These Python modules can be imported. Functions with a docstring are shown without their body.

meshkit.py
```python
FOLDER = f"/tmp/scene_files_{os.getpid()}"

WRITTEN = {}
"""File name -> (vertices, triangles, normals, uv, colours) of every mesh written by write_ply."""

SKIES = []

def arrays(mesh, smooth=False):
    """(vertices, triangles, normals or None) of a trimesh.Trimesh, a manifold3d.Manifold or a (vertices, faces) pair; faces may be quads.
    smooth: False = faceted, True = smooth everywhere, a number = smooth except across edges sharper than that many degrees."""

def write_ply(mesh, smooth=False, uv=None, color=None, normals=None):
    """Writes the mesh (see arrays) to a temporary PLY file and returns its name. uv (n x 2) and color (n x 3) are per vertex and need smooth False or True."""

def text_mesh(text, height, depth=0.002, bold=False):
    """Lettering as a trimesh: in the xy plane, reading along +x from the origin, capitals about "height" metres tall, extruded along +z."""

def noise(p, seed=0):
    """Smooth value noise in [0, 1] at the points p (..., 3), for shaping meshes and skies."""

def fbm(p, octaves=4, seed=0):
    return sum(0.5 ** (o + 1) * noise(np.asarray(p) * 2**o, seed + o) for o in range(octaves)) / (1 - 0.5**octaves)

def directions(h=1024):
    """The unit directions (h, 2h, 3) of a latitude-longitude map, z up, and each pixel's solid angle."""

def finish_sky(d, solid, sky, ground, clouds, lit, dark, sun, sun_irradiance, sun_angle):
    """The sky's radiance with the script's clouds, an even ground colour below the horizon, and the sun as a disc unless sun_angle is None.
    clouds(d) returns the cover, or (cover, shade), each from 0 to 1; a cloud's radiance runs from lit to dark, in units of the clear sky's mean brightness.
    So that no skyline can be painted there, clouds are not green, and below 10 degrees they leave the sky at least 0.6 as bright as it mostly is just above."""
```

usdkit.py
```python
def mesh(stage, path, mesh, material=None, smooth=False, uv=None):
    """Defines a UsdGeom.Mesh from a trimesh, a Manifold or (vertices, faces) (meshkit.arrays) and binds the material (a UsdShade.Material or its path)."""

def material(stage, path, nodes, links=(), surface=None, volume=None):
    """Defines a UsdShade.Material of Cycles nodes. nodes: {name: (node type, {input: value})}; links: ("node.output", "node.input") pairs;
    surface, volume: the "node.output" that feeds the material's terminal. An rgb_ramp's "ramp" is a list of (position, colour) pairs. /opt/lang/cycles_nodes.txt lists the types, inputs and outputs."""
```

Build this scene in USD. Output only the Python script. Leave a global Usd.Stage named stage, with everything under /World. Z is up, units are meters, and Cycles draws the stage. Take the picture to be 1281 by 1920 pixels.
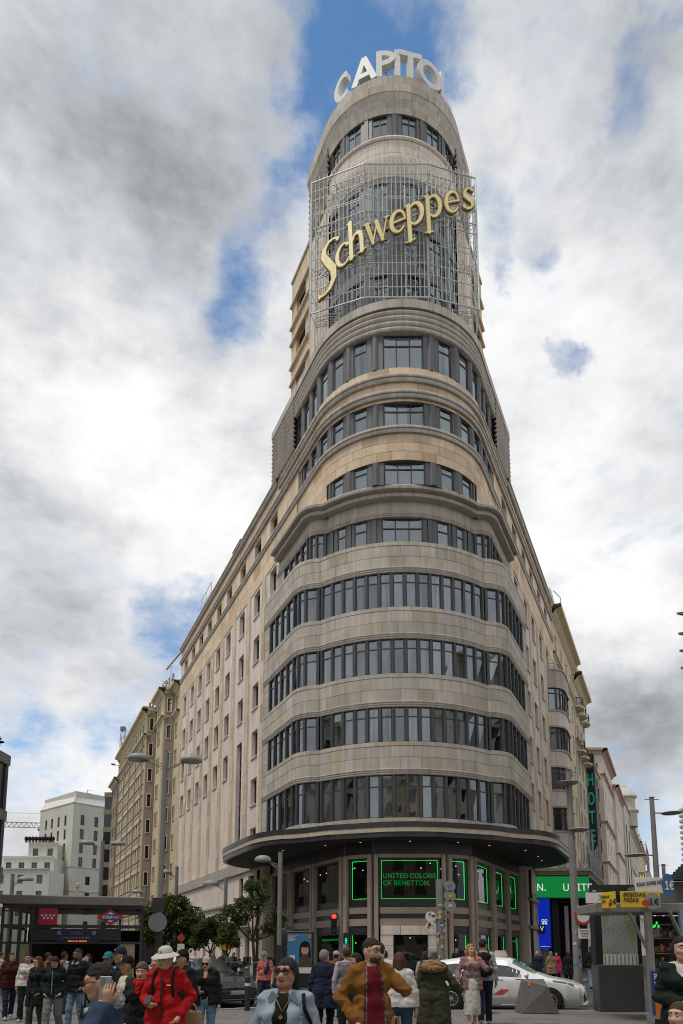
import math, random
import numpy as np, trimesh, shapely, usdkit, meshkit
from shapely.geometry import Polygon, LineString, Point, MultiPolygon, box as sbox
from shapely.ops import unary_union
from pxr import Usd, UsdGeom, UsdLux, UsdShade, Sdf, Gf, Vt

stage = Usd.Stage.CreateInMemory()
UsdGeom.SetStageUpAxis(stage, 'Z'); UsdGeom.SetStageMetersPerUnit(stage, 1.0)
stage.SetDefaultPrim(UsdGeom.Xform.Define(stage, '/World').GetPrim())
UsdGeom.Scope.Define(stage, '/World/Looks')
R = random.Random(7)
PI = math.pi

# ---------------------------------------------------------------- camera, sky, sun, exposure
F_PX, EYE, PITCH = 1300.0, 1.65, math.radians(8.2)
AP = 24.0
cam = UsdGeom.Camera.Define(stage, '/World/camera')
cam.CreateHorizontalApertureAttr(AP); cam.CreateVerticalApertureAttr(AP * 1920 / 1281)
cam.CreateFocalLengthAttr(F_PX * AP / 1281)
cam.CreateHorizontalApertureOffsetAttr(-4.5 / 1281 * AP)
cam.CreateVerticalApertureOffsetAttr((1780 - F_PX * math.tan(PITCH) - 960) / 1281 * AP)
cam.CreateClippingRangeAttr(Gf.Vec2f(0.1, 5000))
cam.CreateExposureAttr(0.28)
cx = UsdGeom.Xformable(cam)
cx.AddTranslateOp().Set(Gf.Vec3d(0, 0, EYE))
cx.AddRotateXOp().Set(90 + math.degrees(PITCH))

SUN_DIR = np.array([-0.60, -0.42, 1.75]); SUN_DIR /= np.linalg.norm(SUN_DIR)
SUN_EL, SUN_ROT = math.asin(SUN_DIR[2]), math.atan2(SUN_DIR[0], SUN_DIR[1])
sun = UsdLux.DistantLight.Define(stage, '/World/sun')
sun.CreateIntensityAttr(0.4); sun.CreateAngleAttr(14.0); sun.CreateColorAttr(Gf.Vec3f(1.0, 0.94, 0.86))
sun.GetPrim().CreateAttribute('inputs:normalize', Sdf.ValueTypeNames.Bool).Set(True)
sx = UsdGeom.Xformable(sun)
zen = math.degrees(math.acos(SUN_DIR[2])); azi = math.degrees(math.atan2(SUN_DIR[1], SUN_DIR[0]))
sx.AddRotateZOp().Set(azi); sx.AddRotateYOp().Set(zen)

def pixdir(u, v):
    """unit direction in the world of a point of the sky"""
    a, b = (u - 645) / F_PX, (1780 - F_PX * math.tan(PITCH) - v) / F_PX
    c, s = math.cos(PITCH), math.sin(PITCH)
    d = np.array([a, c - b * s, s + b * c]); return d / np.linalg.norm(d)

def sky_material():
    n = {'tc': ('texture_coordinate', {}),
         'sky': ('sky_texture', {'sky_type': 'single_scattering', 'sun_disc': False, 'sun_elevation': SUN_EL, 'sun_rotation': SUN_ROT, 'air_density': 1.0, 'aerosol_density': 0.6}),
         'w1': ('noise_texture', {'scale': 4.2, 'detail': 8.0, 'roughness': 0.6}),
         'w1c': ('vector_math', {'math_type': 'subtract', 'vector2': (0.5, 0.5, 0.5)}),
         'w1s': ('vector_math', {'math_type': 'scale', 'scale': 0.30}),
         'wd': ('vector_math', {'math_type': 'add'}),
         'wn': ('vector_math', {'math_type': 'normalize'}),
         'mp': ('mapping', {'scale': (1.0, 1.0, 1.9), 'location': (3.1, 0.7, 1.3)}),
         'n1': ('noise_texture', {'scale': 2.6, 'detail': 10.0, 'roughness': 0.62, 'distortion': 0.2}),
         'n2': ('noise_texture', {'scale': 6.5, 'detail': 8.0, 'roughness': 0.62}),
         'n3': ('noise_texture', {'scale': 1.5, 'detail': 6.0, 'roughness': 0.55}),
         'n4': ('noise_texture', {'scale': 19.0, 'detail': 6.0, 'roughness': 0.6})}
    L = [('tc.generated', 'w1.vector'), ('w1.color', 'w1c.vector1'), ('w1c.vector', 'w1s.vector1'), ('tc.generated', 'wd.vector1'),
         ('w1s.vector', 'wd.vector2'), ('wd.vector', 'wn.vector1'), ('tc.generated', 'mp.vector'), ('mp.vector', 'n1.vector'),
         ('mp.vector', 'n2.vector'), ('mp.vector', 'n3.vector'), ('mp.vector', 'n4.vector')]

    def blobs(tag, items):
        """soft patches about sky directions: (u, v, radius in degrees, weight)"""
        acc = None
        for i, (u, v, rad, w) in enumerate(items):
            k = f'{tag}{i}'
            n[k + 'd'] = ('vector_math', {'math_type': 'dot_product', 'vector2': tuple(pixdir(u, v))})
            n[k + 'r'] = ('map_range', {'range_type': 'smoothstep', 'from_min': math.cos(math.radians(rad)), 'from_max': math.cos(math.radians(rad * 0.15)), 'to_min': 0.0, 'to_max': w, 'clamp': True})
            L.extend([('wn.vector', k + 'd.vector1'), (k + 'd.value', k + 'r.value')])
            if acc is None: acc = k + 'r.result'
            else:
                n[k + 'a'] = ('math', {'math_type': 'add'}); L.extend([(acc, k + 'a.value1'), (k + 'r.result', k + 'a.value2')]); acc = k + 'a.value'
        return acc
    gaps = blobs('g', [(640, 110, 9.0, .42), (590, 10, 6, .30), (690, 30, 6, .32), (590, 240, 5.5, .50), (820, 0, 4.0, .34), (470, 495, 4.2, .62), (385, 1195, 5.0, .66),
                       (250, 1325, 5, .6), (40, 1310, 4.5, .42), (1060, 292, 2.6, .40), (925, 340, 3.0, .62), (1245, 105, 3.2, .5), (1040, 640, 2.2, .55),
                       (1160, 1500, 7, .22), (1215, 1620, 5, .3), (60, 1470, 5.0, .35)])
    dark = blobs('d', [(110, 150, 20, .22), (330, 330, 15, .05), (40, 520, 14, .40), (250, 480, 12, .12), (1180, 1330, 13, .22), (1270, 1440, 11, .2), (1110, 1440, 9, .2), (60, 1200, 8, .2),
                       (130, 950, 8, .2), (420, 720, 8, .25), (1110, 120, 10, .2), (1260, 900, 7, .25), (60, 1440, 7, .25)])
    bright = blobs('b', [(130, 680, 10, .55), (420, 620, 8, .4), (1040, 720, 14, .35), (1180, 1130, 7, .4), (250, 880, 12, .2), (150, 1370, 9, .5), (640, 300, 7, .35), (950, 480, 10, .2), (480, 1150, 10, .35), (980, 160, 10, .1), (1100, 960, 10, .2)])

    def m(name, typ, a, b, **kw):
        n[name] = ('math', {'math_type': typ, **({'value2': b} if not isinstance(b, str) else {}), **({'value1': a} if not isinstance(a, str) else {}), **kw})
        if isinstance(a, str): L.append((a, name + '.value1'))
        if isinstance(b, str): L.append((b, name + '.value2'))
        return name + '.value'
    # cover: 1 minus the gaps, edges torn by noise
    g1 = m('g_n', 'multiply_add', 'n2.fac', 2.2, value3=-1.1); g1b = m('g_n2', 'multiply_add', 'n4.fac', 0.9, value3=-0.45); g1 = m('g_n3', 'add', g1, g1b)
    g2 = m('g_s', 'add', gaps, g1)
    n['cov'] = ('map_range', {'range_type': 'smoothstep', 'from_min': 0.05, 'from_max': 1.15, 'to_min': 1.0, 'to_max': 0.03, 'clamp': True}); L.append((g2, 'cov.value'))
    # cloud tone
    t1 = m('t1', 'multiply_add', 'n1.fac', 2.3, value3=-0.62)
    t2 = m('t2', 'multiply_add', 'n3.fac', 0.8, value3=-0.40); t3 = m('t3', 'add', t1, t2)
    t4 = m('t4', 'multiply_add', 'n2.fac', 0.9, value3=-0.45); t5 = m('t5', 'add', t3, t4)
    t5b = m('t5b', 'multiply_add', 'n4.fac', 0.60, value3=-0.30); t5 = m('t5c', 'add', t5, t5b)
    t6 = m('t6', 'subtract', t5, dark); t7 = m('t7', 'add', t6, bright); t8 = m('t8', 'multiply_add', t7, 0.58, value3=0.37)
    n['tone'] = ('rgb_ramp', {'ramp': [(0.0, (0.16, 0.18, 0.205)), (0.18, (0.25, 0.265, 0.29)), (0.40, (0.42, 0.435, 0.46)), (0.62, (0.60, 0.615, 0.635)), (0.84, (0.80, 0.805, 0.81)), (1.0, (0.90, 0.90, 0.895))]}); L.append((t8, 'tone.fac'))
    n['gain'] = ('vector_math', {'math_type': 'scale', 'scale': CLOUD_GAIN}); L.append(('tone.color', 'gain.vector1'))
    n['sk'] = ('vector_math', {'math_type': 'multiply', 'vector2': SKY_GAIN}); L.append(('sky.color', 'sk.vector1'))
    n['mix'] = ('mix', {'mix_type': 'mix'})
    L += [('cov.result', 'mix.fac'), ('sk.vector', 'mix.color1'), ('gain.vector', 'mix.color2')]
    n['bg'] = ('background_shader', {'strength': 0.1}); L.append(('mix.color', 'bg.color'))
    return usdkit.material(stage, '/World/Looks/sky', n, L, surface='bg.background')

CLOUD_GAIN, SKY_GAIN = 9.3, (0.66, 1.08, 1.30)
dome = UsdLux.DomeLight.Define(stage, '/World/sky')
UsdShade.MaterialBindingAPI.Apply(dome.GetPrim()).Bind(sky_material())

# ---------------------------------------------------------------- helpers
_names = {}
def path_in(parent, name):
    key = parent + '/' + name; k = _names.get(key, -1) + 1; _names[key] = k
    return key if k == 0 else f'{key}_{k:03d}'

class Thing:
    """an Xform right under /World whose children are its parts; built in world or own coordinates"""
    def __init__(self, name, label, cat, loc=(0, 0, 0), rotz=0.0, group=None, kind=None, world=False):
        self.path = path_in('/World', name); self.loc = np.array(loc, float); self.rotz = rotz; self.world = world
        x = UsdGeom.Xform.Define(stage, self.path); x.AddTranslateOp().Set(Gf.Vec3d(*map(float, loc))); x.AddRotateZOp().Set(math.degrees(rotz))
        tag(x.GetPrim(), label, cat, group, kind)
    def conv(self, v):
        if not self.world: return v
        v = np.asarray(v, float) - self.loc
        c, s = math.cos(-self.rotz), math.sin(-self.rotz)
        return np.stack([v[:, 0] * c - v[:, 1] * s, v[:, 0] * s + v[:, 1] * c, v[:, 2]], 1)

class Part:
    def __init__(self, path, thing): self.path, self.thing = path, thing
    def conv(self, v): return self.thing.conv(v) if self.thing else v

def tag(p, label=None, cat=None, group=None, kind=None):
    for k, x in (('label', label), ('category', cat), ('group', group), ('kind', kind)):
        if x: p.SetCustomDataByKey(k, x)

def copy_thing(t, loc, rotz, label, group=None):
    cd = stage.GetPrimAtPath(t.path).GetCustomData()
    c = Thing(t.path.rsplit('/', 1)[1].rstrip('0123456789').rstrip('_'), label, cd['category'], loc, rotz, group or cd.get('group'))
    p = stage.GetPrimAtPath(c.path); p.GetReferences().AddInternalReference(t.path); p.SetInstanceable(True)
    return c

def rotz_m(a):
    c, s = math.cos(a), math.sin(a); return np.array([[c, -s, 0], [s, c, 0], [0, 0, 1.0]])

BOXV = np.array([[-1, -1, -1], [1, -1, -1], [1, 1, -1], [-1, 1, -1], [-1, -1, 1], [1, -1, 1], [1, 1, 1], [-1, 1, 1]], float) / 2
BOXF = np.array([[0, 2, 1], [0, 3, 2], [4, 5, 6], [4, 6, 7], [0, 1, 5], [0, 5, 4], [1, 2, 6], [1, 6, 5], [2, 3, 7], [2, 7, 6], [3, 0, 4], [3, 4, 7]])

class MB:
    """collects shapes into one mesh"""
    def __init__(self): self.v, self.f, self.n = [], [], 0
    def add(self, v, f):
        v = np.asarray(v, float); f = np.asarray(f, int)
        if f.shape[1] == 4: f = np.vstack([f[:, [0, 1, 2]], f[:, [0, 2, 3]]])
        self.v.append(v); self.f.append(f + self.n); self.n += len(v); return self
    def tm(self, m, M=None):
        v = np.asarray(m.vertices)
        if M is not None: M = np.asarray(M, float); v = v @ M[:3, :3].T + M[:3, 3]
        return self.add(v, m.faces)
    def box(self, c, s, ax=None, bev=0.0):
        """centre, sizes, rows of ax = the box's own axes"""
        s = np.asarray(s, float)
        if bev > 0:
            b = min(bev, 0.45 * s.min()); h = s / 2; pts = []
            for sg in BOXV * 2:
                for k in range(3):
                    q = sg * (h - b); q[k] = sg[k] * h[k]; pts.append(q)
            m = trimesh.convex.convex_hull(np.array(pts)); v, f = np.asarray(m.vertices), m.faces
        else: v, f = BOXV * s, BOXF
        if ax is not None: v = v @ np.asarray(ax, float)
        return self.add(v + np.asarray(c, float), f)
    def bar(self, p0, p1, w, h=None, up=(0, 0, 1), bev=0.0):
        p0, p1 = np.asarray(p0, float), np.asarray(p1, float); d = p1 - p0; L = np.linalg.norm(d); d = d / L
        up = np.asarray(up, float)
        if abs(d @ up) > 0.99: up = np.array([0, 1.0, 0])
        a = np.cross(up, d); a /= np.linalg.norm(a); b = np.cross(d, a)
        return self.box((p0 + p1) / 2, (L, w, h or w), np.array([d, a, b]), bev)
    def tube(self, pts, r, n=8, caps=True):
        pts = np.asarray(pts, float); m = len(pts); r = np.broadcast_to(np.asarray(r, float), m)
        t = np.gradient(pts, axis=0); t /= np.maximum(np.linalg.norm(t, axis=1, keepdims=True), 1e-9)
        up = np.array([0, 0, 1.0]) if abs(t[0, 2]) < 0.9 else np.array([1.0, 0, 0])
        a = np.cross(up, t[0]); a /= np.linalg.norm(a); rings = []
        for i in range(m):
            a = a - (a @ t[i]) * t[i]; a /= np.linalg.norm(a); b = np.cross(t[i], a)
            th = np.arange(n) * 2 * PI / n
            rings.append(pts[i] + r[i] * (np.cos(th)[:, None] * a + np.sin(th)[:, None] * b))
        v = np.vstack(rings); f = []
        for i in range(m - 1):
            for j in range(n):
                k = (j + 1) % n; f.append([i * n + j, i * n + k, (i + 1) * n + k, (i + 1) * n + j])
        self.add(v, f)
        if caps:
            for ring, flip in ((0, 1), (m - 1, 0)):
                c = len(rings[ring]); tri = [[0, j, j + 1] if not flip else [0, j + 1, j] for j in range(1, c - 1)]
                self.add(rings[ring], tri)
        return self
    def lathe(self, prof, c=(0, 0, 0), n=20, ax=None):
        prof = np.asarray(prof, float); m = len(prof); th = np.arange(n) * 2 * PI / n
        v = np.stack([np.outer(prof[:, 0], np.cos(th)), np.outer(prof[:, 0], np.sin(th)), np.repeat(prof[:, 1:2], n, 1)], -1).reshape(-1, 3)
        f = [[i * n + j, i * n + (j + 1) % n, (i + 1) * n + (j + 1) % n, (i + 1) * n + j] for i in range(m - 1) for j in range(n)]
        if ax is not None: v = v @ np.asarray(ax, float)
        return self.add(v + np.asarray(c, float), f)
    def prism(self, poly, d, o=(0, 0, 0), ux=(1, 0, 0), uy=(0, 1, 0), uz=None):
        """shapely polygon in the (ux, uy) plane at o, extruded d along uz"""
        ux, uy = np.asarray(ux, float), np.asarray(uy, float); uz = np.cross(ux, uy) if uz is None else np.asarray(uz, float)
        for g in getattr(poly, 'geoms', [poly]):
            if g.is_empty or g.geom_type != 'Polygon': continue
            m = trimesh.creation.extrude_polygon(g, d, engine='earcut'); v = np.asarray(m.vertices)
            f = m.faces if np.dot(np.cross(ux, uy), uz) > 0 else m.faces[:, ::-1]
            self.add(np.asarray(o, float) + v[:, :1] * ux + v[:, 1:2] * uy + v[:, 2:] * uz, f)
        return self
    def text(self, s, h, o, ux, uy, depth=0.01, bold=False, center=False, squeeze=1.0):
        m = meshkit.text_mesh(s, h, depth, bold); v = np.asarray(m.vertices).copy()
        v[:, 0] *= squeeze
        if center: v[:, 0] -= (v[:, 0].min() + v[:, 0].max()) / 2
        ux, uy = np.asarray(ux, float), np.asarray(uy, float); uz = np.cross(ux, uy)
        return self.add(np.asarray(o, float) + v[:, :1] * ux + v[:, 1:2] * uy + v[:, 2:] * uz, m.faces)
    def mesh(self): return np.vstack(self.v), np.vstack(self.f)
    def build(self, parent, name, mat, smooth=None, label=None, cat=None, group=None, kind=None):
        """parent None = top level"""
        if not self.v: return None
        v, f = self.mesh(); pp = parent.path if parent else '/World'
        if parent: v = parent.conv(v)
        p = path_in(pp, name)
        usdkit.mesh(stage, p, (v, f), mat, smooth if smooth is not None else False)
        if label or cat or group or kind: tag(stage.GetPrimAtPath(p), label, cat, group, kind)
        return Part(p, parent if isinstance(parent, Thing) else (parent.thing if parent else None))

class Plan:
    """a wall's plan line, left to right with the outside at -y; s = 0 in the middle"""
    def __init__(self, pts, mid=None):
        self.p = np.asarray(pts, float); d = np.diff(self.p, axis=0); self.l = np.linalg.norm(d, axis=1); t = d / self.l[:, None]
        nn = np.stack([t[:, 1], -t[:, 0]], 1); m = np.vstack([nn[:1], nn[:-1] + nn[1:], nn[-1:]])
        m[1:-1] /= np.maximum(np.sum(m[1:-1] * nn[:-1], 1), 0.35)[:, None]
        self.m = m; s = np.concatenate([[0], np.cumsum(self.l)])
        k = np.argmin(self.p[:, 1] + 0.0001 * np.abs(self.p[:, 0])) if mid is None else mid
        self.s = s - s[k]
    def at(self, s, off=0.0):
        s = np.asarray(s, float); q = self.p + self.m * off
        return np.stack([np.interp(s, self.s, q[:, 0]), np.interp(s, self.s, q[:, 1])], -1)
    def tn(self, s):
        e = 0.03; a, b = self.at(s - e), self.at(s + e); t = (b - a) / np.linalg.norm(b - a)
        return t, np.array([t[1], -t[0]])
    def cuts(self, s0, s1, tol=1e-3):
        inner = self.s[(self.s > s0 + tol) & (self.s < s1 - tol)]
        return np.concatenate([[s0], inner, [s1]])

def sweep(mb, plan, s0, s1, prof, caps=True):
    """a closed profile of (off, z) swept along the plan"""
    s = plan.cuts(s0, s1); k = len(prof); rings = [np.column_stack([plan.at(s, o), np.full(len(s), z)]) for o, z in prof]
    v = np.stack(rings, 1).reshape(-1, 3); f = []
    for i in range(len(s) - 1):
        for j in range(k):
            j2 = (j + 1) % k; f.append([i * k + j, (i + 1) * k + j, (i + 1) * k + j2, i * k + j2])
    f = np.array(f)
    a2 = sum(prof[i][0] * prof[(i + 1) % k][1] - prof[(i + 1) % k][0] * prof[i][1] for i in range(k))
    if a2 < 0: f = f[:, ::-1]
    mb.add(v, f)
    if caps:
        pv, pf = trimesh.creation.triangulate_polygon(Polygon(prof), engine='earcut')
        if len(pv) == k:
            for i, fl in ((0, 0), (len(s) - 1, 1)):
                o = [np.argmin(np.hypot(*(np.array(prof) - q).T)) for q in pv]
                mb.add(v[i * k:(i + 1) * k][o], pf if fl else pf[:, ::-1])
    return mb

def rect(o0, o1, z0, z1): return [(o0, z0), (o1, z0), (o1, z1), (o0, z1)]

def block(plan, s0, s1, z0, z1, off, back, g=0.006, ch=0.012):
    return sweep(MB(), plan, s0 + g, s1 - g, [(back, z0 + g), (off - ch, z0 + g), (off, z0 + g + ch), (off, z1 - g - ch), (off - ch, z1 - g), (back, z1 - g)])

# ---------------------------------------------------------------- materials
L_ = '/World/Looks/'
def M(name, col, rough=0.8, var=0.12, scale=1.5, rnd=0.0, isl=0.0, bump=0.0, bscale=60.0, metal=0.0, alt=None, altcut=0.7, streak=0.0, spec=0.4, coat=0.0, fine=0.0, emit=None, estr=0.0, sheen=0.0, trans=0.0):
    n = {'p': ('principled_bsdf', {'base_color': col, 'roughness': rough, 'metallic': metal, 'specular_ior_level': spec, 'coat_weight': coat, 'sheen_weight': sheen})}
    L = []
    if emit is not None: n['p'][1].update(emission_color=emit, emission_strength=estr)
    if var or rnd or isl or alt is not None or streak or fine:
        n['g'] = ('geometry', {}); f = None
        def mul(x):
            nonlocal f
            if f is None: f = x
            else:
                k = f'mu{len(n)}'; n[k] = ('math', {'math_type': 'multiply'}); L.extend([(f, k + '.value1'), (x, k + '.value2')]); f = k + '.value'
        def rng(src, a, key, lo=0.25, hi=0.75):
            n[key] = ('map_range', {'from_min': lo, 'from_max': hi, 'to_min': 1 - a, 'to_max': 1 + a, 'clamp': True}); L.append((src, key + '.value')); mul(key + '.result')
        if var:
            n['nz'] = ('noise_texture', {'scale': scale, 'detail': 6.0, 'roughness': 0.6}); L.append(('g.position', 'nz.vector')); rng('nz.fac', var, 'r1')
        if fine:
            n['nf'] = ('noise_texture', {'scale': 45.0, 'detail': 3.0}); L.append(('g.position', 'nf.vector')); rng('nf.fac', fine, 'r5')
        if streak:
            n['ms'] = ('mapping', {'scale': (3.0, 3.0, 0.22)}); n['ns'] = ('noise_texture', {'scale': 1.3, 'detail': 5.0, 'roughness': 0.65})
            L.extend([('g.position', 'ms.vector'), ('ms.vector', 'ns.vector')]); rng('ns.fac', streak, 'r4', 0.35, 0.7)
        if rnd or alt is not None: n['oi'] = ('object_info', {})
        if rnd: rng('oi.random', rnd, 'r2', 0, 1)
        if isl: rng('g.random_per_island', isl, 'r3', 0, 1)
        base = None
        if alt is not None:
            n['al'] = ('math', {'math_type': 'multiply', 'value2': 7.31}); n['af'] = ('math', {'math_type': 'fraction'}); n['ar'] = ('map_range', {'from_min': altcut, 'from_max': altcut + 0.25, 'to_min': 0, 'to_max': 1, 'clamp': True})
            n['am'] = ('mix', {'color1': col, 'color2': alt}); L.extend([('oi.random', 'al.value1'), ('al.value', 'af.value1'), ('af.value', 'ar.value'), ('ar.result', 'am.fac')]); base = 'am.color'
        n['vs'] = ('vector_math', {'math_type': 'scale', 'vector1': col})
        if base: L.append((base, 'vs.vector1'))
        if f: L.append((f, 'vs.scale'))
        L.append(('vs.vector', 'p.base_color'))
    if bump:
        n['gb'] = ('geometry', {}); n['nb'] = ('noise_texture', {'scale': bscale, 'detail': 4.0, 'roughness': 0.65}); n['bp'] = ('bump', {'strength': bump, 'distance': 0.02})
        L.extend([('gb.position', 'nb.vector'), ('nb.fac', 'bp.height'), ('bp.normal', 'p.normal')])
    if trans:
        n['tl'] = ('translucent_bsdf', {'color': col}); n['mx'] = ('mix_closure', {'fac': trans}); L.extend([('p.BSDF', 'mx.closure1'), ('tl.BSDF', 'mx.closure2')])
        if 'vs' in n: L.append(('vs.vector', 'tl.color'))
        return usdkit.material(stage, L_ + name, n, L, surface='mx.closure')
    return usdkit.material(stage, L_ + name, n, L, surface='p.BSDF')

def GLASS(name, tint=(0.75, 0.8, 0.78), ior=1.7, rough=0.01, wav=0.25, refl=(0.9, 0.95, 1.0)):
    n = {'t': ('transparent_bsdf', {'color': tint}), 'gl': ('glossy_bsdf', {'color': refl, 'roughness': rough}), 'fr': ('fresnel', {'IOR': ior}), 'm': ('mix_closure', {}),
         'ge': ('geometry', {}), 'nz': ('noise_texture', {'scale': 1.6, 'detail': 1.0}), 'bp': ('bump', {'strength': wav, 'distance': 0.012})}
    L = [('fr.fac', 'm.fac'), ('t.BSDF', 'm.closure1'), ('gl.BSDF', 'm.closure2'), ('ge.position', 'nz.vector'), ('nz.fac', 'bp.height'), ('bp.normal', 'gl.normal')]
    return usdkit.material(stage, L_ + name, n, L, surface='m.closure')

def EMIT(name, col, s): return usdkit.material(stage, L_ + name, {'e': ('emission', {'color': col, 'strength': s})}, surface='e.emission')

m_gray = M('grey_granite', (0.485, 0.44, 0.38), 0.85, 0.12, 0.8, rnd=0.11, alt=(0.48, 0.41, 0.31), altcut=0.75, bump=0.15, streak=0.17, fine=0.06)
m_grayplain = M('grey_stone', (0.44, 0.40, 0.35), 0.85, 0.14, 0.7, bump=0.12, streak=0.20, fine=0.06)
m_joint = M('joint', (0.17, 0.15, 0.13), 0.9, 0.1)
m_tan = M('golden_limestone', (0.67, 0.525, 0.37), 0.85, 0.13, 0.9, rnd=0.12, alt=(0.55, 0.39, 0.24), altcut=0.72, bump=0.15, streak=0.10, fine=0.05)
m_tanplain = M('golden_limestone_wall', (0.67, 0.53, 0.38), 0.85, 0.14, 0.7, bump=0.12, streak=0.17, fine=0.05)
m_pale = M('pale_limestone', (0.70, 0.615, 0.535), 0.85, 0.10, 0.8, rnd=0.06, bump=0.12, streak=0.17, fine=0.05)
m_metal = M('dark_window_metal', (0.050, 0.050, 0.054), 0.45, 0.12, 2.0, metal=0.0, spec=0.5)
m_pier = M('grey_metal_pier', (0.105, 0.107, 0.114), 0.5, 0.14, 1.2, streak=0.10, spec=0.5)
m_curt = M('pale_curtain', (0.84, 0.88, 0.87), 0.9, 0.06, 3.0, rnd=0.16, trans=0.08)
m_mull = M('dark_mullion', (0.060, 0.061, 0.064), 0.5, 0.14, 1.2, spec=0.5)
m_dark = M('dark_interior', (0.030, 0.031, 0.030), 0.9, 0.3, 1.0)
m_glass = GLASS('window_glass', (0.95, 0.97, 0.96), 2.7, wav=.05, refl=(.84, .93, 1.0))
m_glassd = GLASS('dark_window_glass', (0.42, 0.46, 0.46), 1.7)

def CL(name, col, var=.10, bump=.25, bscale=30., rough=.92, **k): return M('cloth_' + name, col, rough, var, 6.0, bump=bump, bscale=bscale, spec=.2, **k)
for _n, _c in dict(orange=(.28, .07, .018), navy=(.018, .022, .045), tan=(.26, .16, .09), green=(.012, .028, .02), black=(.013, .013, .014), red=(.36, .010, .013), maroon=(.12, .01, .02), white=(.50, .48, .45), denim=(.030, .052, .09), lightdenim=(.24, .31, .37), palejean=(.16, .24, .33), grey=(.16, .16, .165), lightgrey=(.33, .33, .34), olive=(.045, .045, .028), mustard=(.20, .085, .020), coral=(.42, .11, .10), pink=(.38, .025, .10), lilac=(.45, .36, .42), beige=(.34, .25, .16), brown=(.10, .06, .035), teal=(.015, .19, .20), darkgreen=(.010, .018, .013), cream=(.55, .50, .40), winered=(.045, .010, .010)).items(): CL(_n, _c)

# ---------------------------------------------------------------- ground, roads, pavements
XC, YC = 3.48, 36.0                      # the corner building's axis and front
TA, CT, SN = 0.475, 0.9033, 0.429        # its wings open by 25.4 degrees either side

def arcpts(c, r, a0, a1, n):
    return [(c[0] + r * math.sin(a), c[1] - r * math.cos(a)) for a in np.linspace(a0, a1, n)]
def mirror(right): return [(-x, y) for x, y in right[:0:-1]] + right
# lower storeys: bowed centre, two rounded lobes, straight flanks
_drum = arcpts((0, 7.5), 7.5, 0, math.radians(39.3), 13)
_lobe = [(_drum[-1][0] + 1.815 * math.sin(a), _drum[-1][1] + 1.815 * (1 - math.cos(a))) for a in np.linspace(0, math.radians(64), 9)]
_low = _drum + _lobe[1:] + [(8.62, 7.30)]
P_low = Plan([(x - .10, y) for x, y in mirror(_low)], mid=len(_low) - 1)
# upper storeys and wings
def upper_plan(y0, r, yl, yr, tangent=True):
    a = arcpts((0, y0 + r), r, 0, math.radians(64.6), 15); e = a[-1]
    right = a + [(e[0] + TA * (yr - e[1]), yr)]
    left = a + [(e[0] + TA * (yl - e[1]), yl)]
    p = Plan([(-x, y) for x, y in left[:0:-1]] + right, mid=len(left) - 1)
    p.arc_s = r * math.radians(64.6); p.e = e
    return p
P_up = upper_plan(0.0, 5.645, 38.3, 27.6)
P_tow = upper_plan(4.0, 5.1, 13.4, 13.4)
def sy(p, y): return p.arc_s + (y - p.e[1]) / CT

cap = Thing('corner_building', 'tall rounded stone corner building with ribbed tower above a curved black canopy', 'building', (XC, YC, 0))

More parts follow.
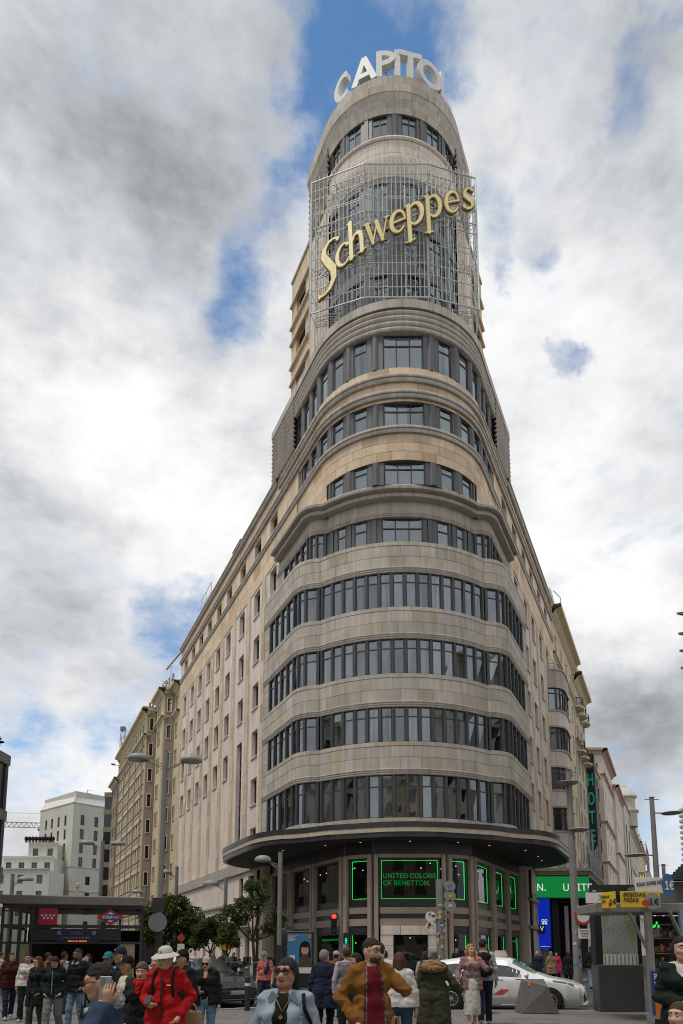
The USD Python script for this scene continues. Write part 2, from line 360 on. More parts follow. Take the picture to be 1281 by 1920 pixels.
def window(th, A, u, w, z0, z1, transom=0.0, nv=1, curt=1.0, fw=0.05, dep=0.07, mf=None, mg=None, mc=None, name='window', cgap=0.09, fold=0.026, sub=True, full=.6):
    """A: plan point of the left end of the opening, u: direction; frame mesh > pane, curtain"""
    mf, mg, mc = mf or m_metal, mg or m_glass, mc or m_curt
    A = np.array([A[0], A[1], 0.0]); U = np.array([u[0], u[1], 0.0]); N = np.array([u[1], -u[0], 0.0]); ax = np.array([U, N, [0, 0, 1.0]])
    f = MB(); P = lambda t, o, z: A + U * t + N * o + np.array([0, 0, z])
    for t in (fw / 2, w - fw / 2): f.box(P(t, 0, (z0 + z1) / 2), (fw, dep, z1 - z0), ax)
    for z in (z0 + fw / 2, z1 - fw / 2): f.box(P(w / 2, 0, z), (w - 2 * fw, dep - .004, fw), ax)
    for k in range(1, nv): f.box(P(w * k / nv, 0, (z0 + z1) / 2), (fw * 1.1, dep - .008, z1 - z0 - 2 * fw), ax)
    if transom: f.box(P(w / 2, 0, z1 - transom), (w - 2 * fw, dep - .012, fw * 1.1), ax)
    W = f.build(th, name, mf)
    if not sub: return W
    g = MB(); r = lambda: R.uniform(-.008, .008)
    xs = [fw * .8 + (w - 1.6 * fw) * k / nv for k in range(nv + 1)]; zs = [z0 + fw * .8] + ([z1 - transom] if transom else []) + [z1 - fw * .8]
    for a, b in zip(xs[:-1], xs[1:]):
        for c, d in zip(zs[:-1], zs[1:]):
            g.add([P(a, r(), c), P(b, r(), c), P(b, r(), d), P(a, r(), d)], [[0, 1, 2, 3]])
    g.build(W, 'pane', mg)
    if curt and R.random() < curt:
        c = MB(); n = max(6, int(w / 0.055)); cl, cr = 0.02, w - 0.02; k = R.random()
        spans = [(cl, cr)] if k < full else ([(cl, cl + (cr - cl) * R.uniform(.25, .45)), (cr - (cr - cl) * R.uniform(.25, .45), cr)] if k < full + .5 * (1 - full) else [(cl, cl + (cr - cl) * R.uniform(.4, .8))])
        for a, b in spans:
            n = max(5, int((b - a) / 0.05)); ph = R.uniform(0, 6)
            row = [[P(a + (b - a) * i / n, -cgap + fold * math.sin(ph + i * 1.9 + .5 * math.sin(i)), z) for i in range(n + 1)] for z in (z0 + .03, z1 - .03)]
            c.add(row[0] + row[1], [[i, i + 1, n + 2 + i, n + 1 + i] for i in range(n)])
        c.build(W, 'curtain', mc, True)
    return W

def strip(th, plan, edges, z0, z1, rec=0.10, mw=0.14, mproud=-0.01, trans=0.27, curt=0.85, mg=None):
    """a row of narrow lights between metal mullions; edges: s of every mullion"""
    for sa, sb in zip(edges[:-1], edges[1:]):
        A, B = plan.at(sa, -rec), plan.at(sb, -rec); u = (B - A) / np.linalg.norm(B - A); w = np.linalg.norm(B - A)
        window(th, A + u * mw / 2, u, w - mw, z0, z1, (z1 - z0) * trans, 1, curt, mg=mg)
    for s in edges:
        t, n = plan.tn(s); c = plan.at(s, -rec / 2 - .03 + mproud)
        MB().box((*c, (z0 + z1) / 2), (mw, rec + .10, z1 - z0 - .006), [[*t, 0], [*n, 0], [0, 0, 1]], bev=0.02).build(th, 'mullion', m_mull)

# ---- lower storeys
LOWS = dict(r1=(8.54, 10.88), r2=(12.70, 14.64), r3=(16.54, 18.54), r4=(20.40, 22.43), r5=(24.28, 26.35))
P_r5 = Plan(P_low.p + P_low.m * -.85, mid=len(_low) - 1); N5, L5, E5 = P_r5.s[len(_low) + 11], P_r5.s[len(_low) + 19], P_r5.s[-1]
S_n = 7.5 * math.radians(39.3); S_l = S_n + 1.815 * math.radians(64); S_e = P_low.s[-1]; S_w = S_l + 4.05
flank = [S_n + .12, S_n + .95, S_n + 1.5, S_l + .02, S_l + 1.05, S_l + 2.05, S_l + 3.05, S_w]
edges = sorted([-x for x in flank]) + list(np.linspace(-S_n + .12, S_n - .12, 15)) + flank
for k in ('r1', 'r2', 'r3', 'r4'):
    z0, z1 = LOWS[k]
    strip(cap, P_low, edges[:8], z0, z1); strip(cap, P_low, edges[8:23], z0, z1, curt=0.8 if k != 'r1' else .62); strip(cap, P_low, edges[23:], z0, z1)
z0, z1 = LOWS['r5']
fl5 = [N5 + .1, N5 + .62, N5 + 1.1, L5 + .02, L5 + .95, L5 + 1.9, L5 + 2.85, L5 + 3.8]
strip(cap, P_r5, sorted(-x for x in fl5), z0, z1); strip(cap, P_r5, fl5, z0, z1)

def pier(th, plan, sa, sb, z0, z1, off=0.0, back=-.3, halfround=False, mat=None):
    """a flat metal panel with two grooves, or a half-round column with side strips"""
    m = MB(); n = 3 if not halfround else 3; cut = np.linspace(sa, sb, n + 1)
    for i in range(n):
        mid = i == 1
        sweep(m, plan, cut[i] + .012, cut[i + 1] - .012, rect(back, off - (0 if mid else .05), z0, z1))
    if halfround:
        s = (sa + sb) / 2; c = plan.at(s, off - .16); r = min(.24, (sb - sa) * .34)
        m.tube([(c[0], c[1], z0 + .005), (c[0], c[1], z1 - .005)], r, 16)
    return m.build(th, 'column' if halfround else 'pier', mat or m_pier, 40 if halfround else None)

def lights(th, plan, rows, z0, z1, rec=0.12, nv=1, trans=0.3, curt=1.0):
    for sa, sb, nv in rows:
        A, B = plan.at(sa, -rec), plan.at(sb, -rec); w = np.linalg.norm(B - A); u = (B - A) / w
        window(th, A, u, w, z0, z1, (z1 - z0) * trans, nv, curt, fw=.055, dep=.09, cgap=.07, full=.85)
half = [(2.1, 2.9, 1), (3.45, 4.05, 1)]
rows5 = [(-1.2, 1.2, 3)] + half + [(-b, -a, n) for a, b, n in half]
lights(cap, P_r5, rows5, z0, z1)
for a, b in ((1.2, 2.1), (2.9, 3.45), (4.05, N5 + .03)):
    pier(cap, P_r5, a, b, z0, z1, -.03); pier(cap, P_r5, -b, -a, z0, z1, -.03)

def flutes(plan, s0, s1, z, h, back=-.3, n=3, o=.02, d=.028):
    prof = [(back, z)]
    for i in range(n):
        a = z + h * i / n; b = z + h * (i + 1) / n; oo = o + d * i * .6
        prof += [(oo, a + .004), (oo + d * .7, a + (b - a) * .25), (oo + d, a + (b - a) * .6), (oo + d * .5, b - .012), (oo - .01, b)]
    return prof + [(back, z + h)]

def course(th, part, plan, s0, s1, z0, z1, w, off, back, mat, name, jit=.25, first=None):
    s = s0; cut = [s0]
    s += (first if first else R.uniform(.4, 1.0) * w)
    while s < s1 - w * .45: cut.append(s); s += w * R.uniform(1 - jit, 1 + jit)
    cut.append(s1)
    for a, b in zip(cut[:-1], cut[1:]):
        if b - a > .06: block(plan, a, b, z0, z1, off + R.uniform(0, .006), back).build(part, name, mat)

def spandrel(zb, zt, name='spandrel', coping=.24, courses=2):
    """moulding over the windows below, courses of blocks, coping under the windows above"""
    fl = .33; m = MB()
    sweep(m, P_low, -S_e, S_e, rect(-1.05, -.03, zb, zt))
    p = m.build(cap, name, m_joint)
    f = MB(); sweep(f, P_low, -S_e + .0, S_e, flutes(P_low, 0, 0, zb - .004, fl, back=-.12)); f.build(p, 'moulding', m_grayplain, 30)
    h = (zt - zb - fl - coping) / courses
    for i in range(courses):
        for s0, s1 in ((-S_e, -S_n), (-S_n, S_n), (S_n, S_e)):
            course(cap, p, P_low, s0, s1, zb + fl + h * i, zb + fl + h * (i + 1), 1.12, 0.0, -.06, m_gray, 'stone_block')
    for s0, s1 in ((-S_e, -S_n), (-S_n, S_n), (S_n, S_e)):
        course(cap, p, P_low, s0, s1, zt - coping, zt, 1.7, 0.015, -.06, m_gray, 'coping_stone')
spandrel(10.88, 12.70); spandrel(14.64, 16.54); spandrel(18.54, 20.40); spandrel(22.43, 24.28)
# sill course above the canopy, end piers of the bay
m = MB(); sweep(m, P_low, -S_e, S_e, rect(-1.05, -.03, 7.6, 8.54)); p = m.build(cap, 'sill_band', m_joint)
for a, b in ((8.05, 8.28), (8.28, 8.54)): course(cap, p, P_low, -S_e, S_e, a, b, 1.3, 0.0, -.06, m_gray, 'sill_stone')
for sg in (-1, 1):
    s0, s1 = sorted((sg * (L5 + 3.87), sg * E5)); sweep(MB(), P_r5, s0, s1, rect(-1.0, 0, 24.28, 26.35)).build(cap, 'bay_pier', m_grayplain)
    for k, (a, b) in list(LOWS.items())[:4]:
        s0, s1 = sorted((sg * (S_w + .09), sg * S_e)); q = MB(); sweep(q, P_low, s0, s1, rect(-1.6, -.02, a, b)); q = q.build(cap, 'bay_pier', m_joint)
        n = 4
        for i in range(n): block(P_low, s0, s1, a + (b - a) * i / n, a + (b - a) * (i + 1) / n, .0, -.05).build(q, 'pier_stone', m_gray)
    q = MB(); e = P_low.at(sg * S_e); t, nn = P_low.tn(sg * (S_e - .2)); ret = e - nn * .75   # return wall of the bay
    q.box((*ret, 15.95), (1.5, .3, 16.5), [[*nn, 0], [*t, 0], [0, 0, 1]]); q.build(cap, 'bay_return', m_grayplain)

# frieze and the two-stepped cornice that follows the lobes
f = MB(); sweep(f, P_r5, -E5, E5, rect(-.9, 0, 26.62, 27.32)); f.build(cap, 'frieze', m_grayplain, 30)
f = MB(); sweep(f, P_r5, -E5, E5, flutes(P_low, 0, 0, 26.35, .28, back=-.6)); f.build(cap, 'frieze_moulding', m_grayplain, 30)
f = MB(); sweep(f, P_r5, -E5 + .35, E5 - .45, [(-.9, 27.32), (.0, 27.32), (.34, 27.36), (.40, 27.40), (.42, 27.58), (.36, 27.62), (.36, 27.66), (.60, 27.68), (.66, 27.72), (.68, 27.86), (.64, 27.94), (.1, 28.0), (-.9, 28.0)]); f.build(cap, 'cornice', m_grayplain, 30)

# ---- upper storeys: three curved rows of windows between golden bands
A_s = P_up.arc_s
def sU(y): return sy(P_up, y)
def pattern(smax):
    h = []; c = [(2.2, 3.1), (3.85, 4.7), (5.3, 6.05), (6.75, 7.45), (8.05, 8.8), (9.4, 10.1)]
    for a, b in c:
        if b <= smax + .35: h.append((a, min(b, smax), 1))
    return h
def curved_row(plan, z0, z1, smax, nv0=3, rec=.15, trans=.3):
    h = pattern(smax)
    lights(cap, plan, [(-1.2, 1.2, nv0)] + h + [(-b, -a, n) for a, b, n in h], z0, z1, rec=rec, trans=trans)
    e = 1.2
    for a, b, _ in h:
        pier(cap, plan, e, a, z0, z1, -.02, halfround=True); pier(cap, plan, -a, -e, z0, z1, -.02, halfround=True); e = b
    if smax - e > .1:
        pier(cap, plan, e, smax, z0, z1, -.03); pier(cap, plan, -smax, -e, z0, z1, -.03)
s6, s7, s8 = sU(2.2), sU(6.1), sU(6.7)
curved_row(P_up, 27.9, 29.31, s6); curved_row(P_up, 31.4, 33.04, s7); curved_row(P_up, 35.25, 37.55, s8)
SL, SR = -sU(38.3), sU(27.6)

def band(plan, s0, s1, prof, name, mat, smooth=30):
    f = MB(); sweep(f, plan, s0, s1, prof); return f.build(cap, name, mat, smooth)
def tanband(z0, z1, s0, s1, n, w=1.15, name='limestone_band', mat=None):
    p = band(P_up, s0, s1, rect(-1.0, -.03, z0, z1), name, m_joint, None); h = (z1 - z0) / n
    for i in range(n): course(cap, p, P_up, s0, s1, z0 + h * i, z0 + h * (i + 1), w, 0, -.05, mat or m_tan, 'limestone_block')
    return p
tanband(29.31, 31.0, -sU(8.2), sU(8.2), 3, 1.05)
for a_, b_ in ((-sU(8.2), -s6), (s6, sU(8.2))): tanband(27.3, 29.31, a_, b_, 3, 1.2)
def mould(z0, z1, o): 
    h = z1 - z0
    return [(-.6, z0), (o * .55, z0), (o * .75, z0 + h * .22), (o * .8, z0 + h * .42), (o * .62, z0 + h * .46), (o * .62, z0 + h * .52), (o * .95, z0 + h * .58), (o, z0 + h * .8), (o * .85, z1), (-.6, z1)]
band(P_up, SL, SR, mould(31.0, 31.4, .22), 'sill_moulding', m_grayplain)
tanband(33.04, 33.22, -s7, s7, 1); band(P_up, SL, SR, mould(33.22, 33.63, .26), 'upper_moulding', m_grayplain)
tanband(33.63, 34.25, SL, SR, 1, 1.3)
band(P_up, -sU(9.3), sU(9.3), mould(34.25, 34.67, .26), 'upper_moulding', m_grayplain)
tanband(34.67, 35.25, -sU(9.5), sU(9.5), 1, 1.2)
for s0, s1 in ((SL, -sU(9.6)), (sU(9.6), SR)):
    tanband(34.25, 34.72, s0, s1, 1, 1.4); band(P_up, s0, s1, mould(34.72, 35.2, .30), 'parapet_moulding', m_grayplain)
# ribbed crown of the row and the ribbed flanks beyond its windows
def ribs(z0, z1, n, o=.20, back=-.9):
    prof = [(back, z0)]; h = (z1 - z0) / n
    for i in range(n):
        a = z0 + h * i; prof += [(.0, a), (o * .75, a + h * .18), (o, a + h * .45), (o * .85, a + h * .72), (.04, a + h * .9)]
    return prof + [(.0, z1), (back, z1)]
band(P_up, -s8, s8, ribs(37.55, 39.05, 4, .16), 'ribbed_band', m_grayplain)
for s0, s1 in ((-sU(10.7), -s8 - .002), (s8 + .002, sU(10.7))): band(P_up, s0, s1, ribs(35.25, 39.05, 11, .2), 'ribbed_flank', m_grayplain)
f = MB(); sweep(f, P_up, -sU(10.75), sU(10.75), rect(-1.5, .10, 39.05, 39.62)); p = f.build(cap, 'cap_band', m_joint, None)
course(cap, p, P_up, -sU(10.75), sU(10.75), 39.05, 39.62, 1.5, .2, .09, m_gray, 'cap_stone')

# ---- wing walls with their windows, flat strips of golden stone between
ROWZ = [(26.75, 28.75), (23.05, 25.1), (19.45, 21.4), (15.7, 17.75), (12.1, 14.1), (8.9, 10.4)]
m_cream_ = M('cream_blind', (.50, .44, .34), .9, .05)
def wing(sg, cols, y_a, y_b, rows_of, stair=None):
    s_a, s_b = sorted((sg * sU(y_a), sg * sU(y_b))); t, n = P_up.tn(sg * sU((y_a + y_b) / 2)); o = P_up.at(s_a)
    wall = sbox(0, 8.0, s_b - s_a, 31.0); W2 = .7; holes = []
    for j, y in enumerate(cols):
        for r in rows_of(j): holes.append((sg * sU(y) - s_a, *ROWZ[r]))
    if stair: holes.append((sg * sU(stair) - s_a, 9.2, 17.8))
    wall = wall.difference(unary_union([sbox(c - W2, z0, c + W2, z1) for c, z0, z1 in holes]))
    m = MB().prism(wall, .6, (*o, 0), (*t, 0), (0, 0, 1), (*-n, 0)); w = m.build(cap, 'wing_wall', m_pale)
    for c, z0, z1 in holes:
        tall = z1 - z0 > 4
        A = o + t * (c - W2) - n * .34
        window(cap, A, t, 2 * W2, z0, z1, 0 if tall else (z1 - z0) * .28, 2 if tall else 1, .5, mg=m_glassd, dep=.08, mf=m_metal)
        if tall:
            q = MB()
            for i in range(1, 9): q.box((*(o + t * c - n * .30), z0 + (z1 - z0) * i / 9), (2 * W2, .06, .12), [[*t, 0], [*n, 0], [0, 0, 1]])
            q.build(cap, 'stair_window_bar', m_pier)
        else:
            if R.random() < .4:
                q = MB(); hb = (z1 - z0) * R.uniform(.2, .7); q.box((*(o + t * c - n * .42), z1 - hb / 2), (2 * W2 - .14, .02, hb), [[*t, 0], [*n, 0], [0, 0, 1]]); q.build(cap, 'roller_blind', R.choice([m_curt, m_cream_, m_pale]))
            q = MB(); q.box((*(o + t * c + n * .03), z0 - .04), (2 * W2 + .06, .12, .08), [[*t, 0], [*n, 0], [0, 0, 1]]); q.build(cap, 'window_sill', m_pale)
    # golden strips
    cs = sorted(c for c in {round(sg * sU(y) - s_a, 3) for y in cols}); mids = [(a + b) / 2 for a, b in zip(cs[:-1], cs[1:])] 
    ends = [x for x in (cs[0] - 1.6, cs[-1] + 1.6) if .3 < x < s_b - s_a - .3]
    for c in mids + ends:
        z = 8.2
        while z < 28.9:
            h = min(R.uniform(.95, 1.3), 29.0 - z); wd = .36
            if h < .2: break
            block(P_up, s_a + c - wd, s_a + c + wd, z, z + h, .07, -.05).build(cap, 'strip_block', m_tan); z += h
    for c in mids + ends:                                    # tall plain ribs at both edges of a strip
        q = MB()
        for d in (-.45, .45): q.box((*(o + t * (c + d) + n * .02), 18.6), (.07, .1, 20.8), [[*t, 0], [*n, 0], [0, 0, 1]])
        q.build(cap, 'strip_fillet', m_pale)
    for z0_, z1_ in ((28.95, 29.95), (29.95, 31.0)):
        course(cap, w, P_up, s_a, s_b, z0_, z1_, 1.5, .05, -.05, m_tan, 'limestone_block')
    # attic row
    wall = sbox(0, 31.4, s_b - s_a, 33.22); hs = []
    for y in cols:
        c = sg * sU(y) - s_a
        if y > 7.5: hs.append(c)
    wall = wall.difference(unary_union([sbox(c - .74, 31.42, c + .74, 32.95) for c in hs]))
    MB().prism(wall, .6, (*o, 0), (*t, 0), (0, 0, 1), (*-n, 0)).build(cap, 'attic_wall', m_tanplain)
    for c in hs:
        window(cap, o + t * (c - .74) - n * .3, t, 1.48, 31.42, 32.95, .45, 2, .3, mg=m_glassd)
        for d in (1.22,):
            q = MB(); q.box((*(o + t * (c + sg * d) + n * .012), 32.2), (.75, .03, 1.45), [[*t, 0], [*n, 0], [0, 0, 1]], bev=.008); q.build(cap, 'pale_panel', m_pale)
COLL = [7.2, 10.5, 13.8, 17.3, 20.9, 23.9, 27.0, 30.0, 33.0, 36.1]
wing(-1, COLL, 6.2, 38.3, lambda j: range(6) if j <= 2 else (range(3) if j == 3 else range(4)), stair=17.3)
COLR = [8.9, 12.0, 15.2, 18.1, 21.35, 24.5]
wing(1, COLR, 6.2, 27.6, lambda j: range(6) if j < 5 else range(1))
# row 7 has tan piers between its last window and the attic windows
# base storey of the left wing and a short piece on the right
def base(sg, y_a, y_b, openings):
    s_a, s_b = sorted((sg * sU(y_a), sg * sU(y_b))); t, n = P_up.tn(sg * sU((y_a + y_b) / 2)); o = P_up.at(s_a)
    wall = sbox(0, -.2, s_b - s_a, 8.0); ops = [(sg * sU(y) - s_a, w, z0, z1) for y, w, z0, z1 in openings]
    if ops: wall = wall.difference(unary_union([sbox(c - w / 2, z0, c + w / 2, z1) for c, w, z0, z1 in ops]))
    MB().prism(wall, .5, (*(o + n * .12), 0), (*t, 0), (0, 0, 1), (*-n, 0)).build(cap, 'base_wall', m_pale)
    for z0, z1, oo, nm, mt in ((7.25, 8.1, .30, 'base_band', m_grayplain), (4.95, 5.12, .28, 'base_moulding', m_grayplain), (3.05, 3.25, .26, 'base_moulding', m_grayplain), (0, .75, .22, 'plinth', m_grayplain)):
        a, b = s_a, s_b
        f = MB()
        if z0 == 0:
            cuts = sorted([(s_a + c - w / 2, s_a + c + w / 2) for c, w, q0, q1 in ops if q0 < .5]); e = a
            for c0, c1 in cuts: sweep(f, P_up, e, c0, rect(-.2, oo, z0, z1)); e = c1
            sweep(f, P_up, e, b, rect(-.2, oo, z0, z1))
        else: sweep(f, P_up, a, b, rect(-.2, oo, z0, z1))
        f.build(cap, nm, mt)
    for c, w, z0, z1 in ops:
        if z0 < .5:
            q = MB(); q.box((*(o + t * c - n * .12), (z0 + z1) / 2), (w, .08, z1 - z0), [[*t, 0], [*n, 0], [0, 0, 1]])
            for d in (-.25, .25):
                for zz in (.3, .72): q.box((*(o + t * (c + d * w) - n * .075), z0 + (z1 - z0) * zz), (w * .36, .04, (z1 - z0) * .32), [[*t, 0], [*n, 0], [0, 0, 1]], bev=.015)
            q.build(cap, 'door', m_door)
        else: window(cap, o + t * (c - w / 2) - n * .1, t, w, z0, z1, 0, 2, 0, mg=m_glassd)
    # vertical joints on the base stones are cut as thin recess strips
    return o, t, n, s_a
m_door = M('brown_door', (0.10, 0.045, 0.035), 0.6, 0.15, 2.0)
base(-1, 11.2, 38.3, [(14.2, 1.1, .15, 3.0), (16.2, 1.0, .15, 2.5), (19.5, .95, .15, 2.35), (22.4, .95, .15, 2.35), (25.4, .95, .15, 2.35), (28.3, .95, .15, 2.35), (31.2, .95, .15, 2.35), (34.5, .95, .15, 2.35), (13.6, 1.3, 4.2, 6.9), (15.8, 1.0, 4.2, 6.9), (19.0, .7, 3.5, 4.8)])
base(1, 11.2, 27.6, [(12.1, .55, 3.5, 5.6), (13.1, .55, 3.5, 5.6), (14.1, .55, 3.5, 5.6), (12.3, 1.1, .15, 2.8), (16.5, 1.2, .15, 2.9), (19.5, 1.2, .15, 2.9), (23, 1.2, .15, 2.9)])

# ---- the tower
def sT(y): return sy(P_tow, y)
tower_rows = [(43.0, 45.95), (46.75, 49.5), (50.3, 53.1)]
def tband(s0, s1, prof, name, mat, smooth=30): return band(P_tow, s0, s1, prof, name, mat, smooth)
tp = [(-1.55, -.5, 2), (.5, 1.55, 2), (2.4, 3.5, 2), (-3.5, -2.4, 2), (4.25, 5.15, 2), (-5.15, -4.25, 2)]
TE = 5.5
for z0, z1 in tower_rows + [(56.55, 58.57)]:
    lights(cap, P_tow, tp, z0, z1, rec=.13, trans=.28, curt=1.0)
    for a, b in ((-.5, .5), (1.55, 2.4), (-2.4, -1.55), (3.5, 4.25), (-4.25, -3.5), (5.15, TE), (-TE, -5.15)): pier(cap, P_tow, a, b, z0, z1, 0.0)
m_frz = M('dark_grey_spandrel', (0.20, 0.205, 0.21), 0.7, 0.12, 1.0, streak=.1)
for z0, z1 in ((39.4, 43.0), (45.95, 46.75), (49.5, 50.3), (53.1, 53.5)): tband(-TE, TE, rect(-.9, -.02, z0, z1), 'tower_spandrel', m_frz)
tband(-TE, TE, [(-.9, 53.5), (.0, 53.5), (.05, 53.7), (.22, 54.2), (.3, 54.5), (.3, 54.78), (-.9, 54.78)], 'tower_moulding', m_pale)
f = MB(); sweep(f, P_tow, -TE, TE, rect(-.9, .0, 54.78, 56.4)); p = f.build(cap, 'pale_band', m_pale, 30)
for z0, z1 in ((54.80, 55.35), (55.35, 55.9), (55.9, 56.4)): course(cap, p, P_tow, -TE, TE, z0, z1, 1.3, .05, -.02, m_pale, 'pale_block')
tband(-TE, TE, [(-.9, 56.4), (.12, 56.4), (.2, 56.48), (.18, 56.6), (.05, 56.64), (-.9, 56.64)], 'tower_sill', m_pale)
for sg in (-1, 1):
    a, b = sorted((sg * TE, sg * sT(9.8)))
    tband(a, b, rect(-.9, .06, 38.5, 54.8), 'tower_pier', m_pale, None)
    for k in range(5):
        c = sg * (5.9 + .5 * k); t, n = P_tow.tn(c); MB().box((*P_tow.at(c, .08), 46.5), (.12, .14, 15.5), [[*t, 0], [*n, 0], [0, 0, 1]]).build(cap, 'tower_fillet', m_pale)
    tband(a, b, ribs(54.8, 59.9, 10, .24), 'tower_ribbed_flank', m_grayplain)
    # golden side of the tower with stacked windows under stone eyebrows
    s_a, s_b = sorted((sg * sT(9.8), sg * sT(13.4))); t, n = P_tow.tn(sg * sT(11)); o = P_tow.at(s_a)
    zs = [(40.3, 42.2), (43.9, 45.8), (47.5, 49.4), (51.1, 52.9)]; c = (s_b - s_a) / 2
    wall = sbox(0, 34.8, s_b - s_a, 55.3).difference(unary_union([sbox(c - .95, q0, c + .95, q1) for q0, q1 in zs]))
    w = MB().prism(wall, .6, (*o, 0), (*t, 0), (0, 0, 1), (*-n, 0)).build(cap, 'tower_side', m_tanplain)
    for q0, q1 in zs:
        window(cap, o + t * (c - .95) - n * .3, t, 1.9, q0, q1, .5, 2, .4, mg=m_glassd)
        for zz, hh in ((q1 + .1, .2), (q0 - .12, .2)): MB().box((*(o + t * c + n * .06), zz), (s_b - s_a + .05, .3, hh), [[*t, 0], [*n, 0], [0, 0, 1]], bev=.03).build(cap, 'eyebrow', m_tanplain)
    MB().box((*(o + t * c - n * .2), 55.38), (s_b - s_a + .05, .6, .3), [[*t, 0], [*n, 0], [0, 0, 1]], bev=.03).build(cap, 'side_coping', m_grayplain)
# crown: three flaring courses, two upright ones
cr = [(58.57, 59.05, .02, .10), (59.05, 59.5, .10, .22), (59.5, 59.92, .22, .36)]
f = MB(); sweep(f, P_tow, -sT(9.8), sT(9.8), [(-1.2, 58.57), (-.03, 58.57), (.05, 59.05), (.17, 59.5), (.3, 59.92), (.3, 60.55), (.22, 60.56), (.22, 61.3), (-1.2, 61.3)]); p = f.build(cap, 'crown', m_joint)
def crown_course(z0, z1, o0, o1, w):
    s = -sT(9.8); e = sT(9.8)
    while s < e - .05:
        b = min(e, s + w * R.uniform(.8, 1.2)); b = e if e - b < .4 else b; g = .006
        sweep(MB(), P_tow, s + g, b - g, [(o0 - .1, z0 + g), (o0, z0 + g), (o1, z1 - g), (o1 - .1, z1 - g)]).build(p, 'crown_stone', m_gray); s = b
for z0, z1, o0, o1 in cr: crown_course(z0, z1, o0, o1, 1.15)
crown_course(59.92, 60.55, .38, .38, 1.4); crown_course(60.55, 61.35, .28, .28, 1.25)

# ---- solid core behind the windows, roofs
def inset(plan, d, s0, s1): return [tuple(plan.at(s, -d)) for s in plan.cuts(s0, s1)]
low = Polygon(inset(P_low, .92, -S_e, S_e) + [(7, 14), (-7, 14)]); upp = Polygon(inset(P_up, .62, SL, SR)).buffer(0)
up6 = Polygon(inset(P_up, .95, -sU(8), sU(8))).buffer(0); tow = Polygon(inset(P_tow, .85, -sT(13.4), sT(13.4))).buffer(0)
c = MB()
c.prism(low.union(upp), 16.2, (0, 0, 8.0)); c.prism(low.buffer(-.95).union(upp.buffer(-1.0)), 3.2, (0, 0, 24.1)); c.prism(upp.intersection(sbox(-40, 6.5, 40, 60)).union(up6), 7.9, (0, 0, 26.8)); c.prism(up6.union(Polygon(inset(P_up, .9, -sU(10.6), sU(10.6)))), 4.4, (0, 0, 34.9)); c.prism(tow, 15.8, (0, 0, 39.3))
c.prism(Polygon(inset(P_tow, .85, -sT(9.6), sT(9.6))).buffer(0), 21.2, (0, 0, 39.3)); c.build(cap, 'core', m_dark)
m_roof = M('roof_grey', (0.22, 0.21, 0.2), 0.9, 0.15, 1.0)
r = MB().prism(Polygon(inset(P_up, .5, SL, SR)).buffer(0), .1, (0, 0, 34.72)); r.build(cap, 'roof', m_roof); r = MB(); r.prism(Polygon(inset(P_up, .4, -sU(10.7), sU(10.7))).buffer(0), .1, (0, 0, 39.4)); r.build(cap, 'roof_terrace', m_roof); r = MB(); r.prism(Polygon(inset(P_tow, .3, -sT(9.7), sT(9.7))).buffer(0), .1, (0, 0, 60.9)); r.prism(Polygon(inset(P_tow, .3, -sT(13.3), sT(13.3))).buffer(0), .1, (0, 0, 55.2)); r.build(cap, 'tower_roof', m_roof)

# ---------------------------------------------------------------- sign letters on the crown, the lattice with the slanted lettering
m_white = M('white_sign_paint', (0.72, 0.72, 0.70), 0.5, 0.06, 2.0, streak=.05)
roof_sign = Thing('roof_sign', 'white capital letters standing along the curved top of the tower', 'sign', (XC, YC, 61.35), group=None)
_lw = {'C': 1.75, 'A': 1.9, 'P': 1.35, 'I': .5, 'T': 1.7, 'O': 2.1, 'L': 1.3}
def geo_letter(ch, w, h, t):
    """plain geometric capitals as polygons, centred on x = 0"""
    if ch in 'CO':
        ring = shapely.affinity.scale(Point(0, 0).buffer(1, 24), w / 2, h / 2); inn = shapely.affinity.scale(Point(0, 0).buffer(1, 24), w / 2 - t, h / 2 - t); g = ring.difference(inn)
        if ch == 'C': g = g.difference(sbox(w * .20, -h, w, h))
        return shapely.affinity.translate(g, 0, h / 2)
    if ch == 'A': return unary_union([LineString([(-w / 2 + t * .45, 0), (0, h - t * .2), (w / 2 - t * .45, 0)]).buffer(t / 2, cap_style=2, join_style=2, mitre_limit=2), sbox(-w * .27, h * .22, w * .27, h * .22 + t * .9)]).intersection(sbox(-w, 0, w, h))
    if ch == 'P': return unary_union([sbox(-w / 2, 0, -w / 2 + t, h), shapely.affinity.translate(shapely.affinity.scale(Point(0, 0).buffer(1, 20), w * .78, h * .29).difference(shapely.affinity.scale(Point(0, 0).buffer(1, 20), w * .78 - t, h * .29 - t)), -w * .28, h * .71).intersection(sbox(-w / 2, 0, w, h))])
    if ch == 'I': return sbox(-t / 2, 0, t / 2, h)
    if ch == 'T': return unary_union([sbox(-t / 2, 0, t / 2, h), sbox(-w / 2, h - t, w / 2, h)])
    if ch == 'L': return unary_union([sbox(-w / 2, 0, -w / 2 + t, h), sbox(-w / 2, 0, w / 2, t)])
for ch, s in zip('CAPITOL', (-3.72, -2.05, -.55, .22, 1.12, 2.62, 4.15)):
    t, n = P_tow.tn(s); c = P_tow.at(s, .22)
    q = MB().prism(geo_letter(ch, _lw[ch], 2.15, .40), .46, (c[0], c[1], .10), (t[0], t[1], 0), (0, 0, 1), (-n[0], -n[1], 0)); q.build(roof_sign, 'letter', m_white)
    q = MB()
    for d in (-.25, .25): q.tube([(*(c + t * d * (_lw[ch] > .6) - n * .5), -.1), (*(c + t * d * (_lw[ch] > .6) - n * .3), .5)], .03, 6)
    q.tube([(*(c - n * 1.5), -.2), (*(c - n * .3), 1.3)], .03, 6); q.build(roof_sign, 'letter_support', m_pier)

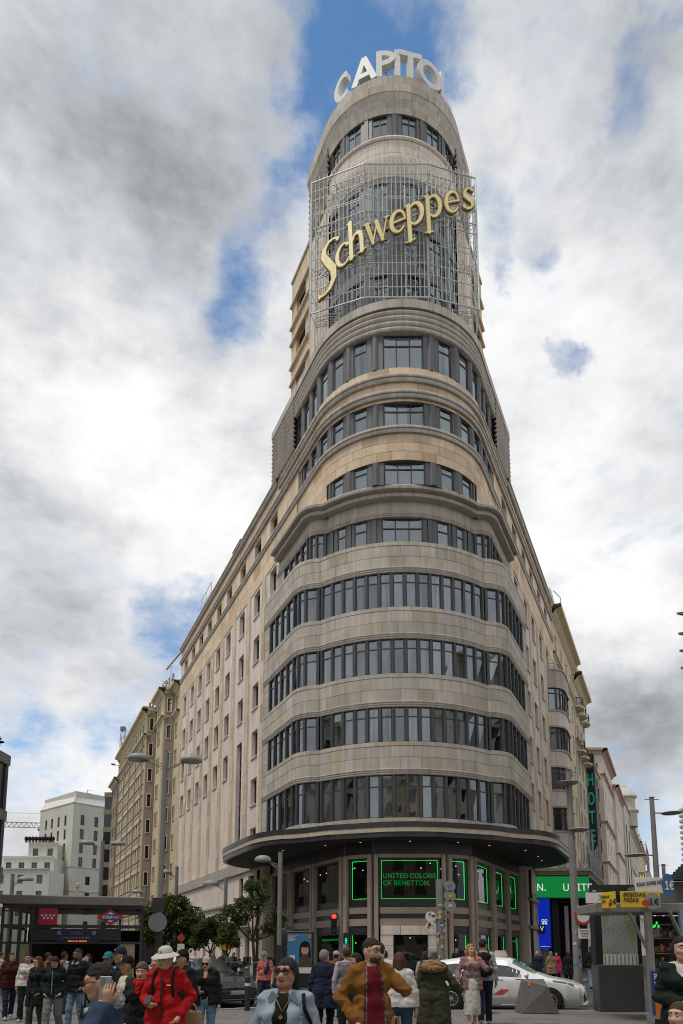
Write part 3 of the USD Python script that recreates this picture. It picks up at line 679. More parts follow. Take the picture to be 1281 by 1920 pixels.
m_lat = M('galvanised_steel', (0.58, 0.60, 0.58), 0.5, 0.2, 3.0, metal=.35, isl=.12)
lattice = Thing('sign_lattice', 'galvanised steel lattice cage standing before the tower windows', 'lattice', (XC, YC, 41.5))
LP = Plan([(-5.6, 2.95), (-2.17, 1.8), (1.85, 1.8), (5.12, 2.65)], mid=1); LP.s = LP.s + (-2.17 - 0)   # s near x in the middle facet
zb, zt = .3, 10.1
def lat_word(s): return 1.55 + (s + 5.6) * .55, 4.05 + (s + 5.6) * .55   # the lettering covers this height
sL, sR = LP.s[0], LP.s[-1]
for k in range(3):
    a, b = LP.s[k], LP.s[k + 1]; n = int((b - a) / .27); q = MB()
    for i in range(n + 1):
        s = a + (b - a) * i / n; c = LP.at(s, .0); w0, w1 = lat_word(s)
        if i in (0, n): q.tube([(*c, zb), (*c, zt)], .05, 5); continue
        q.tube([(*c, zb), (*c, w0 + .25)], .021, 4); q.tube([(*c, w1 - .55), (*c, zt + .32)], .021, 4)
    q.build(lattice, 'bar_screen', m_lat, kind='stuff')
    q = MB()
    for z in (zb, zb + .12, zb + .85, zb + 1.75, zb + 2.55, zb + 4.0, zb + 5.6, zb + 6.35, zb + 7.3, zb + 7.45, zb + 8.5, zt - .65, zt):
        r = .045 if z in (zb, zt) else .03
        for o in ((-.08,) if r < .04 else (0,)):
            w0, w1 = lat_word((a + b) / 2)
            q.tube([(*LP.at(a, o), z), (*LP.at(b, o), z)], r, 5)
    q.build(lattice, 'rail', m_lat, kind='stuff')
# back frame, ties, walkways
q = MB()
for s in np.linspace(sL, sR, 8):
    c, d = LP.at(s, -.1), LP.at(s, -1.05); q.tube([(*d, zb - .3), (*d, zt - .3)], .035, 5)
    for z in np.linspace(zb, zt - .3, 7):
        q.tube([(*c, z), (*d, z)], .02, 4)
        q.tube([(*c, z), (*d, min(z + 1.5, zt))], .016, 4)
for z in np.linspace(zb, zt - .4, 6): q.tube([(*LP.at(s, -1.05), z) for s in LP.s], .025, 4)
for z in (zb + 3.4, zb + 6.6): 
    for s0 in (sL + .6, sR - .9): q.tube([(*LP.at(s0, -1.05), z - 1.2), (*LP.at(s0 + .5, -.1), z + .4)], .02, 4)
q.build(lattice, 'back_frame', m_lat, kind='stuff')
for z in (zb - .1, zb + 3.35, zb + 6.5):
    q = MB()
    for o in (-.3, -.55, -.8): q.tube([(*LP.at(s, o), z) for s in LP.cuts(sL + .1, sR - .1)], .02, 4)
    for s in np.arange(sL + .1, sR, .3): q.tube([(*LP.at(s, -.3), z), (*LP.at(s, -.8), z)], .014, 4)
    q.build(lattice, 'walkway', m_lat, kind='stuff')
for e, sg in ((sL, -1), (sR, 1)):      # returns at both ends
    q = MB(); c = LP.at(e); d = c + np.array([sg * .25, 2.2])
    for z in np.linspace(zb, zt, 9): q.tube([(*c, z), (*d, z)], .02, 4)
    for k in range(7): p = c + (d - c) * k / 6; q.tube([(*p, zb), (*p, zt + .2)], .016, 4)
    q.build(lattice, 'end_screen', m_lat, kind='stuff')
    q = MB(); c = LP.at(e - sg * 1.2, -.5); 
    for dy in np.linspace(-.45, .45, 6): q.bar((c[0] - .75, c[1] + dy, zb - .35), (c[0] + .75, c[1] + dy, zb - .35), .022)
    for dx in (-.75, .75):
        for dy in (-.45, .45): q.bar((c[0] + dx, c[1] + dy, zb - .35), (c[0] + dx * .9, c[1] + dy, zb + .25), .03)
    q.build(lattice, 'basket', m_lat)

q = MB()
for s in np.linspace(sL + .3, sR - .3, 26): q.tube([(*LP.at(s, -.05 - .5 * (1 - math.cos(a))), zt - .9 + .55 * math.sin(a)) for a in np.linspace(0, PI, 8)], .02, 4)
for s in np.linspace(sL, sR, 12)[:-1]:
    for z in (zt - .9, zb + 3.4, zb + 6.4): q.tube([(*LP.at(s, -1.0), z), (*LP.at(s + .85, -.1), z)], .022, 4); q.tube([(*LP.at(s, -.1), z), (*LP.at(s + .85, -1.0), z)], .022, 4)
q.build(lattice, 'bracket_web', m_lat, kind='stuff')
# ---- the slanted word
def stroke(pts, ws):
    pts = np.array(pts, float); return unary_union([shapely.convex_hull(unary_union([Point(*p).buffer(a / 2, 8), Point(*q).buffer(b / 2, 8)])) for p, q, a, b in zip(pts[:-1], pts[1:], ws[:-1], ws[1:])])
def ell(cx, cy, rx, ry, a0, a1, n=18): return [(cx + rx * math.cos(math.radians(a)), cy + ry * math.sin(math.radians(a))) for a in np.linspace(a0, a1, n)]
def wv(n, thin, thick, peak): return [thin + (thick - thin) * math.exp(-((i / (n - 1) - peak) / .28) ** 2) for i in range(n)]
TK, TN = .205, .085
def glyph(ch):
    if ch == 'c': return unary_union([stroke(ell(.40, .5, .33, .46, 52, 320), wv(18, TN, TK, .45)), Point(.60, .84).buffer(.09)]), .78
    if ch == 'h': return unary_union([stroke([(.14, .02), (.14, 1.62)], [TK, TK]), stroke([(.0, 1.60), (.16, 1.66)], [.08, .1]), stroke([(.20, .72), (.32, .92), (.48, .97), (.62, .85), (.66, .6), (.66, .02)], [.1, .12, .16, .2, TK, TK]), stroke([(.5, .02), (.84, .02)], [.07, .07]), stroke([(.0, .02), (.3, .02)], [.07, .07])]), .92
    if ch == 'w': return unary_union([stroke([(.08, .97), (.32, .05)], [TK, TK * .8]), stroke([(.32, .05), (.55, .85)], [TN, TN]), stroke([(.52, .95), (.78, .05)], [TK, TK * .8]), stroke([(.78, .05), (1.02, .95)], [TN, TN]), stroke([(-.06, .97), (.24, .97)], [.08, .08]), stroke([(.92, .97), (1.14, .97)], [.08, .08])]), 1.18
    if ch == 'e': return unary_union([stroke(ell(.40, .5, .33, .46, 0, 318, 22), wv(22, TN * 1.1, TK, .52)), stroke([(.12, .50), (.74, .52)], [.09, .1])]), .82
    if ch == 'p': return unary_union([stroke([(.16, -.62), (.16, .95)], [TK, TK]), stroke(ell(.46, .5, .33, .46, -175, 175, 24), wv(24, TN, TK * 1.05, .5)), stroke([(.0, .95), (.2, .99)], [.09, .1]), stroke([(-.04, -.63), (.38, -.63)], [.08, .08])]), .92
    if ch == 's': return unary_union([stroke([(.55, .84), (.42, .95), (.24, .93), (.14, .78), (.18, .62), (.36, .48), (.52, .33), (.54, .16), (.42, .04), (.22, .03), (.06, .16)], [.1, .09, .12, .18, .23, .26, .23, .18, .12, .1, .12]), Point(.56, .84).buffer(.08), Point(.08, .17).buffer(.09)]), .72
    if ch == 'S': return unary_union([stroke([(.98, 1.62), (.80, 1.74), (.52, 1.74), (.28, 1.52), (.24, 1.22), (.46, .82), (.70, .40), (.72, -.02), (.52, -.36), (.20, -.50), (-.06, -.44)], [.14, .10, .14, .22, .30, .34, .33, .28, .18, .11, .16]), Point(.98, 1.60).buffer(.10), stroke([(-.06, -.5), (-.1, -.2)], [.13, .07])]), 1.02
m_yel = M('faded_yellow_enamel', (0.88, 0.75, 0.36), 0.4, 0.10, 2.2, streak=.12, fine=.08, spec=.5)
m_brn = M('rusty_brown_casing', (0.26, 0.17, 0.075), 0.7, 0.3, 3.0)
word = Thing('slanted_word_sign', 'yellow enamel letters climbing to the right across the lattice', 'sign', (XC, YC, 41.5), group=None)
XH = 1.62
for ch, xc in zip('Schweppes', (-4.40, -3.47, -2.55, -1.28, -.02, 1.02, 2.18, 3.48, 4.62)):
    g, w = glyph(ch); sc = XH if ch != 'S' else XH * .98
    t, n = LP.tn(xc if abs(xc) < 1.7 or abs(xc) > 2.4 else xc * .9); zbase = 2.2 + (xc + 4.4) * .555; c = LP.at(xc, .22)
    g = shapely.affinity.translate(g, -w / 2, -.12 * (ch == 'S')).simplify(.012); ux = np.array([t[0] * sc * .82, t[1] * sc * .82, .46 * sc * .82]); uy = np.array([-.04 * sc * t[0], -.04 * sc * t[1], sc])
    o = np.array([c[0], c[1], zbase])
    L = MB().prism(g.buffer(.022), .15, o - .06 * np.array([*n, 0]), ux, uy, np.array([*n, 0])).build(word, 'letter', m_brn)
    MB().prism(g.buffer(-.012), .03, o + .085 * np.array([*n, 0]), ux, uy, np.array([*n, 0])).build(L, 'letter_face', m_yel)
q = MB()
for o_, dz in ((-.1, .35), (-.1, 1.35)): q.tube([(*LP.at(s, o_), 1.7 + (s + 5) * .55 + dz) for s in np.concatenate([[-5.3], LP.s[1:3], [4.9]])], .04, 5)
q.build(word, 'mounting_rail', m_lat, kind='stuff')

# ---------------------------------------------------------------- canopy
m_blk = M('black_stone', (0.035, 0.036, 0.040), 0.35, 0.2, 1.5, spec=.5, streak=.15)
m_cream = M('cream_stone_band', (0.52, 0.44, 0.34), 0.7, 0.1, 1.0, streak=.1)
m_soff = M('dark_soffit', (0.055, 0.052, 0.046), 0.8, 0.15, 1.0)
m_lampw = EMIT('small_warm_lamp', (1.0, 0.72, 0.42), 1.2)
cr_ = [(0, -1.2), (1.5, -1.0), (3.0, -.45), (4.5, .02), (5.4, .75), (6.3, 1.2), (7.3, 1.5), (8.6, 2.75), (9.8, 5.2), (10.9, 7.5), (11.6, 9.3), (11.5, 11.2), (10.9, 12.9), (9.5, 13.9)]
def chaikin(p, k=2):
    p = np.array(p, float)
    for _ in range(k): p = np.vstack([p[:1], np.stack([.75 * p[:-1] + .25 * p[1:], .25 * p[:-1] + .75 * p[1:]], 1).reshape(-1, 2), p[-1:]])
    return p
edge_ = chaikin([(-x, y) for x, y in cr_[:0:-1]] + cr_)
cpoly = Polygon(list(map(tuple, edge_)) + [(6, 14), (-6, 14)]).buffer(0)
canopy = Thing('shop_canopy', 'black and cream canopy sweeping round the shop front under the lowest windows', 'canopy', (XC, YC, 7.35))
MB().prism(cpoly.buffer(-.06), .26, (0, 0, 0)).build(canopy, 'lower_fascia', m_blk)
MB().prism(cpoly.buffer(-.02), .24, (0, 0, .26)).build(canopy, 'cream_fascia', m_cream)
MB().prism(cpoly, .28, (0, 0, .50)).build(canopy, 'upper_fascia', m_blk)
MB().prism(cpoly.buffer(-.3), .02, (0, 0, -.024)).build(canopy, 'soffit', m_soff)
for x, y in [(-8.4, 6.0), (-7.0, 3.6), (-4.5, 1.6), (-2.6, .5), (0, .0), (2.6, .5), (4.5, 1.6), (7.0, 3.6), (8.4, 6.0), (9.2, 8)]:
    l = MB().lathe([(0, -.05), (.08, -.05), (.09, -.02), (.09, 0)], (x, y, -.024), 12).build(canopy, 'downlight', m_metal)
    MB().lathe([(0, 0), (.05, 0), (.05, .004), (0, .004)], (x, y, -.080), 10).build(l, 'bulb', m_lampw)

# ---------------------------------------------------------------- shop front
m_pinkst = M('pinkish_granite', (0.36, 0.295, 0.25), 0.55, 0.1, 2.0, fine=.12, spec=.4)
m_neon = EMIT('green_neon', (0.01, 0.80, 0.11), 1.0)
m_greenlet = EMIT('green_lettering', (0.005, 0.36, 0.085), .55)
m_wood = M('warm_interior_wall', (0.20, 0.13, 0.08), 0.7, 0.2, 1.0)
m_shopglass = GLASS('shop_glass', (0.80, 0.84, 0.80), 1.55, wav=.12)
m_bronze = M('bronze_frame', (0.09, 0.065, 0.05), 0.45, .15, 2.0, spec=.5)
SP = Plan([(-8.3, 10.4), (-6.8, 7.75), (-5.25, 4.75), (-3.5, 1.35), (-1.95, .42), (1.95, .42), (3.5, 1.35), (5.25, 4.75), (6.8, 7.75), (8.3, 10.4)])
SP.s = SP.s - (SP.s[4] + SP.s[5]) / 2
shop = Thing('corner_shop', 'two storey glazed shop front with green neon frames below the black canopy', 'shop', (XC, YC, 0))
def sbar(mb, a, b, z0, z1, o0, o1): sweep(mb, SP, a, b, rect(o0, o1, z0, z1)); return mb
f = MB(); sbar(f, SP.s[0], SP.s[-1], 6.66, 7.34, -.6, -.05); f.build(shop, 'black_fascia', m_blk)
sbar(MB(), SP.s[0], SP.s[-1], 0, .14, -.5, .06).build(shop, 'step', m_blk)
for k, s in enumerate(SP.s):
    for sg, off in ((-1, .3), (1, .3)):
        if (k == 0 and sg < 0) or (k == 9 and sg > 0): continue
        t, n = SP.tn(s + sg * .3); c = SP.at(s + sg * .17, .02)
        MB().box((*c, 3.38), (.22, .30, 6.5), [[*t, 0], [*n, 0], [0, 0, 1]], bev=.03).build(shop, 'pilaster', m_pinkst)
    c = SP.at(s, -.1); MB().tube([(*c, .1), (*c, 7.3)], .09, 10).build(shop, 'bronze_column', m_bronze, True)
for k in range(9):
    a, b = SP.s[k] + .32, SP.s[k + 1] - .32; A, B = SP.at(a, -.12), SP.at(b, -.12); w = np.linalg.norm(B - A); t = (B - A) / w; n = np.array([t[1], -t[0]])
    P3 = lambda x, o, z: np.array([*(A + t * x + n * o), z])
    ax = [[*t, 0], [*n, 0], [0, 0, 1]]
    MB().box(P3(w / 2, .06, 6.55), (w + .1, .34, .2), ax, bev=.02).build(shop, 'lintel', m_pinkst)
    # banded dado between the two storeys
    for z0, z1, o, mt, nm in ((3.85, 4.16, .06, m_blk, 'black_band'), (3.5, 3.84, .10, m_pinkst, 'granite_band'), (3.25, 3.49, .06, m_blk, 'black_band'), (2.86, 3.24, .10, m_pinkst, 'granite_band'), (2.5, 2.85, .06, m_blk, 'black_band')):
        MB().box(P3(w / 2, o - .2, (z0 + z1) / 2), (w, .42, z1 - z0), ax).build(shop, nm, mt)
    for z0, z1, nm in ((4.18, 6.44, 'display_window'), (.16, 2.48, 'display_window')):
        if k == 4 and z0 < 1: continue
        f = MB()
        for x in (.03, w - .03): f.box(P3(x, .0, (z0 + z1) / 2), (.06, .1, z1 - z0), ax)
        for z in (z0 + .03, z1 - .03): f.box(P3(w / 2, .0, z), (w - .12, .096, .06), ax)
        W_ = f.build(shop, nm, m_bronze)
        g = MB(); g.add([P3(.06, .0, z0 + .06), P3(w - .06, .0, z0 + .06), P3(w - .06, .0, z1 - .06), P3(.06, .0, z1 - .06)], [[0, 1, 2, 3]]); g.build(W_, 'pane', m_shopglass)
        # neon inside the glass
        q = MB(); bw = .028; e = .12
        full = z0 > 1 and k in (3, 4, 5); right = z0 > 1 and k >= 6; low = z0 < 1 and k in (3, 5, 6, 7, 8)
        if full or right:
            sides = ([0, 1] if k == 4 else ([0] if k == 3 else [1]))
            for sd in sides: q.box(P3(e if sd == 0 else w - e, -.06, (z0 + z1) / 2), (bw, .03, z1 - z0 - 2 * e), ax)
            q.box(P3(w / 2, -.06, z1 - e), (w - 2 * e, .03, bw), ax); q.box(P3(w / 2, -.06, z0 + e), (w - 2 * e, .03, bw), ax)
        elif low: q.box(P3(e if k == 3 else w - e, -.06, (z0 + z1) / 2), (bw, .03, z1 - z0 - .2), ax)
        q.build(W_, 'neon_tube', m_neon)
        if k == 4:
            q = MB(); q.text('UNITED COLORS', .25, P3(w / 2, -.03, 5.38), (*t, 0), (0, 0, 1), .015, center=True, squeeze=1.0); q.text('OF BENETTON.', .25, P3(w / 2 - .15, -.03, 5.0), (*t, 0), (0, 0, 1), .015, center=True); q.build(W_, 'lettering', m_greenlet)
        if k in (2, 6, 8) and z0 < 1:
            q = MB(); q.text('UNITED COLORS OF BENETTON', .115, P3(w / 2, -.03, 2.1), (*t, 0), (0, 0, 1), .01, center=True, squeeze=.82); q.build(W_, 'lettering', m_greenlet)
    # interior: floor lamps and clothes rails seen through the glass
    for z in (4.3, .2):
        for j in range(2 if z < 1 else 3):
            if R.random() < .35: continue
            x, o, zz = R.uniform(.3, w - .3), -R.uniform(.7, 2.2), z + R.uniform(1.75, 2.1)
            MB().lathe([(0, -.035), (.03, -.02), (.035, 0), (.03, .02), (0, .035)], P3(x, o, zz), 8).build(shop, 'ceiling_spot', m_lampw)
    for j in range(3 if k in (3, 4, 5) else 1):
        x, o = R.uniform(.35, w - .35), -R.uniform(.9, 1.6); zf = 4.3 if j < 2 else .2; q = MB()
        q.lathe([(.02, 1.62), (.07, 1.55), (.085, 1.45), (.05, 1.36), (.16, 1.30), (.18, 1.0), (.13, .9), (.19, .7), (.22, .35), (.1, .3), (.07, .02), (.1, 0)], P3(x, o, zf), 10)
        q.build(shop, 'mannequin', R.choice([L_ + 'cloth_orange', L_ + 'cloth_navy', L_ + 'cloth_tan', L_ + 'cloth_green']), True)
# interior shell: floors and a back wall
bk = [tuple(SP.at(s, -3.2)) for s in SP.s[3:7]]
inner = Polygon([tuple(SP.at(s, -.25)) for s in SP.s] + [(6.6, 11.5), (-6.6, 11.5)]).buffer(0)
MB().prism(inner, .25, (0, 0, 4.0 - .12)).build(shop, 'upper_floor', m_wood); MB().prism(inner, .05, (0, 0, .10)).build(shop, 'ground_floor', m_wood); MB().prism(inner, .1, (0, 0, 6.9)).build(shop, 'ceiling', m_dark)
bw_ = MB(); sweep(bw_, SP, SP.s[0] + .5, SP.s[-1] - .5, rect(-3.0, -2.8, .1, 7)); bw_.build(shop, 'back_wall', m_dark); MB().box((0, 11.9, 3.5), (19, .2, 7.2)).build(shop, 'rear_wall', m_dark)
# stone portal in the middle bay
for sx, wd in ((-1.24, .66), (1.24, .66)):
    for i in range(4): MB().box((sx, .52, .15 + .56 * i + .28), (wd, .5, .55), bev=.015).build(shop, 'portal_stone', m_pale2 if 'm_pale2' in globals() else m_pale)
for sx in (-1.0, 0, 1.0): MB().box((sx * 1.05, .5, 2.62), (1.03, .52, .46), bev=.015).build(shop, 'portal_lintel_stone', m_pale)
q = MB(); q.box((0, 1.0, 1.25), (1.8, .05, 2.2)); q.build(shop, 'entrance_door', m_shopglass)

# ---------------------------------------------------------------- the other buildings
def street(sg, y, off=0.0):
    """a point of the building line beside the wings, in world x, y; off is measured along x"""
    return np.array([XC + sg * (5.10 + off + TA * (y - 3.22)), YC + y])
def facade(th, o, t, L, z0, z1, wins, mat, dep=.35, mg=None, rec=.22, nv=2, curt=.35, trim=None, trimw=.12, name='wall', transom=.3, mc=None, sub=True, mf=None):
    """a wall from plan point o along t (outside on its right-hand side) with real window openings: wins = (centre, width, z0, z1)"""
    o, t = np.asarray(o, float), np.asarray(t, float); n = np.array([t[1], -t[0]])
    poly = sbox(0, z0, L, z1)
    if wins: poly = poly.difference(unary_union([sbox(c - w / 2, a, c + w / 2, b) for c, w, a, b in wins]))
    W = MB().prism(poly, dep, (*o, 0), (*t, 0), (0, 0, 1), (*-n, 0)).build(th, name, mat)
    for c, w, a, b in wins:
        window(th, o + t * (c - w / 2) - n * rec, t, w, a, b, (b - a) * transom if transom else 0, nv, curt, fw=.07, dep=.08, mg=mg or m_glassd, mc=mc, sub=sub, mf=mf)
        if trim is not None:
            q = MB(); ax = [[*t, 0], [*n, 0], [0, 0, 1]]
            for x in (-w / 2 - trimw / 2, w / 2 + trimw / 2): q.box((*(o + t * (c + x) + n * .03), (a + b) / 2), (trimw, .1, b - a + 2 * trimw), ax)
            for z in (a - trimw / 2, b + trimw / 2): q.box((*(o + t * c + n * .034), z), (w, .1, trimw), ax)
            q.build(th, 'window_frame', trim)
    return W
def cornice_(th, o, t, L, z, h, out, mat, name='cornice', ext=.0):
    n = np.array([t[1], -t[0]]); p = Plan([o - np.asarray(t) * ext, np.asarray(o) + np.asarray(t) * (L + ext)])
    return sweep(MB(), p, p.s[0], p.s[-1], [(-.3, z), (.05, z), (out * .35, z + h * .25), (out * .5, z + h * .5), (out, z + h * .62), (out, z + h), (-.3, z + h)]).build(th, name, mat, None)
def rows(z_top, n, step, h): return [(z_top - h - step * k, z_top - step * k) for k in range(n)]

m_brownrender = M('grey_brown_render', (0.27, 0.225, 0.165), .9, .12, .8, streak=.1, fine=.1)
m_yelcream = M('yellow_cream_stone', (0.60, 0.51, 0.35), .85, .08, .6, streak=.08)
m_greyband = M('grey_band_render', (0.33, 0.30, 0.26), .9, .1, 1)
m_redline = M('red_brick_line', (0.22, 0.07, 0.045), .9, .1, 2)
m_whitetrim = M('white_painted_trim', (0.66, 0.65, 0.62), .7, .06, 1)
m_whiteapt = M('off_white_render', (0.52, 0.51, 0.45), .9, .07, .25, streak=.08)
m_cream2 = M('cream_ochre_render', (0.62, 0.49, 0.31), .9, .08, .5, streak=.07)
m_pinkr = M('pink_cream_render', (0.60, 0.52, 0.44), .9, .07, .3, streak=.08)
m_rose = M('rose_moulding', (0.47, 0.31, 0.26), .9, .1, .6)
m_brick = M('red_brick', (0.20, 0.085, 0.05), .9, .12, 1.2)
m_white2 = M('weathered_white_stone', (0.50, 0.46, 0.40), .9, .12, .4, streak=.12)
m_steel = M('painted_steel', (0.16, 0.16, 0.165), .5, .1, 2)
m_iron = M('black_iron', (0.02, 0.02, 0.022), .5, .1, 2)

# ---- left: the long cream and brown block beyond the wing
uL, nL = np.array([.429, -.9033]), np.array([-.9033, -.429]); uF = np.array([.9033, .429])
A = Thing('brown_cream_building', 'cream and brown corner block with projecting bays right beyond the left wing', 'building', (*street(-1, 42), 0), world=True)
def sface(th, y0, y1, off, z0, z1, wins, mat, **k):
    o = street(-1, y1, off); L = np.linalg.norm(street(-1, y0, off) - o); return facade(th, o, uL, L, z0, z1, wins, mat, **k), o, L
def pface(th, y, off0, off1, z0, z1, wins, mat, **k):
    o = street(-1, y, off1); L = (off1 - off0) * .98; d = street(-1, y, off0) - o
    return facade(th, o, d / np.linalg.norm(d), np.linalg.norm(d), z0, z1, wins, mat, **k), o, d / np.linalg.norm(d), np.linalg.norm(d)
ra = rows(30.3, 9, 3.22, 1.55)
sface(A, 38.35, 40.8, 0.0, 0, 31, [(1.2, .9, a, b) for a, b in ra], m_yelcream, nv=1, trim=m_yelcream)
_, o, t, L = pface(A, 40.8, 0.0, 1.25, 3.5, 31, [(.62, .42, a, b) for a, b in ra], m_brownrender, nv=1, trim=m_yelcream, trimw=.09)
MB().box((*(o + t * .0), 17), (.16, .16, 27.5), [[*t, 0], [*nL, 0], [0, 0, 1]]).build(A, 'corner_strip', m_yelcream)
_, o, L = sface(A, 40.8, 44.9, 1.25, 3.5, 31, [(x, .62, a, b) for a, b in ra for x in (1.4, 2.25)], m_yelcream, nv=1, trim=m_yelcream, trimw=.06)
for z, h, q in ((30.85, .75, .75), (27.85, .4, .4), (5.0, .4, .3)):
    cornice_(A, street(-1, 44.9, 1.25), uL, 4.4, z, h, q, m_yelcream, ext=.3); cornice_(A, street(-1, 40.8, 1.25), uF, 1.2, z, h, q * .7, m_yelcream, ext=.0); cornice_(A, street(-1, 40.8, 0), uL, 2.6, z, h, q, m_yelcream)
MB().prism(Polygon([street(-1, y, f) for y, f in ((38.4, -.3), (44.9, -.3), (44.9, .9), (40.9, .9))] + [street(-1, 44, -12), street(-1, 38.4, -12)]).buffer(.0).convex_hull, 31.2, (0, 0, .1)).build(A, 'core', m_dark)
B = Thing('striped_long_building', 'long cream block with red and grey striped storeys further down the left street', 'building', (*street(-1, 55), 0), world=True)
rb = rows(29.3, 9, 3.12, 1.5)
_, o, t, L = pface(B, 44.9, 1.3, 2.45, 2.5, 30, [(.62, .42, a, b) for a, b in rb], m_brownrender, nv=1, trim=m_yelcream, trimw=.09)
MB().box((*o, 16.5), (.16, .16, 27), [[*t, 0], [*nL, 0], [0, 0, 1]]).build(B, 'corner_strip', m_yelcream)
Lb = np.linalg.norm(street(-1, 66.5, 2.45) - street(-1, 44.9, 2.45)); xs = [Lb - 1.1 - 1.75 * k for k in range(13)]
_, o, L = sface(B, 44.9, 66.5, 2.45, 2.5, 30, [(x, .95, a, b) for a, b in rb for x in xs], m_yelcream, nv=1, mg=m_glassd, curt=.3, rec=.16)
pB = Plan([o, o + uL * L])
for a, b in rb[1:]:
    sweep(MB(), pB, pB.s[0], pB.s[-1] - .25, rect(-.02, .05, b + .06, b + .2)).build(B, 'red_string_course', m_redline); sweep(MB(), pB, pB.s[0], pB.s[-1] - .25, rect(-.02, .05, a - .2, a - .06)).build(B, 'red_string_course', m_redline)
    sweep(MB(), pB, pB.s[0], pB.s[-1] - .25, rect(-.02, .03, a - .75, a - .45)).build(B, 'grey_string_course', m_greyband)
for k in range(0, 13, 3): MB().box((*(o + uL * (L - 2.0 - 1.75 * k) + nL * .05), 16), (.14, .14, 26), [[*uL, 0], [*nL, 0], [0, 0, 1]]).build(B, 'downpipe', m_greyband)
for z, h, q in ((29.75, .8, .7), (27.0, .4, .4)):
    cornice_(B, o, uL, L, z, h, q, m_yelcream, ext=.3); cornice_(B, street(-1, 44.9, 2.45), uF, 1.15, z, h, q * .7, m_yelcream)
for k in range(28): MB().box((*(o + uL * (L * (k + .5) / 28) + nL * .2), 30.75), (.34, .5, .4), [[*uL, 0], [*nL, 0], [0, 0, 1]]).build(B, 'parapet_tooth', m_brownrender)
MB().prism(Polygon([street(-1, 45.1, 2.0), street(-1, 66.4, 2.0), street(-1, 66.4, -10), street(-1, 45.1, -10)]), 30.2, (0, 0, .1)).build(B, 'core', m_dark)
C = Thing('stepped_end_building', 'narrow cream end house with a red and white mast on its roof', 'building', (*street(-1, 70), 0), world=True)
_, o, L = sface(C, 66.6, 72.5, 2.6, 2, 27, [(x, .9, a, b) for a, b in rows(26.3, 8, 3.1, 1.5) for x in (1.2, 3.2, 5.2)], m_brownrender, nv=1)
cornice_(C, o, uL, L, 26.8, .7, .6, m_yelcream, ext=.2)
MB().prism(Polygon([street(-1, 66.7, 2.2), street(-1, 72.4, 2.2), street(-1, 72.4, -8), street(-1, 66.7, -8)]), 26.9, (0, 0, .1)).build(C, 'core', m_dark)
mast = Thing('antenna_mast', 'red and white lattice antenna mast rising above the far left roofs', 'mast', (*street(-1, 66.0, 2.2), 27.0), world=False)
q, q2 = MB(), MB()
for k in range(9):
    m_ = q if k % 4 < 2 else q2; z = k * .85
    for dx, dy in ((-.3, -.3), (.3, -.3), (.3, .3), (-.3, .3)): m_.bar((dx, dy, z), (dx, dy, z + .85), .07)
    m_.bar((-.3, -.3, z), (.3, -.3, z + .85), .05); m_.bar((.3, .3, z), (-.3, .3, z + .85), .05); m_.bar((.3, -.3, z), (.3, .3, z + .85), .05)
q.build(mast, 'white_section', m_whitetrim); q2.build(mast, 'red_section', M('signal_red', (.45, .04, .03), .6))
MB().box((0, 0, 7.9), (.7, .7, .6)).build(mast, 'head_box', m_steel)
q = MB(); q.bar((-.3, 0, 2.2), (-1.3, 0, 2.2), .05); q.lathe([(0, 0), (.3, .1), (.34, .2)], (-1.3, 0, 2.2), 10); q.build(mast, 'dish_arm', m_steel)
# roof garden things on the cream block
for (y, f, z) in ((42.6, .9, 31.6), (45.6, 1.8, 30.5), (40.9, -.6, 31.6)):
    p = street(-1, y, f); T = Thing('roof_fin_screen', {42.6: 'stepped grey fin screen on the near cream roof corner', 45.6: 'stepped grey fin screen on the striped roof corner', 40.9: 'tall stepped grey fin screen next to the golden wing'}[y], 'screen', (*p, z))
    for i in range(5): MB().box((.32 * (i - 2), .3 * i, .25 + .30 * i), (.22, .22, .7 + .6 * i), bev=.03).build(T, 'fin', m_greyband)
for y, f, z, l in ((43.6, 0.0, 31.7, 'round glass roof arch on the near cream block'), (48.2, .8, 30.6, 'dark round dome on the striped block roof')):
    p = street(-1, y, f); T = Thing('roof_arch', l, 'roof arch', (*p, z)); q = MB()
    for dz in (0, .8): q.tube([(1.1 * math.cos(a), dz, .6 + 1.5 * math.sin(a)) for a in np.linspace(-.4, PI + .4, 16)], .05, 5)
    for a in np.linspace(0, PI, 7): q.bar((1.1 * math.cos(a), 0, .6 + 1.5 * math.sin(a)), (1.1 * math.cos(a), .8, .6 + 1.5 * math.sin(a)), .04)
    q.build(T, 'ring', m_steel)
    if 'dark' in l: MB().lathe([(1.0 * math.cos(a), .5 + 1.4 * math.sin(a)) for a in np.linspace(0, PI / 2, 8)], (0, .4, 0), 16).build(T, 'dome', M('blue_dark_glass', (.03, .045, .07), .2, spec=.6), True)
    else:
        q = MB()
        for k in range(6): q.bar((-1.05, 0, .3 + .3 * k), (1.05, 0, .42 + .3 * k), .03)
        q.build(T, 'lattice', m_steel, kind='stuff')
P = Thing('roof_pergola', 'thin white pergola frame standing on the left roofs against the sky', 'pergola', (*street(-1, 38.2, -1.5), 31.6), world=True); c0 = street(-1, 43.5, .6); c1 = street(-1, 30, -1.0)
q = MB(); q.bar((*c0, 35.0), (*c1, 35.2), .2, .14); q.build(P, 'beam', m_whitetrim)
for k in (.12, .45, .8): q = MB(); pp = c0 + (c1 - c0) * k; q.bar((*pp, 31.0), (*pp, 35.0), .09); q.build(P, 'post', m_whitetrim)
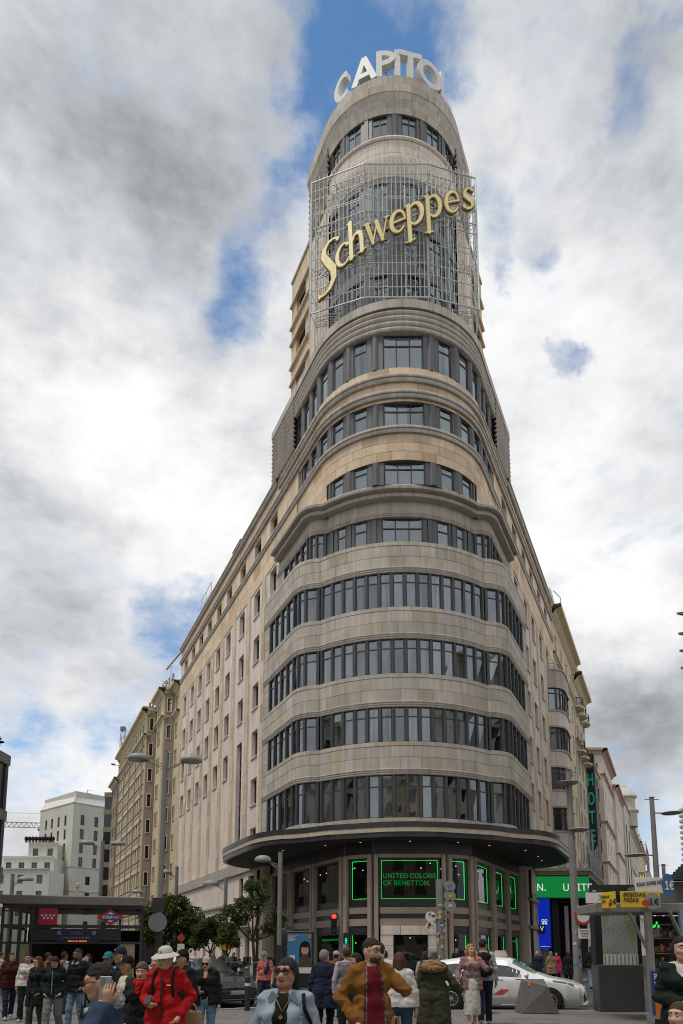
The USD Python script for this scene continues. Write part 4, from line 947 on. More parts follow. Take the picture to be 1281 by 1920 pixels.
# plant rooms on the wing's roof edge
for y, f, w, h, l, nm in ((21.5, -1.4, 2.2, 2.2, 'pale stair head box on the left wing roof', 'roof_box'), (26.5, -1.0, .9, 1.9, 'slim pale chimney on the left wing roof', 'chimney')):
    p = street(-1, y, f); T = Thing(nm, l, 'roof structure', (*p, 34.8 if y < 24 else 31.0)); ax = [[*uL, 0], [*nL, 0], [0, 0, 1]]
    zz = 0 if y < 24 else 3.6
    MB().box((0, 0, h / 2 + zz), (w, w * .6, h), ax, bev=.03).build(T, 'body', m_pale); MB().box((0, 0, h + .08 + zz), (w + .2, w * .6 + .2, .16), ax).build(T, 'cap', m_steel)
T = Thing('roof_railing', 'white railing frame on the left wing roof edge', 'railing', (*street(-1, 30.5, -.5), 35.2), world=True); q = MB()
for z in (35.9, 36.9, 37.9): q.bar((*street(-1, 28.6, -.5), z), (*street(-1, 32.4, -.5), z), .05)
for y in (28.6, 30.5, 32.4): q.bar((*street(-1, y, -.5), 35.1), (*street(-1, y, -.5), 37.9), .06)
q.build(T, 'frame', m_whitetrim)

# ---- far left: off-white apartment block, low terraces, dark glass slabs, crane
W = Thing('white_apartment_block', 'off-white apartment tower with a chamfered top and slim windows, far left', 'building', (-60, 152, 0), world=True)
pl, pc, pr = np.array([-71.3, 160.0]), np.array([-59.6, 150.0]), np.array([-50.5, 160.5])
for k, (p0, p1) in enumerate(((pl, pc), (pc, pr))):
    d = p1 - p0; L = np.linalg.norm(d); t = d / L; rr = rows(31.2, 4, 3.15, 2.3); wn = [(L * x, .95, a, b) for a, b in rr for x in ((.2, .38, .58, .78) if k == 0 else (.16, .40, .65, .90))]
    wn += [(L * x, 1.1, a, b) for a, b in rows(17.6, 5, 3.3, 1.9) for x in ((.48, .72) if k == 0 else (.3, .55))]
    facade(W, p0, t, L, 0, 33.6, wn, m_whiteapt, nv=2, mg=m_glassd, curt=.5, transom=0)
    for z in (33.55, 19.3, 14.0): sweep(MB(), Plan([p0, p1]), 0 - 0, L, rect(-.05, .12, z, z + .35)) if False else cornice_(W, p0, t, L, z, .3, .15, m_whiteapt, 'string_course')
    n = np.array([t[1], -t[0]]); q = MB(); a, b = p0, p1; c_, d_ = p0 - n * 1.2 + t * .5, p1 - n * 1.2 - t * .5
    q.add([(*a, 33.85), (*b, 33.85), (*d_, 36.6), (*c_, 36.6)], [[0, 1, 2, 3]]); q.build(W, 'sloped_parapet', m_whitetrim)
MB().prism(Polygon([pl + (.6, .6), pc + (0, .8), pr + (-.6, .6), (-58, 172)]), 36.5, (0, 0, 0)).build(W, 'core', m_whiteapt)
for x, h in ((-60.5, 2.4), (-65, 1.0), (-54.5, 1.1)):
    T = Thing('roof_aerial', {-60.5: 'tall aerial on the white tower roof', -65: 'short vent pipe left on the white tower roof', -54.5: 'short vent pipe right on the white tower roof'}[x], 'aerial', (x, 160, 36.5)); q = MB(); q.tube([(0, 0, 0), (0, 0, h)], .08, 5)
    if h > 2: q.bar((-.2, 0, 2.2), (1.2, 0, 2.3), .06); q.bar((0, 0, 1.6), (.7, 0, 1.6), .05)
    q.build(T, 'pole', m_steel)
G = Thing('terraced_apartments', 'low cream apartment house with stepped roof terraces, far left', 'building', (-70, 140, 0), world=True)
for x0, x1, y0, zt, n, rws in ((-76, -60.2, 141, 18.0, 4, 3), (-72.5, -61.6, 146, 21.2, 4, 1), (-68.5, -62.2, 149, 24.6, 2, 1)):
    facade(G, (x0, y0), (1, 0), x1 - x0, 0 if zt < 19 else zt - 4.5, zt, [((x1 - x0) * (k + .5) / n, 1.2, a, b) for k in range(n) for a, b in rows(zt - 1.3, rws, 3.3, 1.8)], m_whiteapt, nv=1, transom=0)
    MB().box(((x0 + x1) / 2, y0 + 4, (zt - .2) / 2), (x1 - x0 - .02, 7, zt - .4)).build(G, 'core', m_whiteapt); cornice_(G, np.array([x0, y0]), np.array([1.0, 0]), x1 - x0, zt - .25, .3, .3, m_whitetrim, 'parapet')
q = MB()
for x in (-75, -70, -65.5): q.bar((x, 141.6, 18), (x, 141.6, 20.2), .12)
q.bar((-76, 141.6, 20.2), (-63, 141.6, 20.5), .3, .18); q.build(G, 'awning_frame', m_whitetrim)
for i in range(9):
    T = Thing('roof_planter', f'small roof plant in a pot on the far left terrace, {["at its left end","second along","third along","midway left","in the middle","midway right","seventh along","eighth along","at its right end"][i]}', 'plant', (-69 + .8 * i * .9, 148.8, 24.6)); q = MB(); q.lathe([(0, 0), (.25, 0), (.3, .5), (0, .5)], n=8); q.build(T, 'pot', m_redline)
    MB().tm(trimesh.creation.icosphere(1, .42), [[1, 0, 0, 0], [0, 1, 0, 0], [0, 0, 1.3, .8], [0, 0, 0, 1]]).build(T, 'bush', L_ + 'cloth_darkgreen')
D = Thing('dark_glass_house', 'slim dark glass and stone slab between the white tower and striped block', 'building', (-38, 112, 0), world=True)
for k in range(9):
    z = 2.8 * k + 1.2
    MB().box((-36.7, 112, z + 1.0), (2.6, 8, 1.9)).build(D, 'glass_band', m_glassd if False else M('black_glazing', (.012, .014, .016), .12, spec=.7) if k == 0 else L_ + 'black_glazing'); MB().box((-36.7, 112, z + 2.37), (2.8, 8.2, .82)).build(D, 'floor_band', m_brownrender)
E_ = Thing('dark_glass_tower', 'dark glass office block at the left edge of the square', 'building', (-18, 22, 0), world=True)
for k in range(4):
    z = .2 + 2.5 * k; MB().box((-19.5, 23.9, z + 1.0), (9.1, 12.0, 2.0)).build(E_, 'glazing', L_ + 'black_glazing'); MB().box((-19.5, 23.95, z + 2.25), (9.3, 12.2, .48), bev=.03).build(E_, 'floor_band', m_steel)
for y in np.arange(19, 30, 1.35):
    MB().box((-14.88, y, 5), (.1, .07, 9.6)).build(E_, 'mullion', m_steel)
q = MB(); q.box((-14.78, 28.3, 4.6), (.03, .9, 2.2)); BN = Thing('red_banner', 'red hanging banner on the dark office block at left', 'banner', (-14.78, 28.3, 3.5), world=True); q.build(BN, 'cloth', L_ + 'cloth_red'); q = MB(); q.bar((-14.9, 28.8, 5.75), (-14.7, 27.7, 5.85), .04); q.build(BN, 'pole', m_steel)
T = Thing('roof_shrub', 'green shrub overhanging the left office block roof', 'shrub', (-15.4, 29.2, 10.2)); q = MB()
for k in range(60):
    a = R.uniform(0, 6.3); r = .5 * R.random() ** .5; q.tm(trimesh.creation.icosphere(0, R.uniform(.05, .1)), [[1, 0, 0, r * math.cos(a)], [0, 1, 0, r * math.sin(a)], [0, 0, .6, R.uniform(0, .8)], [0, 0, 0, 1]])
q.build(T, 'foliage', L_ + 'cloth_darkgreen')
K = Thing('tower_crane', 'grey lattice jib of a tower crane behind the far left roofs', 'crane', (-75, 175, 0), world=True); q = MB()
j0, j1 = np.array([-95, 178, 33.4]), np.array([-68.0, 178, 32.6])
for s in np.linspace(0, 1, 22)[:-1]:
    a = j0 + (j1 - j0) * s; b = j0 + (j1 - j0) * (s + 1 / 21); m_ = (a + b) / 2 + (0, 0, 1.3); up = np.array([0, 0, 1.3])
    q.bar(a, m_, .12); q.bar(m_, b, .12)
q.bar(j0, j1, .2); q.bar(j0 + (0, 0, 1.3), j1 + (0, 0, 1.3), .2); q.build(K, 'jib', m_greyband)
q = MB(); q.bar((-95, 178, 37), (-60, 178, 36.6), .07); q.build(K, 'tie_bar', m_greyband)
q = MB(); q.box((-79, 178, 32.4), (1.2, 1, .5)); q.bar((-79, 178, 32.3), (-79, 178, 26), .06); q.build(K, 'trolley', m_redline)
MB().bar((-95, 178, 0), (-95, 178, 42), 1.4).build(K, 'mast', m_greyband)

# ---- right: bay, cream house, ornate house, brick hotel, pink house, far street
uR, nR = np.array([.429, .9033]), np.array([.9033, -.429]); uP = np.array([.9033, -.429])
wl = lambda y, off: tuple(np.array(street(1, y, off)) - (XC, YC))
PB = Plan([wl(23.9, 0), wl(23.95, .7), wl(24.15, 1.1), wl(24.5, 1.32), wl(25.1, 1.4), wl(27.2, 1.4), wl(27.35, 0)], mid=0)
BZ = [26.9, 25.05, 23.0, 21.35, 19.3, 17.65, 15.65, 14.0, 11.95, 10.2]
for k in range(len(BZ) - 1):
    z1, z0 = BZ[k], BZ[k + 1]
    if k % 2 == 0:
        p = sweep(MB(), PB, 0, PB.s[-1], rect(-.9, 0, z0, z1)).build(cap, 'bay_band', m_grayplain if k == 0 else m_pale, 40)
        for z, h in ((z0, .16), (z1 - .16, .16)): sweep(MB(), PB, 0, PB.s[-1], rect(-.02, .07, z, z + h)).build(p, 'moulding', m_grayplain, 40)
    else:
        es = [0, .78, 1.3, 1.9, 2.6, 3.4, PB.s[-2]]
        for a, b in zip(es[:-1], es[1:]):
            q0, q1 = PB.at(a, -.1), PB.at(b, -.1); w = np.linalg.norm(q1 - q0); window(cap, q0, (q1 - q0) / w, w, z0, z1, .5, 1, .9, fw=.07, dep=.12)
sweep(MB(), PB, 0, PB.s[-1], rect(-1.2, -.75, 10, 26.8)).build(cap, 'bay_core', m_dark)
q = MB()
for z in (27.15, 27.4): q.tube([(*PB.at(s, -.15), z) for s in PB.cuts(0, PB.s[-2])], .025, 4)
for s in np.linspace(.1, PB.s[-2], 8): q.tube([(*PB.at(s, -.15), 26.9), (*PB.at(s, -.15), 27.4)], .02, 4)
q.build(cap, 'bay_railing', m_steel)

def rbuild(name, label, y0, y1, off, ztop, mat, nrow, step, ncol, hh=1.7, ww=1.0, trim=None, cornz=(.9, .9), cmat=None, zb=0, endw=None, rowz=None, strings=(), curt=.35):
    T = Thing(name, label, 'building', (*street(1, (y0 + y1) / 2, off), 0), world=True)
    o = street(1, y0, off); L = np.linalg.norm(street(1, y1, off) - o); rr = rowz or rows(ztop - 1.6, nrow, step, hh)
    facade(T, o, uR, L, zb, ztop, [(L * (k + .5) / ncol, ww, a, b) for k in range(ncol) for a, b in rr], mat, trim=trim, nv=2, curt=curt)
    cornice_(T, o, uR, L, ztop - .25, cornz[0], cornz[1], cmat or mat, ext=.15)
    for z in strings: cornice_(T, o, uR, L, z, .35, .3, cmat or mat, 'string_course', ext=.1)
    e = street(1, y0, -9)                                           # end wall towards the square
    t = (o - e) / np.linalg.norm(o - e); facade(T, e, t, np.linalg.norm(o - e), zb, ztop, [(np.linalg.norm(o - e) - x, ww * .8, a, b) for x in (endw or ()) for a, b in rr], mat, nv=1)
    cornice_(T, e, t, np.linalg.norm(o - e), ztop - .25, cornz[0], cornz[1] * .7, cmat or mat, ext=.0)
    for z in strings: cornice_(T, e, t, np.linalg.norm(o - e), z, .35, .2, cmat or mat, 'string_course')
    MB().prism(Polygon([street(1, y0 + .5, off - .6), street(1, y1 - .3, off - .6), street(1, y1 - .3, -9), street(1, y0 + .5, -8.5)]), ztop - zb - .3, (0, 0, zb + .1)).build(T, 'core', m_dark)
    return T, o, L
T, o, L = rbuild('cream_house', 'cream ochre house with white window trims and a deep cornice right of the golden wing', 27.75, 41.4, 0.0, 34.2, m_cream2, 8, 3.55, 4, 1.8, .85, m_whitetrim, (1.0, 1.0), m_yelcream, strings=(29.9,))
facade(T, street(1, 28.2, -1.2), uR, L - .5, 34.2, 37.0, [((L - .5) * (k + .5) / 4, .9, 35, 36.4) for k in range(4)], m_cream2, nv=1)
for yy in (29.5, 37.2):
    p0 = street(1, yy, -.9); q = MB(); g = Polygon([(0, 0), (3.2, 0)] + [(1.6 + 1.6 * math.cos(a), .5 + .55 * math.sin(a)) for a in np.linspace(0, PI, 14)]); q.prism(g, .55, (*p0, 37.0), (*uR, 0), (0, 0, 1), (*nR, 0)); q.prism(sbox(-.15, -.25, 3.35, .12), .7, (*p0, 37.0), (*uR, 0), (0, 0, 1), (*nR, 0)); q.build(T, 'arched_pediment', m_whitetrim)
    q = MB(); q.box((*(p0 + uR * .2 - nR * .8), 38.2), (1.0, 1.0, 2.4), [[*uR, 0], [*nR, 0], [0, 0, 1]]); q.build(T, 'chimney', m_cream2)
q = MB(); a = street(1, 37.6, -.4); q.bar((*a, 37), (*a, 41), .06); q.bar((*a, 41), (*street(1, 36, -.9), 41), .06); q.build(T, 'roof_frame', m_steel)
T, o, L = rbuild('ornate_balcony_house', 'ornate cream house with curved iron balconies under its cornice', 41.5, 50.6, 0.1, 32.9, m_white2, 8, 3.5, 3, 2.2, .9, m_cream2, (1.1, 1.0), m_yelcream, strings=(25.5,))
for k, (x, z) in enumerate(((1.5, 29.9), (4.7, 29.9), (7.9, 29.9), (1.5, 24.6), (4.7, 24.6), (7.9, 24.6))):
    c = o + uR * x; PBk = Plan([c - uR * 1.2, c - uR * .9 + nR * .6, c + nR * .85, c + uR * .9 + nR * .6, c + uR * 1.2], mid=0); b = sweep(MB(), PBk, 0, PBk.s[-1], rect(-.5, .08, z - .25, z)).build(T, 'balcony', m_yelcream); q = MB()
    q.tube([(*PBk.at(s, -.03), z + .95) for s in PBk.cuts(0, PBk.s[-1])], .04, 5)
    for s in np.linspace(.05, PBk.s[-1] - .05, 14): q.tube([(*PBk.at(s, -.03), z), (*PBk.at(s, -.03), z + .95)], .02, 4)
    q.build(b, 'railing', m_iron)
for x in (.4, 4.5, 8.6):
    c = o + uR * x + nR * .2; MB().lathe([(.35, 0), (.4, .3), (.28, .5), (.4, 1.3), (.15, 1.6), (.2, 1.9), (0, 2.2)], (*c, 33.7), 10).build(T, 'urn', m_yelcream, True)
T, o, L = rbuild('brick_hotel', 'red brick hotel front in a grid of joints behind the tall vertical sign', 50.9, 61.0, .35, 25.6, m_brick, 6, 3.5, 3, 1.9, 1.0, m_white2, (.6, .5), m_yelcream, strings=())
e = street(1, 50.9, .35)
for k in range(14): MB().box((*(e - uP * .0 + (-uP) * .25), 10 + 1.1 * k), (.9, .12, .06), [[*uP, 0], [*uR, 0], [0, 0, 1]]).build(T, 'brick_joint', m_joint)
H = Thing('hotel_blade_sign', 'tall black vertical sign with turquoise HOTEL letters', 'sign', (*street(1, 50.2, .55), 0), world=True)
c = street(1, 50.2, .55); axh = [[*uP, 0], [*uR, 0], [0, 0, 1]]
MB().box((*c, 18.4), (1.15, .5, 16.0), axh, bev=.04).build(H, 'panel', m_iron)
for s in (-.5, .5):
    q = MB(); q.box((*(c + uP * s - uR * .27), 18.4), (.06, .06, 15.8), axh); q.build(H, 'edge_trim', m_steel)
for ch, z in zip('HOTEL', (22.2, 19.75, 17.35, 14.95, 12.5)):
    MB().text(ch, 1.55, (*(c - uR * .33), z), (uP[0] * .52, uP[1] * .52, 0), (0, 0, 1), .06, bold=True, center=True).build(H, 'letter', M('turquoise_letter', (.0, .30, .24), .5, emit=(.0, .35, .27), estr=.18) if ch == 'H' else L_ + 'turquoise_letter')
T, o, L = rbuild('pink_house', 'pale pink house with rose cornices behind the tall vertical sign', 61.3, 76.5, 1.15, 29.8, m_pinkr, 7, 3.7, 3, 2.0, .8, None, (.9, .8), m_rose, endw=(1.0,), strings=(26.4, 19.4, 13.6))
T, o, L = rbuild('pink_house_wing', 'lower pale pink wing with a rose cornice, set forward beyond the pink house', 76.8, 92, 1.6, 28.2, m_pinkr, 7, 3.6, 3, 2.0, .8, None, (.8, .7), m_rose, strings=(17.0,))
T, o, L = rbuild('plain_stone_slab', 'plain beige stone slab with reddish side strips beyond the pink houses', 92.5, 109, 1.9, 30.0, m_white2, 5, 4.2, 2, 2.4, .6, None, (.3, .2), m_brownrender, strings=())
for s in (0.2, .7): MB().box((*(o + uR * (L * s) + nR * .05), 13), (1.2, .12, 25), [[*uR, 0], [*nR, 0], [0, 0, 1]]).build(T, 'red_strip', m_brick)
T, o, L = rbuild('white_spired_house', 'weathered white ornate house with spires and a corner turret, down the right street', 110, 150, 1.6, 27.5, m_white2, 6, 4.2, 8, 2.6, 1.3, None, (1.1, 1.0), m_white2, endw=(1.5,), strings=(18.5, 9.0))
for x, h in ((1, 11.5), (7, 6.0), (13, 8.5), (21, 8.0), (29, 8.5), (37, 7)):
    c = o + uR * x - nR * .6
    if x == 1: q = MB(); q.lathe([(2.4, 0), (2.4, 3.0), (2.8, 3.2), (2.8, 3.6), (2.1, 3.8), (2.1, 6.2), (2.6, 6.4), (2.6, 6.7), (2.2, 7.3), (1.4, 8.2), (.5, 8.7), (.2, 9.4), (0, 9.5)], (*c, 27.6), 14); q.build(T, 'corner_turret', m_white2, 30)
    else: q = MB(); q.lathe([(.9, 0), (.9, 2.2), (1.2, 2.4), (1.1, 2.8), (.8, 3.0), (.7, h * .6), (.9, h * .63), (.3, h * .85), (0, h)], (*c, 27.6), 8); q.build(T, 'pinnacle', m_yelcream if x > 13 else m_white2)
T, o, L = rbuild('tan_spired_house', 'tan house with small pinnacles further down the right street', 151, 196, 1.5, 30.0, m_cream2, 6, 4.4, 8, 2.6, 1.3, None, (1.1, 1.0), m_white2, strings=(20,))
for x in (2, 10, 18, 30): MB().lathe([(1.0, 0), (1.0, 2.5), (1.3, 2.7), (.7, 3.4), (.7, 4.5), (0, 7)], (*(o + uR * x - nR * .6), 30.2), 8).build(T, 'pinnacle', m_cream2)
T, o, L = rbuild('grey_netted_house', 'house wrapped in pale scaffold netting at the end of the right street', 198, 225, 2.5, 28, M('scaffold_netting', (.36, .37, .39), .9, .1, .4), 2, 5, 2, 1, 1, None, (.3, .2))
SC = Thing('roof_scaffold', 'steel scaffolding standing on the netted house at the end of the street', 'scaffolding', (*street(1, 200, 2), 28), world=True); q = MB()
for y in np.arange(198, 225, 4.5):
    for f in (2.0, -1.0):
        c = street(1, y, f); q.bar((*c, 27.5), (*c, 38 - (y - 198) * .1), .16)
for z in (30, 32.5, 35, 37): q.bar((*street(1, 198, 2), z), (*street(1, 224, 2), z), .14); q.bar((*street(1, 198, 2), z), (*street(1, 198, -1), z), .14)
q.build(SC, 'frame', m_steel, kind='stuff')
HS = Thing('yellow_hotel_sign', 'far vertical dark sign with yellow HOTEL letters', 'sign', (*street(1, 100, 4.2), 0), world=True); c = street(1, 100, 4.2)
MB().box((*c, 13.2), (1.1, .3, 7.0), axh).build(HS, 'panel', m_brownrender)
for ch, z in zip('HOTEL', (15.3, 14.0, 12.6, 11.3, 10.0)): MB().text(ch, 1.0, (*(c - uR * .2), z), (uP[0] * .85, uP[1] * .85, 0), (0, 0, 1), .05, bold=True, center=True).build(HS, 'letter', M('yellow_letter', (.6, .55, .02), .5, emit=(.7, .6, .02), estr=.3) if ch == 'H' else L_ + 'yellow_letter')
BT = Thing('balcony_tower', 'distant tower with stacked rounded white balconies at the right edge', 'building', (209, 402, 0)); MB().lathe([(8, 0), (8, 86), (0, 86)], n=24).build(BT, 'shaft', m_white2)
for k in range(17): MB().lathe([(8, 0), (10.2, .1), (10.4, 1.1), (10.0, 1.1), (9.8, .3), (8, .3)], (0, 0, 30 + 3.3 * k), 24).build(BT, 'balcony', m_whitetrim)
FB = Thing('louvred_building', 'building at the right edge with pointed horizontal fins', 'building', (28, 42, 0), world=True); MB().box((28.6, 38.7, 12), (12, 1.6, 24)).build(FB, 'body', m_steel)
for z in (21.9, 21.25, 20.6, 19.5, 18.95, 18.4):
    w = .6 if z in (21.25, 18.95) else 1.35
    q = MB(); q.prism(Polygon([(23.0, 39.0), (21.7 - w, 39.9), (23.0, 40.8)]), .14, (0, 0, z)); q.build(FB, 'fin', m_steel)

# ---- the marquee of the side entrance: lit green display, blue banner, neon letter frame on top
MQ = Thing('side_marquee', 'stone marquee with a lit green display on its front right of the shop', 'marquee', (*street(1, 16, 2), 0), world=True)
m0, m1 = street(1, 14.5, 0.1), street(1, 14.5, 4.0); dx = m1 - m0
n0, n1 = street(1, 25, 0.1), street(1, 23.5, 4.0)
def quadprism(pts, z0, z1, name, mat, th): return MB().prism(Polygon(pts), z1 - z0, (0, 0, z0)).build(th, name, mat)
quadprism([m0, m1, n1, n0], 5.32, 7.02, 'box', m_blk, MQ)
gw = lambda p, g: p + (p - (m0 + m1 + n0 + n1) / 4) / np.linalg.norm(p - (m0 + m1 + n0 + n1) / 4) * g
for z0, z1, g, mt, nm in ((7.02, 7.16, .12, m_cream, 'cornice_stone'), (7.16, 7.28, .3, m_cream, 'cornice_stone'), (7.28, 7.5, .5, m_grayplain, 'cornice_top')): quadprism([m0 + (0, -g), gw(m1, g) , gw(n1, g), n0], z0, z1, nm, mt, MQ)
f0, f1 = m0 + (-.0, -.03), m1 + (0, -.03); t = (f1 - f0) / np.linalg.norm(f1 - f0); n = np.array([t[1], -t[0]]); w = np.linalg.norm(f1 - f0)
m_led = EMIT('green_display', (0.006, 0.17, 0.035), .9); m_ledw = EMIT('white_display_letters', (.75, .8, .78), .75); m_ledb = EMIT('blue_display', (.005, .02, .36), .8)
q = MB(); q.box((*((f0 + f1) / 2 + n * .03), 6.14), (w - .04, .06, 1.54), [[*t, 0], [*n, 0], [0, 0, 1]]); G1 = q.build(MQ, 'display', m_led)
q = MB(); q.text('N.', .52, (*(f0 + n * .064 + t * .0), 5.86), (*t, 0), (0, 0, 1), .01); q.text('UNITE', .52, (*(f0 + n * .064 + t * 1.90), 5.86), (*t, 0), (0, 0, 1), .01, squeeze=.97); q.build(G1, 'lettering', m_ledw)
sd = (n1 - m1) / np.linalg.norm(n1 - m1); q = MB(); q.box((*((m1 + n1) / 2 + np.array([sd[1], -sd[0]]) * .03), 6.14), (np.linalg.norm(n1 - m1) - .1, .05, 1.5), [[*sd, 0], [sd[1], -sd[0], 0], [0, 0, 1]]); q.build(MQ, 'side_display', L_ + 'cloth_darkgreen')
BP = Thing('blue_banner_screen', 'tall bright blue display beside the dark side entrance', 'screen', (*(m0 + t * .6), 0), world=True)
q = MB(); q.box((*(m0 + t * .55 + n * -.2), 3.5), (.86, .08, 3.6), [[*t, 0], [*n, 0], [0, 0, 1]]); S1 = q.build(BP, 'display', m_ledb)
q = MB(); c = m0 + t * .55 - n * .15
for sx in (-.11, .11): q.tube([(*(c + t * (sx + .085 * math.cos(a))), 3.72 + .085 * math.sin(a)) for a in np.linspace(0, 2 * PI, 14)], .018, 4)
q.tube([(*(c + t * s), 3.5 + .16 * (abs(s) < .05)) for s in np.linspace(-.2, .2, 9)], .02, 4); q.tube([(*(c + t * -.18), 3.42), (*(c + t * .18), 3.6)], .018, 4); q.tube([(*(c + t * .18), 3.42), (*(c + t * -.18), 3.6)], .018, 4)
q.text('benetton.com', .075, (*(c + n * -.0), 1.82), (*t, 0), (0, 0, 1), .008, center=True); q.build(S1, 'emblem', m_ledw)
VS = Thing('square_hanging_sign', 'small black square sign with a white V hanging over the side doorway', 'sign', (*(m0 + t * .1 - n * -1.2), 2.9), world=True); c = m0 + t * .15 + n * .5
q = MB(); q.box((*c, 3.05), (.5, .06, .62), [[*t, 0], [*n, 0], [0, 0, 1]]); s_ = q.build(VS, 'panel', m_iron); q = MB(); q.text('V', .3, (*(c + n * .035), 2.98), (*t, 0), (0, 0, 1), .01, center=True); q.build(s_, 'letter', m_ledw)
q = MB()
for k, x in enumerate((.4, 1.7, 3.1, w - .15)):
    c = m0 + t * x - n * 1.4
    MB().box((*c, 2.7), (.5, .5, 5.2), [[*t, 0], [*n, 0], [0, 0, 1]]).build(MQ, 'pillar', m_iron)
q.box((*(m0 + t * 2.2 - n * 4), 2.7), (5.0, .2, 5.2), [[*t, 0], [*n, 0], [0, 0, 1]]); q.build(MQ, 'dark_entrance_wall', m_iron)
q = MB(); q.box((*(m0 + t * 2.3 - n * .6), 2.6), (.28, .1, 4.4), [[*t, 0], [*n, 0], [0, 0, 1]]); q.build(MQ, 'poster_column', L_ + 'cloth_lilac')
NL = Thing('neon_letter_frame', 'row of unlit blue grey script letters standing on the marquee', 'sign', (*m1, 7.5), world=True)
m_ngl = M('blue_grey_tube', (.36, .42, .46), .35, .1, 3, spec=.6)
e0, e1 = gw(m1, .1) + sd * .4, n1; d = (e1 - e0) / np.linalg.norm(e1 - e0); Ln = np.linalg.norm(e1 - e0)
hs = [2.6, 1.3, 1.3, 2.9, 1.2, 1.9, 1.3, 2.4, 1.2, 1.3]
for k, h in enumerate(hs):
    c = e0 + d * (Ln * (k + .4) / len(hs)); q = MB()
    q.tube([(*(c - d * .12), 7.7), (*(c - d * .12), 7.7 + h), (*(c + d * .1), 7.75 + h), (*(c + d * .12), 7.9 + h * .6)], .07, 6); q.tube([(*(c - d * .12), 7.75 + h * .45), (*(c + d * .18), 7.8 + h * .5), (*(c + d * .28), 7.8), (*(c + d * .36), 7.72)], .07, 6)
    q.build(NL, 'letter', m_ngl, True)
q = MB()
for z in (7.6, 8.1): q.bar((*e0, z), (*e1, z), .05)
for k in range(9): c = e0 + d * Ln * k / 8; q.bar((*c, 7.5), (*c, 8.6), .04); q.bar((*c, 8.6), (*(c - np.array([d[1], -d[0]]) * .8), 7.5), .03)
q.build(NL, 'frame', m_iron, kind='stuff')
# hotel name board low on the left wing
VB = Thing('hotel_name_board', 'dark green board with silver hotel lettering over a doorway of the left wing', 'sign', (*street(-1, 15, .4), 3.2), world=True)
c = street(-1, 14.9, .55); q = MB(); q.box((*c, 3.62), (4.0, .12, .62), [[*uL, 0], [*nL, 0], [0, 0, 1]]); b = q.build(VB, 'board', L_ + 'cloth_darkgreen')
q = MB(); q.text('VINCCI', .34, (*(c - uL * 1.75 + nL * .066), 3.46), (*uL, 0), (0, 0, 1), .012); q.text('CAPITOL', .34, (*(c + uL * .1 + nL * .066), 3.46), (*uL, 0), (0, 0, 1), .012); q.build(b, 'lettering', m_whitetrim)

# ---- buildings round the square behind the camera (seen in the glass)
for k, (x, y, w, d_, h, rz, l) in enumerate(((-2, -42, 46, 12, 30, 0, 'cream building across the square, mirrored in the shop windows'), (-46, 4, 12, 50, 28, 0, 'stone building closing the left side of the square'), (46, -8, 12, 60, 34, 0, 'stone building closing the right side of the square'), (-47, 54, 14, 42, 26, 0, 'stone row along the far side of the left street'), (46, 53, 14, 38, 30, 0, 'stone row along the far side of the right street'))):
    T = Thing('square_building', l, 'building', (x, y, 0)); sx, sy_ = w / 2, d_ / 2
    MB().box((0, 0, h / 2), (w - 1, d_ - 1, h)).build(T, 'core', M('far_glazing', (.13, .145, .155), .3, .4, .35) if k == 0 else L_ + 'far_glazing')
    for (o, t, L) in (((sx, sy_), (-1, 0), w), ((-sx, sy_), (0, -1), d_), ((sx, -sy_), (0, 1), d_)):
        if k == 0 and L == d_ or k in (1, 3) and o != (sx, -sy_) or k in (2, 4) and o != (-sx, sy_): continue
        n = int(L / 3.4); facade(T, o, t, L, 0, h, [(L * (i + .5) / n, 1.5, a, b) for i in range(n) for a, b in rows(h - 2, 7, 3.9, 2.2)], m_cream2 if k == 0 else m_white2, sub=False); cornice_(T, np.array(o, float), np.array(t, float), L, h - .3, 1.0, .9, m_white2)

# ---------------------------------------------------------------- ground, road, pavements
m_asph = M('asphalt', (0.060, 0.059, 0.058), .9, .22, .6, bump=.5, bscale=120, fine=.18)
m_slab = M('granite_slab', (0.150, 0.142, 0.132), .8, .12, .9, rnd=.14, fine=.14, bump=.15, bscale=90)
m_pave = M('pavement_grey', (0.145, 0.138, 0.128), .85, .15, .6, fine=.14, bump=.2, bscale=70)
m_kerb = M('kerb_granite', (0.20, 0.19, 0.178), .8, .12, 1.2, rnd=.1, fine=.1)
m_line = M('worn_white_paint', (0.42, 0.42, 0.40), .8, .3, 3.0, fine=.2)
MB().box((0, 250, -.27), (1600, 1600, .3)).build(None, 'ground', m_asph, kind='structure')
def sheet(name, poly, z0, z1, mat): return MB().prism(poly, z1 - z0, (0, 0, z0)).build(None, name, mat, kind='structure')
plaza = Thing('plaza_pavement', None, None, (0, 0, 0), kind='structure')
big = Polygon([(-60, -40), (60, -40), (60, 19.3), (-6.9, 19.3), (-7.3, 24), (-7.6, 40), (-60, 60)]).difference(sbox(-9.6, 14.0, 10.8, 19.3))
MB().prism(big, .115, (0, 0, -.115)).build(plaza, 'paving', m_pave); MB().box((.6, 16.65, -.08), (20.4, 5.3, .1)).build(plaza, 'bedding', m_joint)
nx_, ny_ = 18, 8
for j in range(ny_):
    for i in range(nx_):
        w, d = 20.4 / nx_, 5.3 / ny_; x = -9.6 + w * (i + .5 * (j % 2)) ; x1 = min(x + w, 10.8); x = max(x, -9.6)
        if i == nx_ - 1 and j % 2: x1 = 10.8
        MB().box(((x + x1) / 2, 14.0 + d * (j + .5), -.026 + R.uniform(0, .003)), (x1 - x - .012, d - .012, .05), bev=.006).build(plaza, 'paving_slab', m_slab)
for i in range(20): MB().box((-6.9 + .9 * i + .45, 19.40, -.06), (.89, .2, .125), bev=.015).build(plaza, 'kerb_stone', m_kerb)
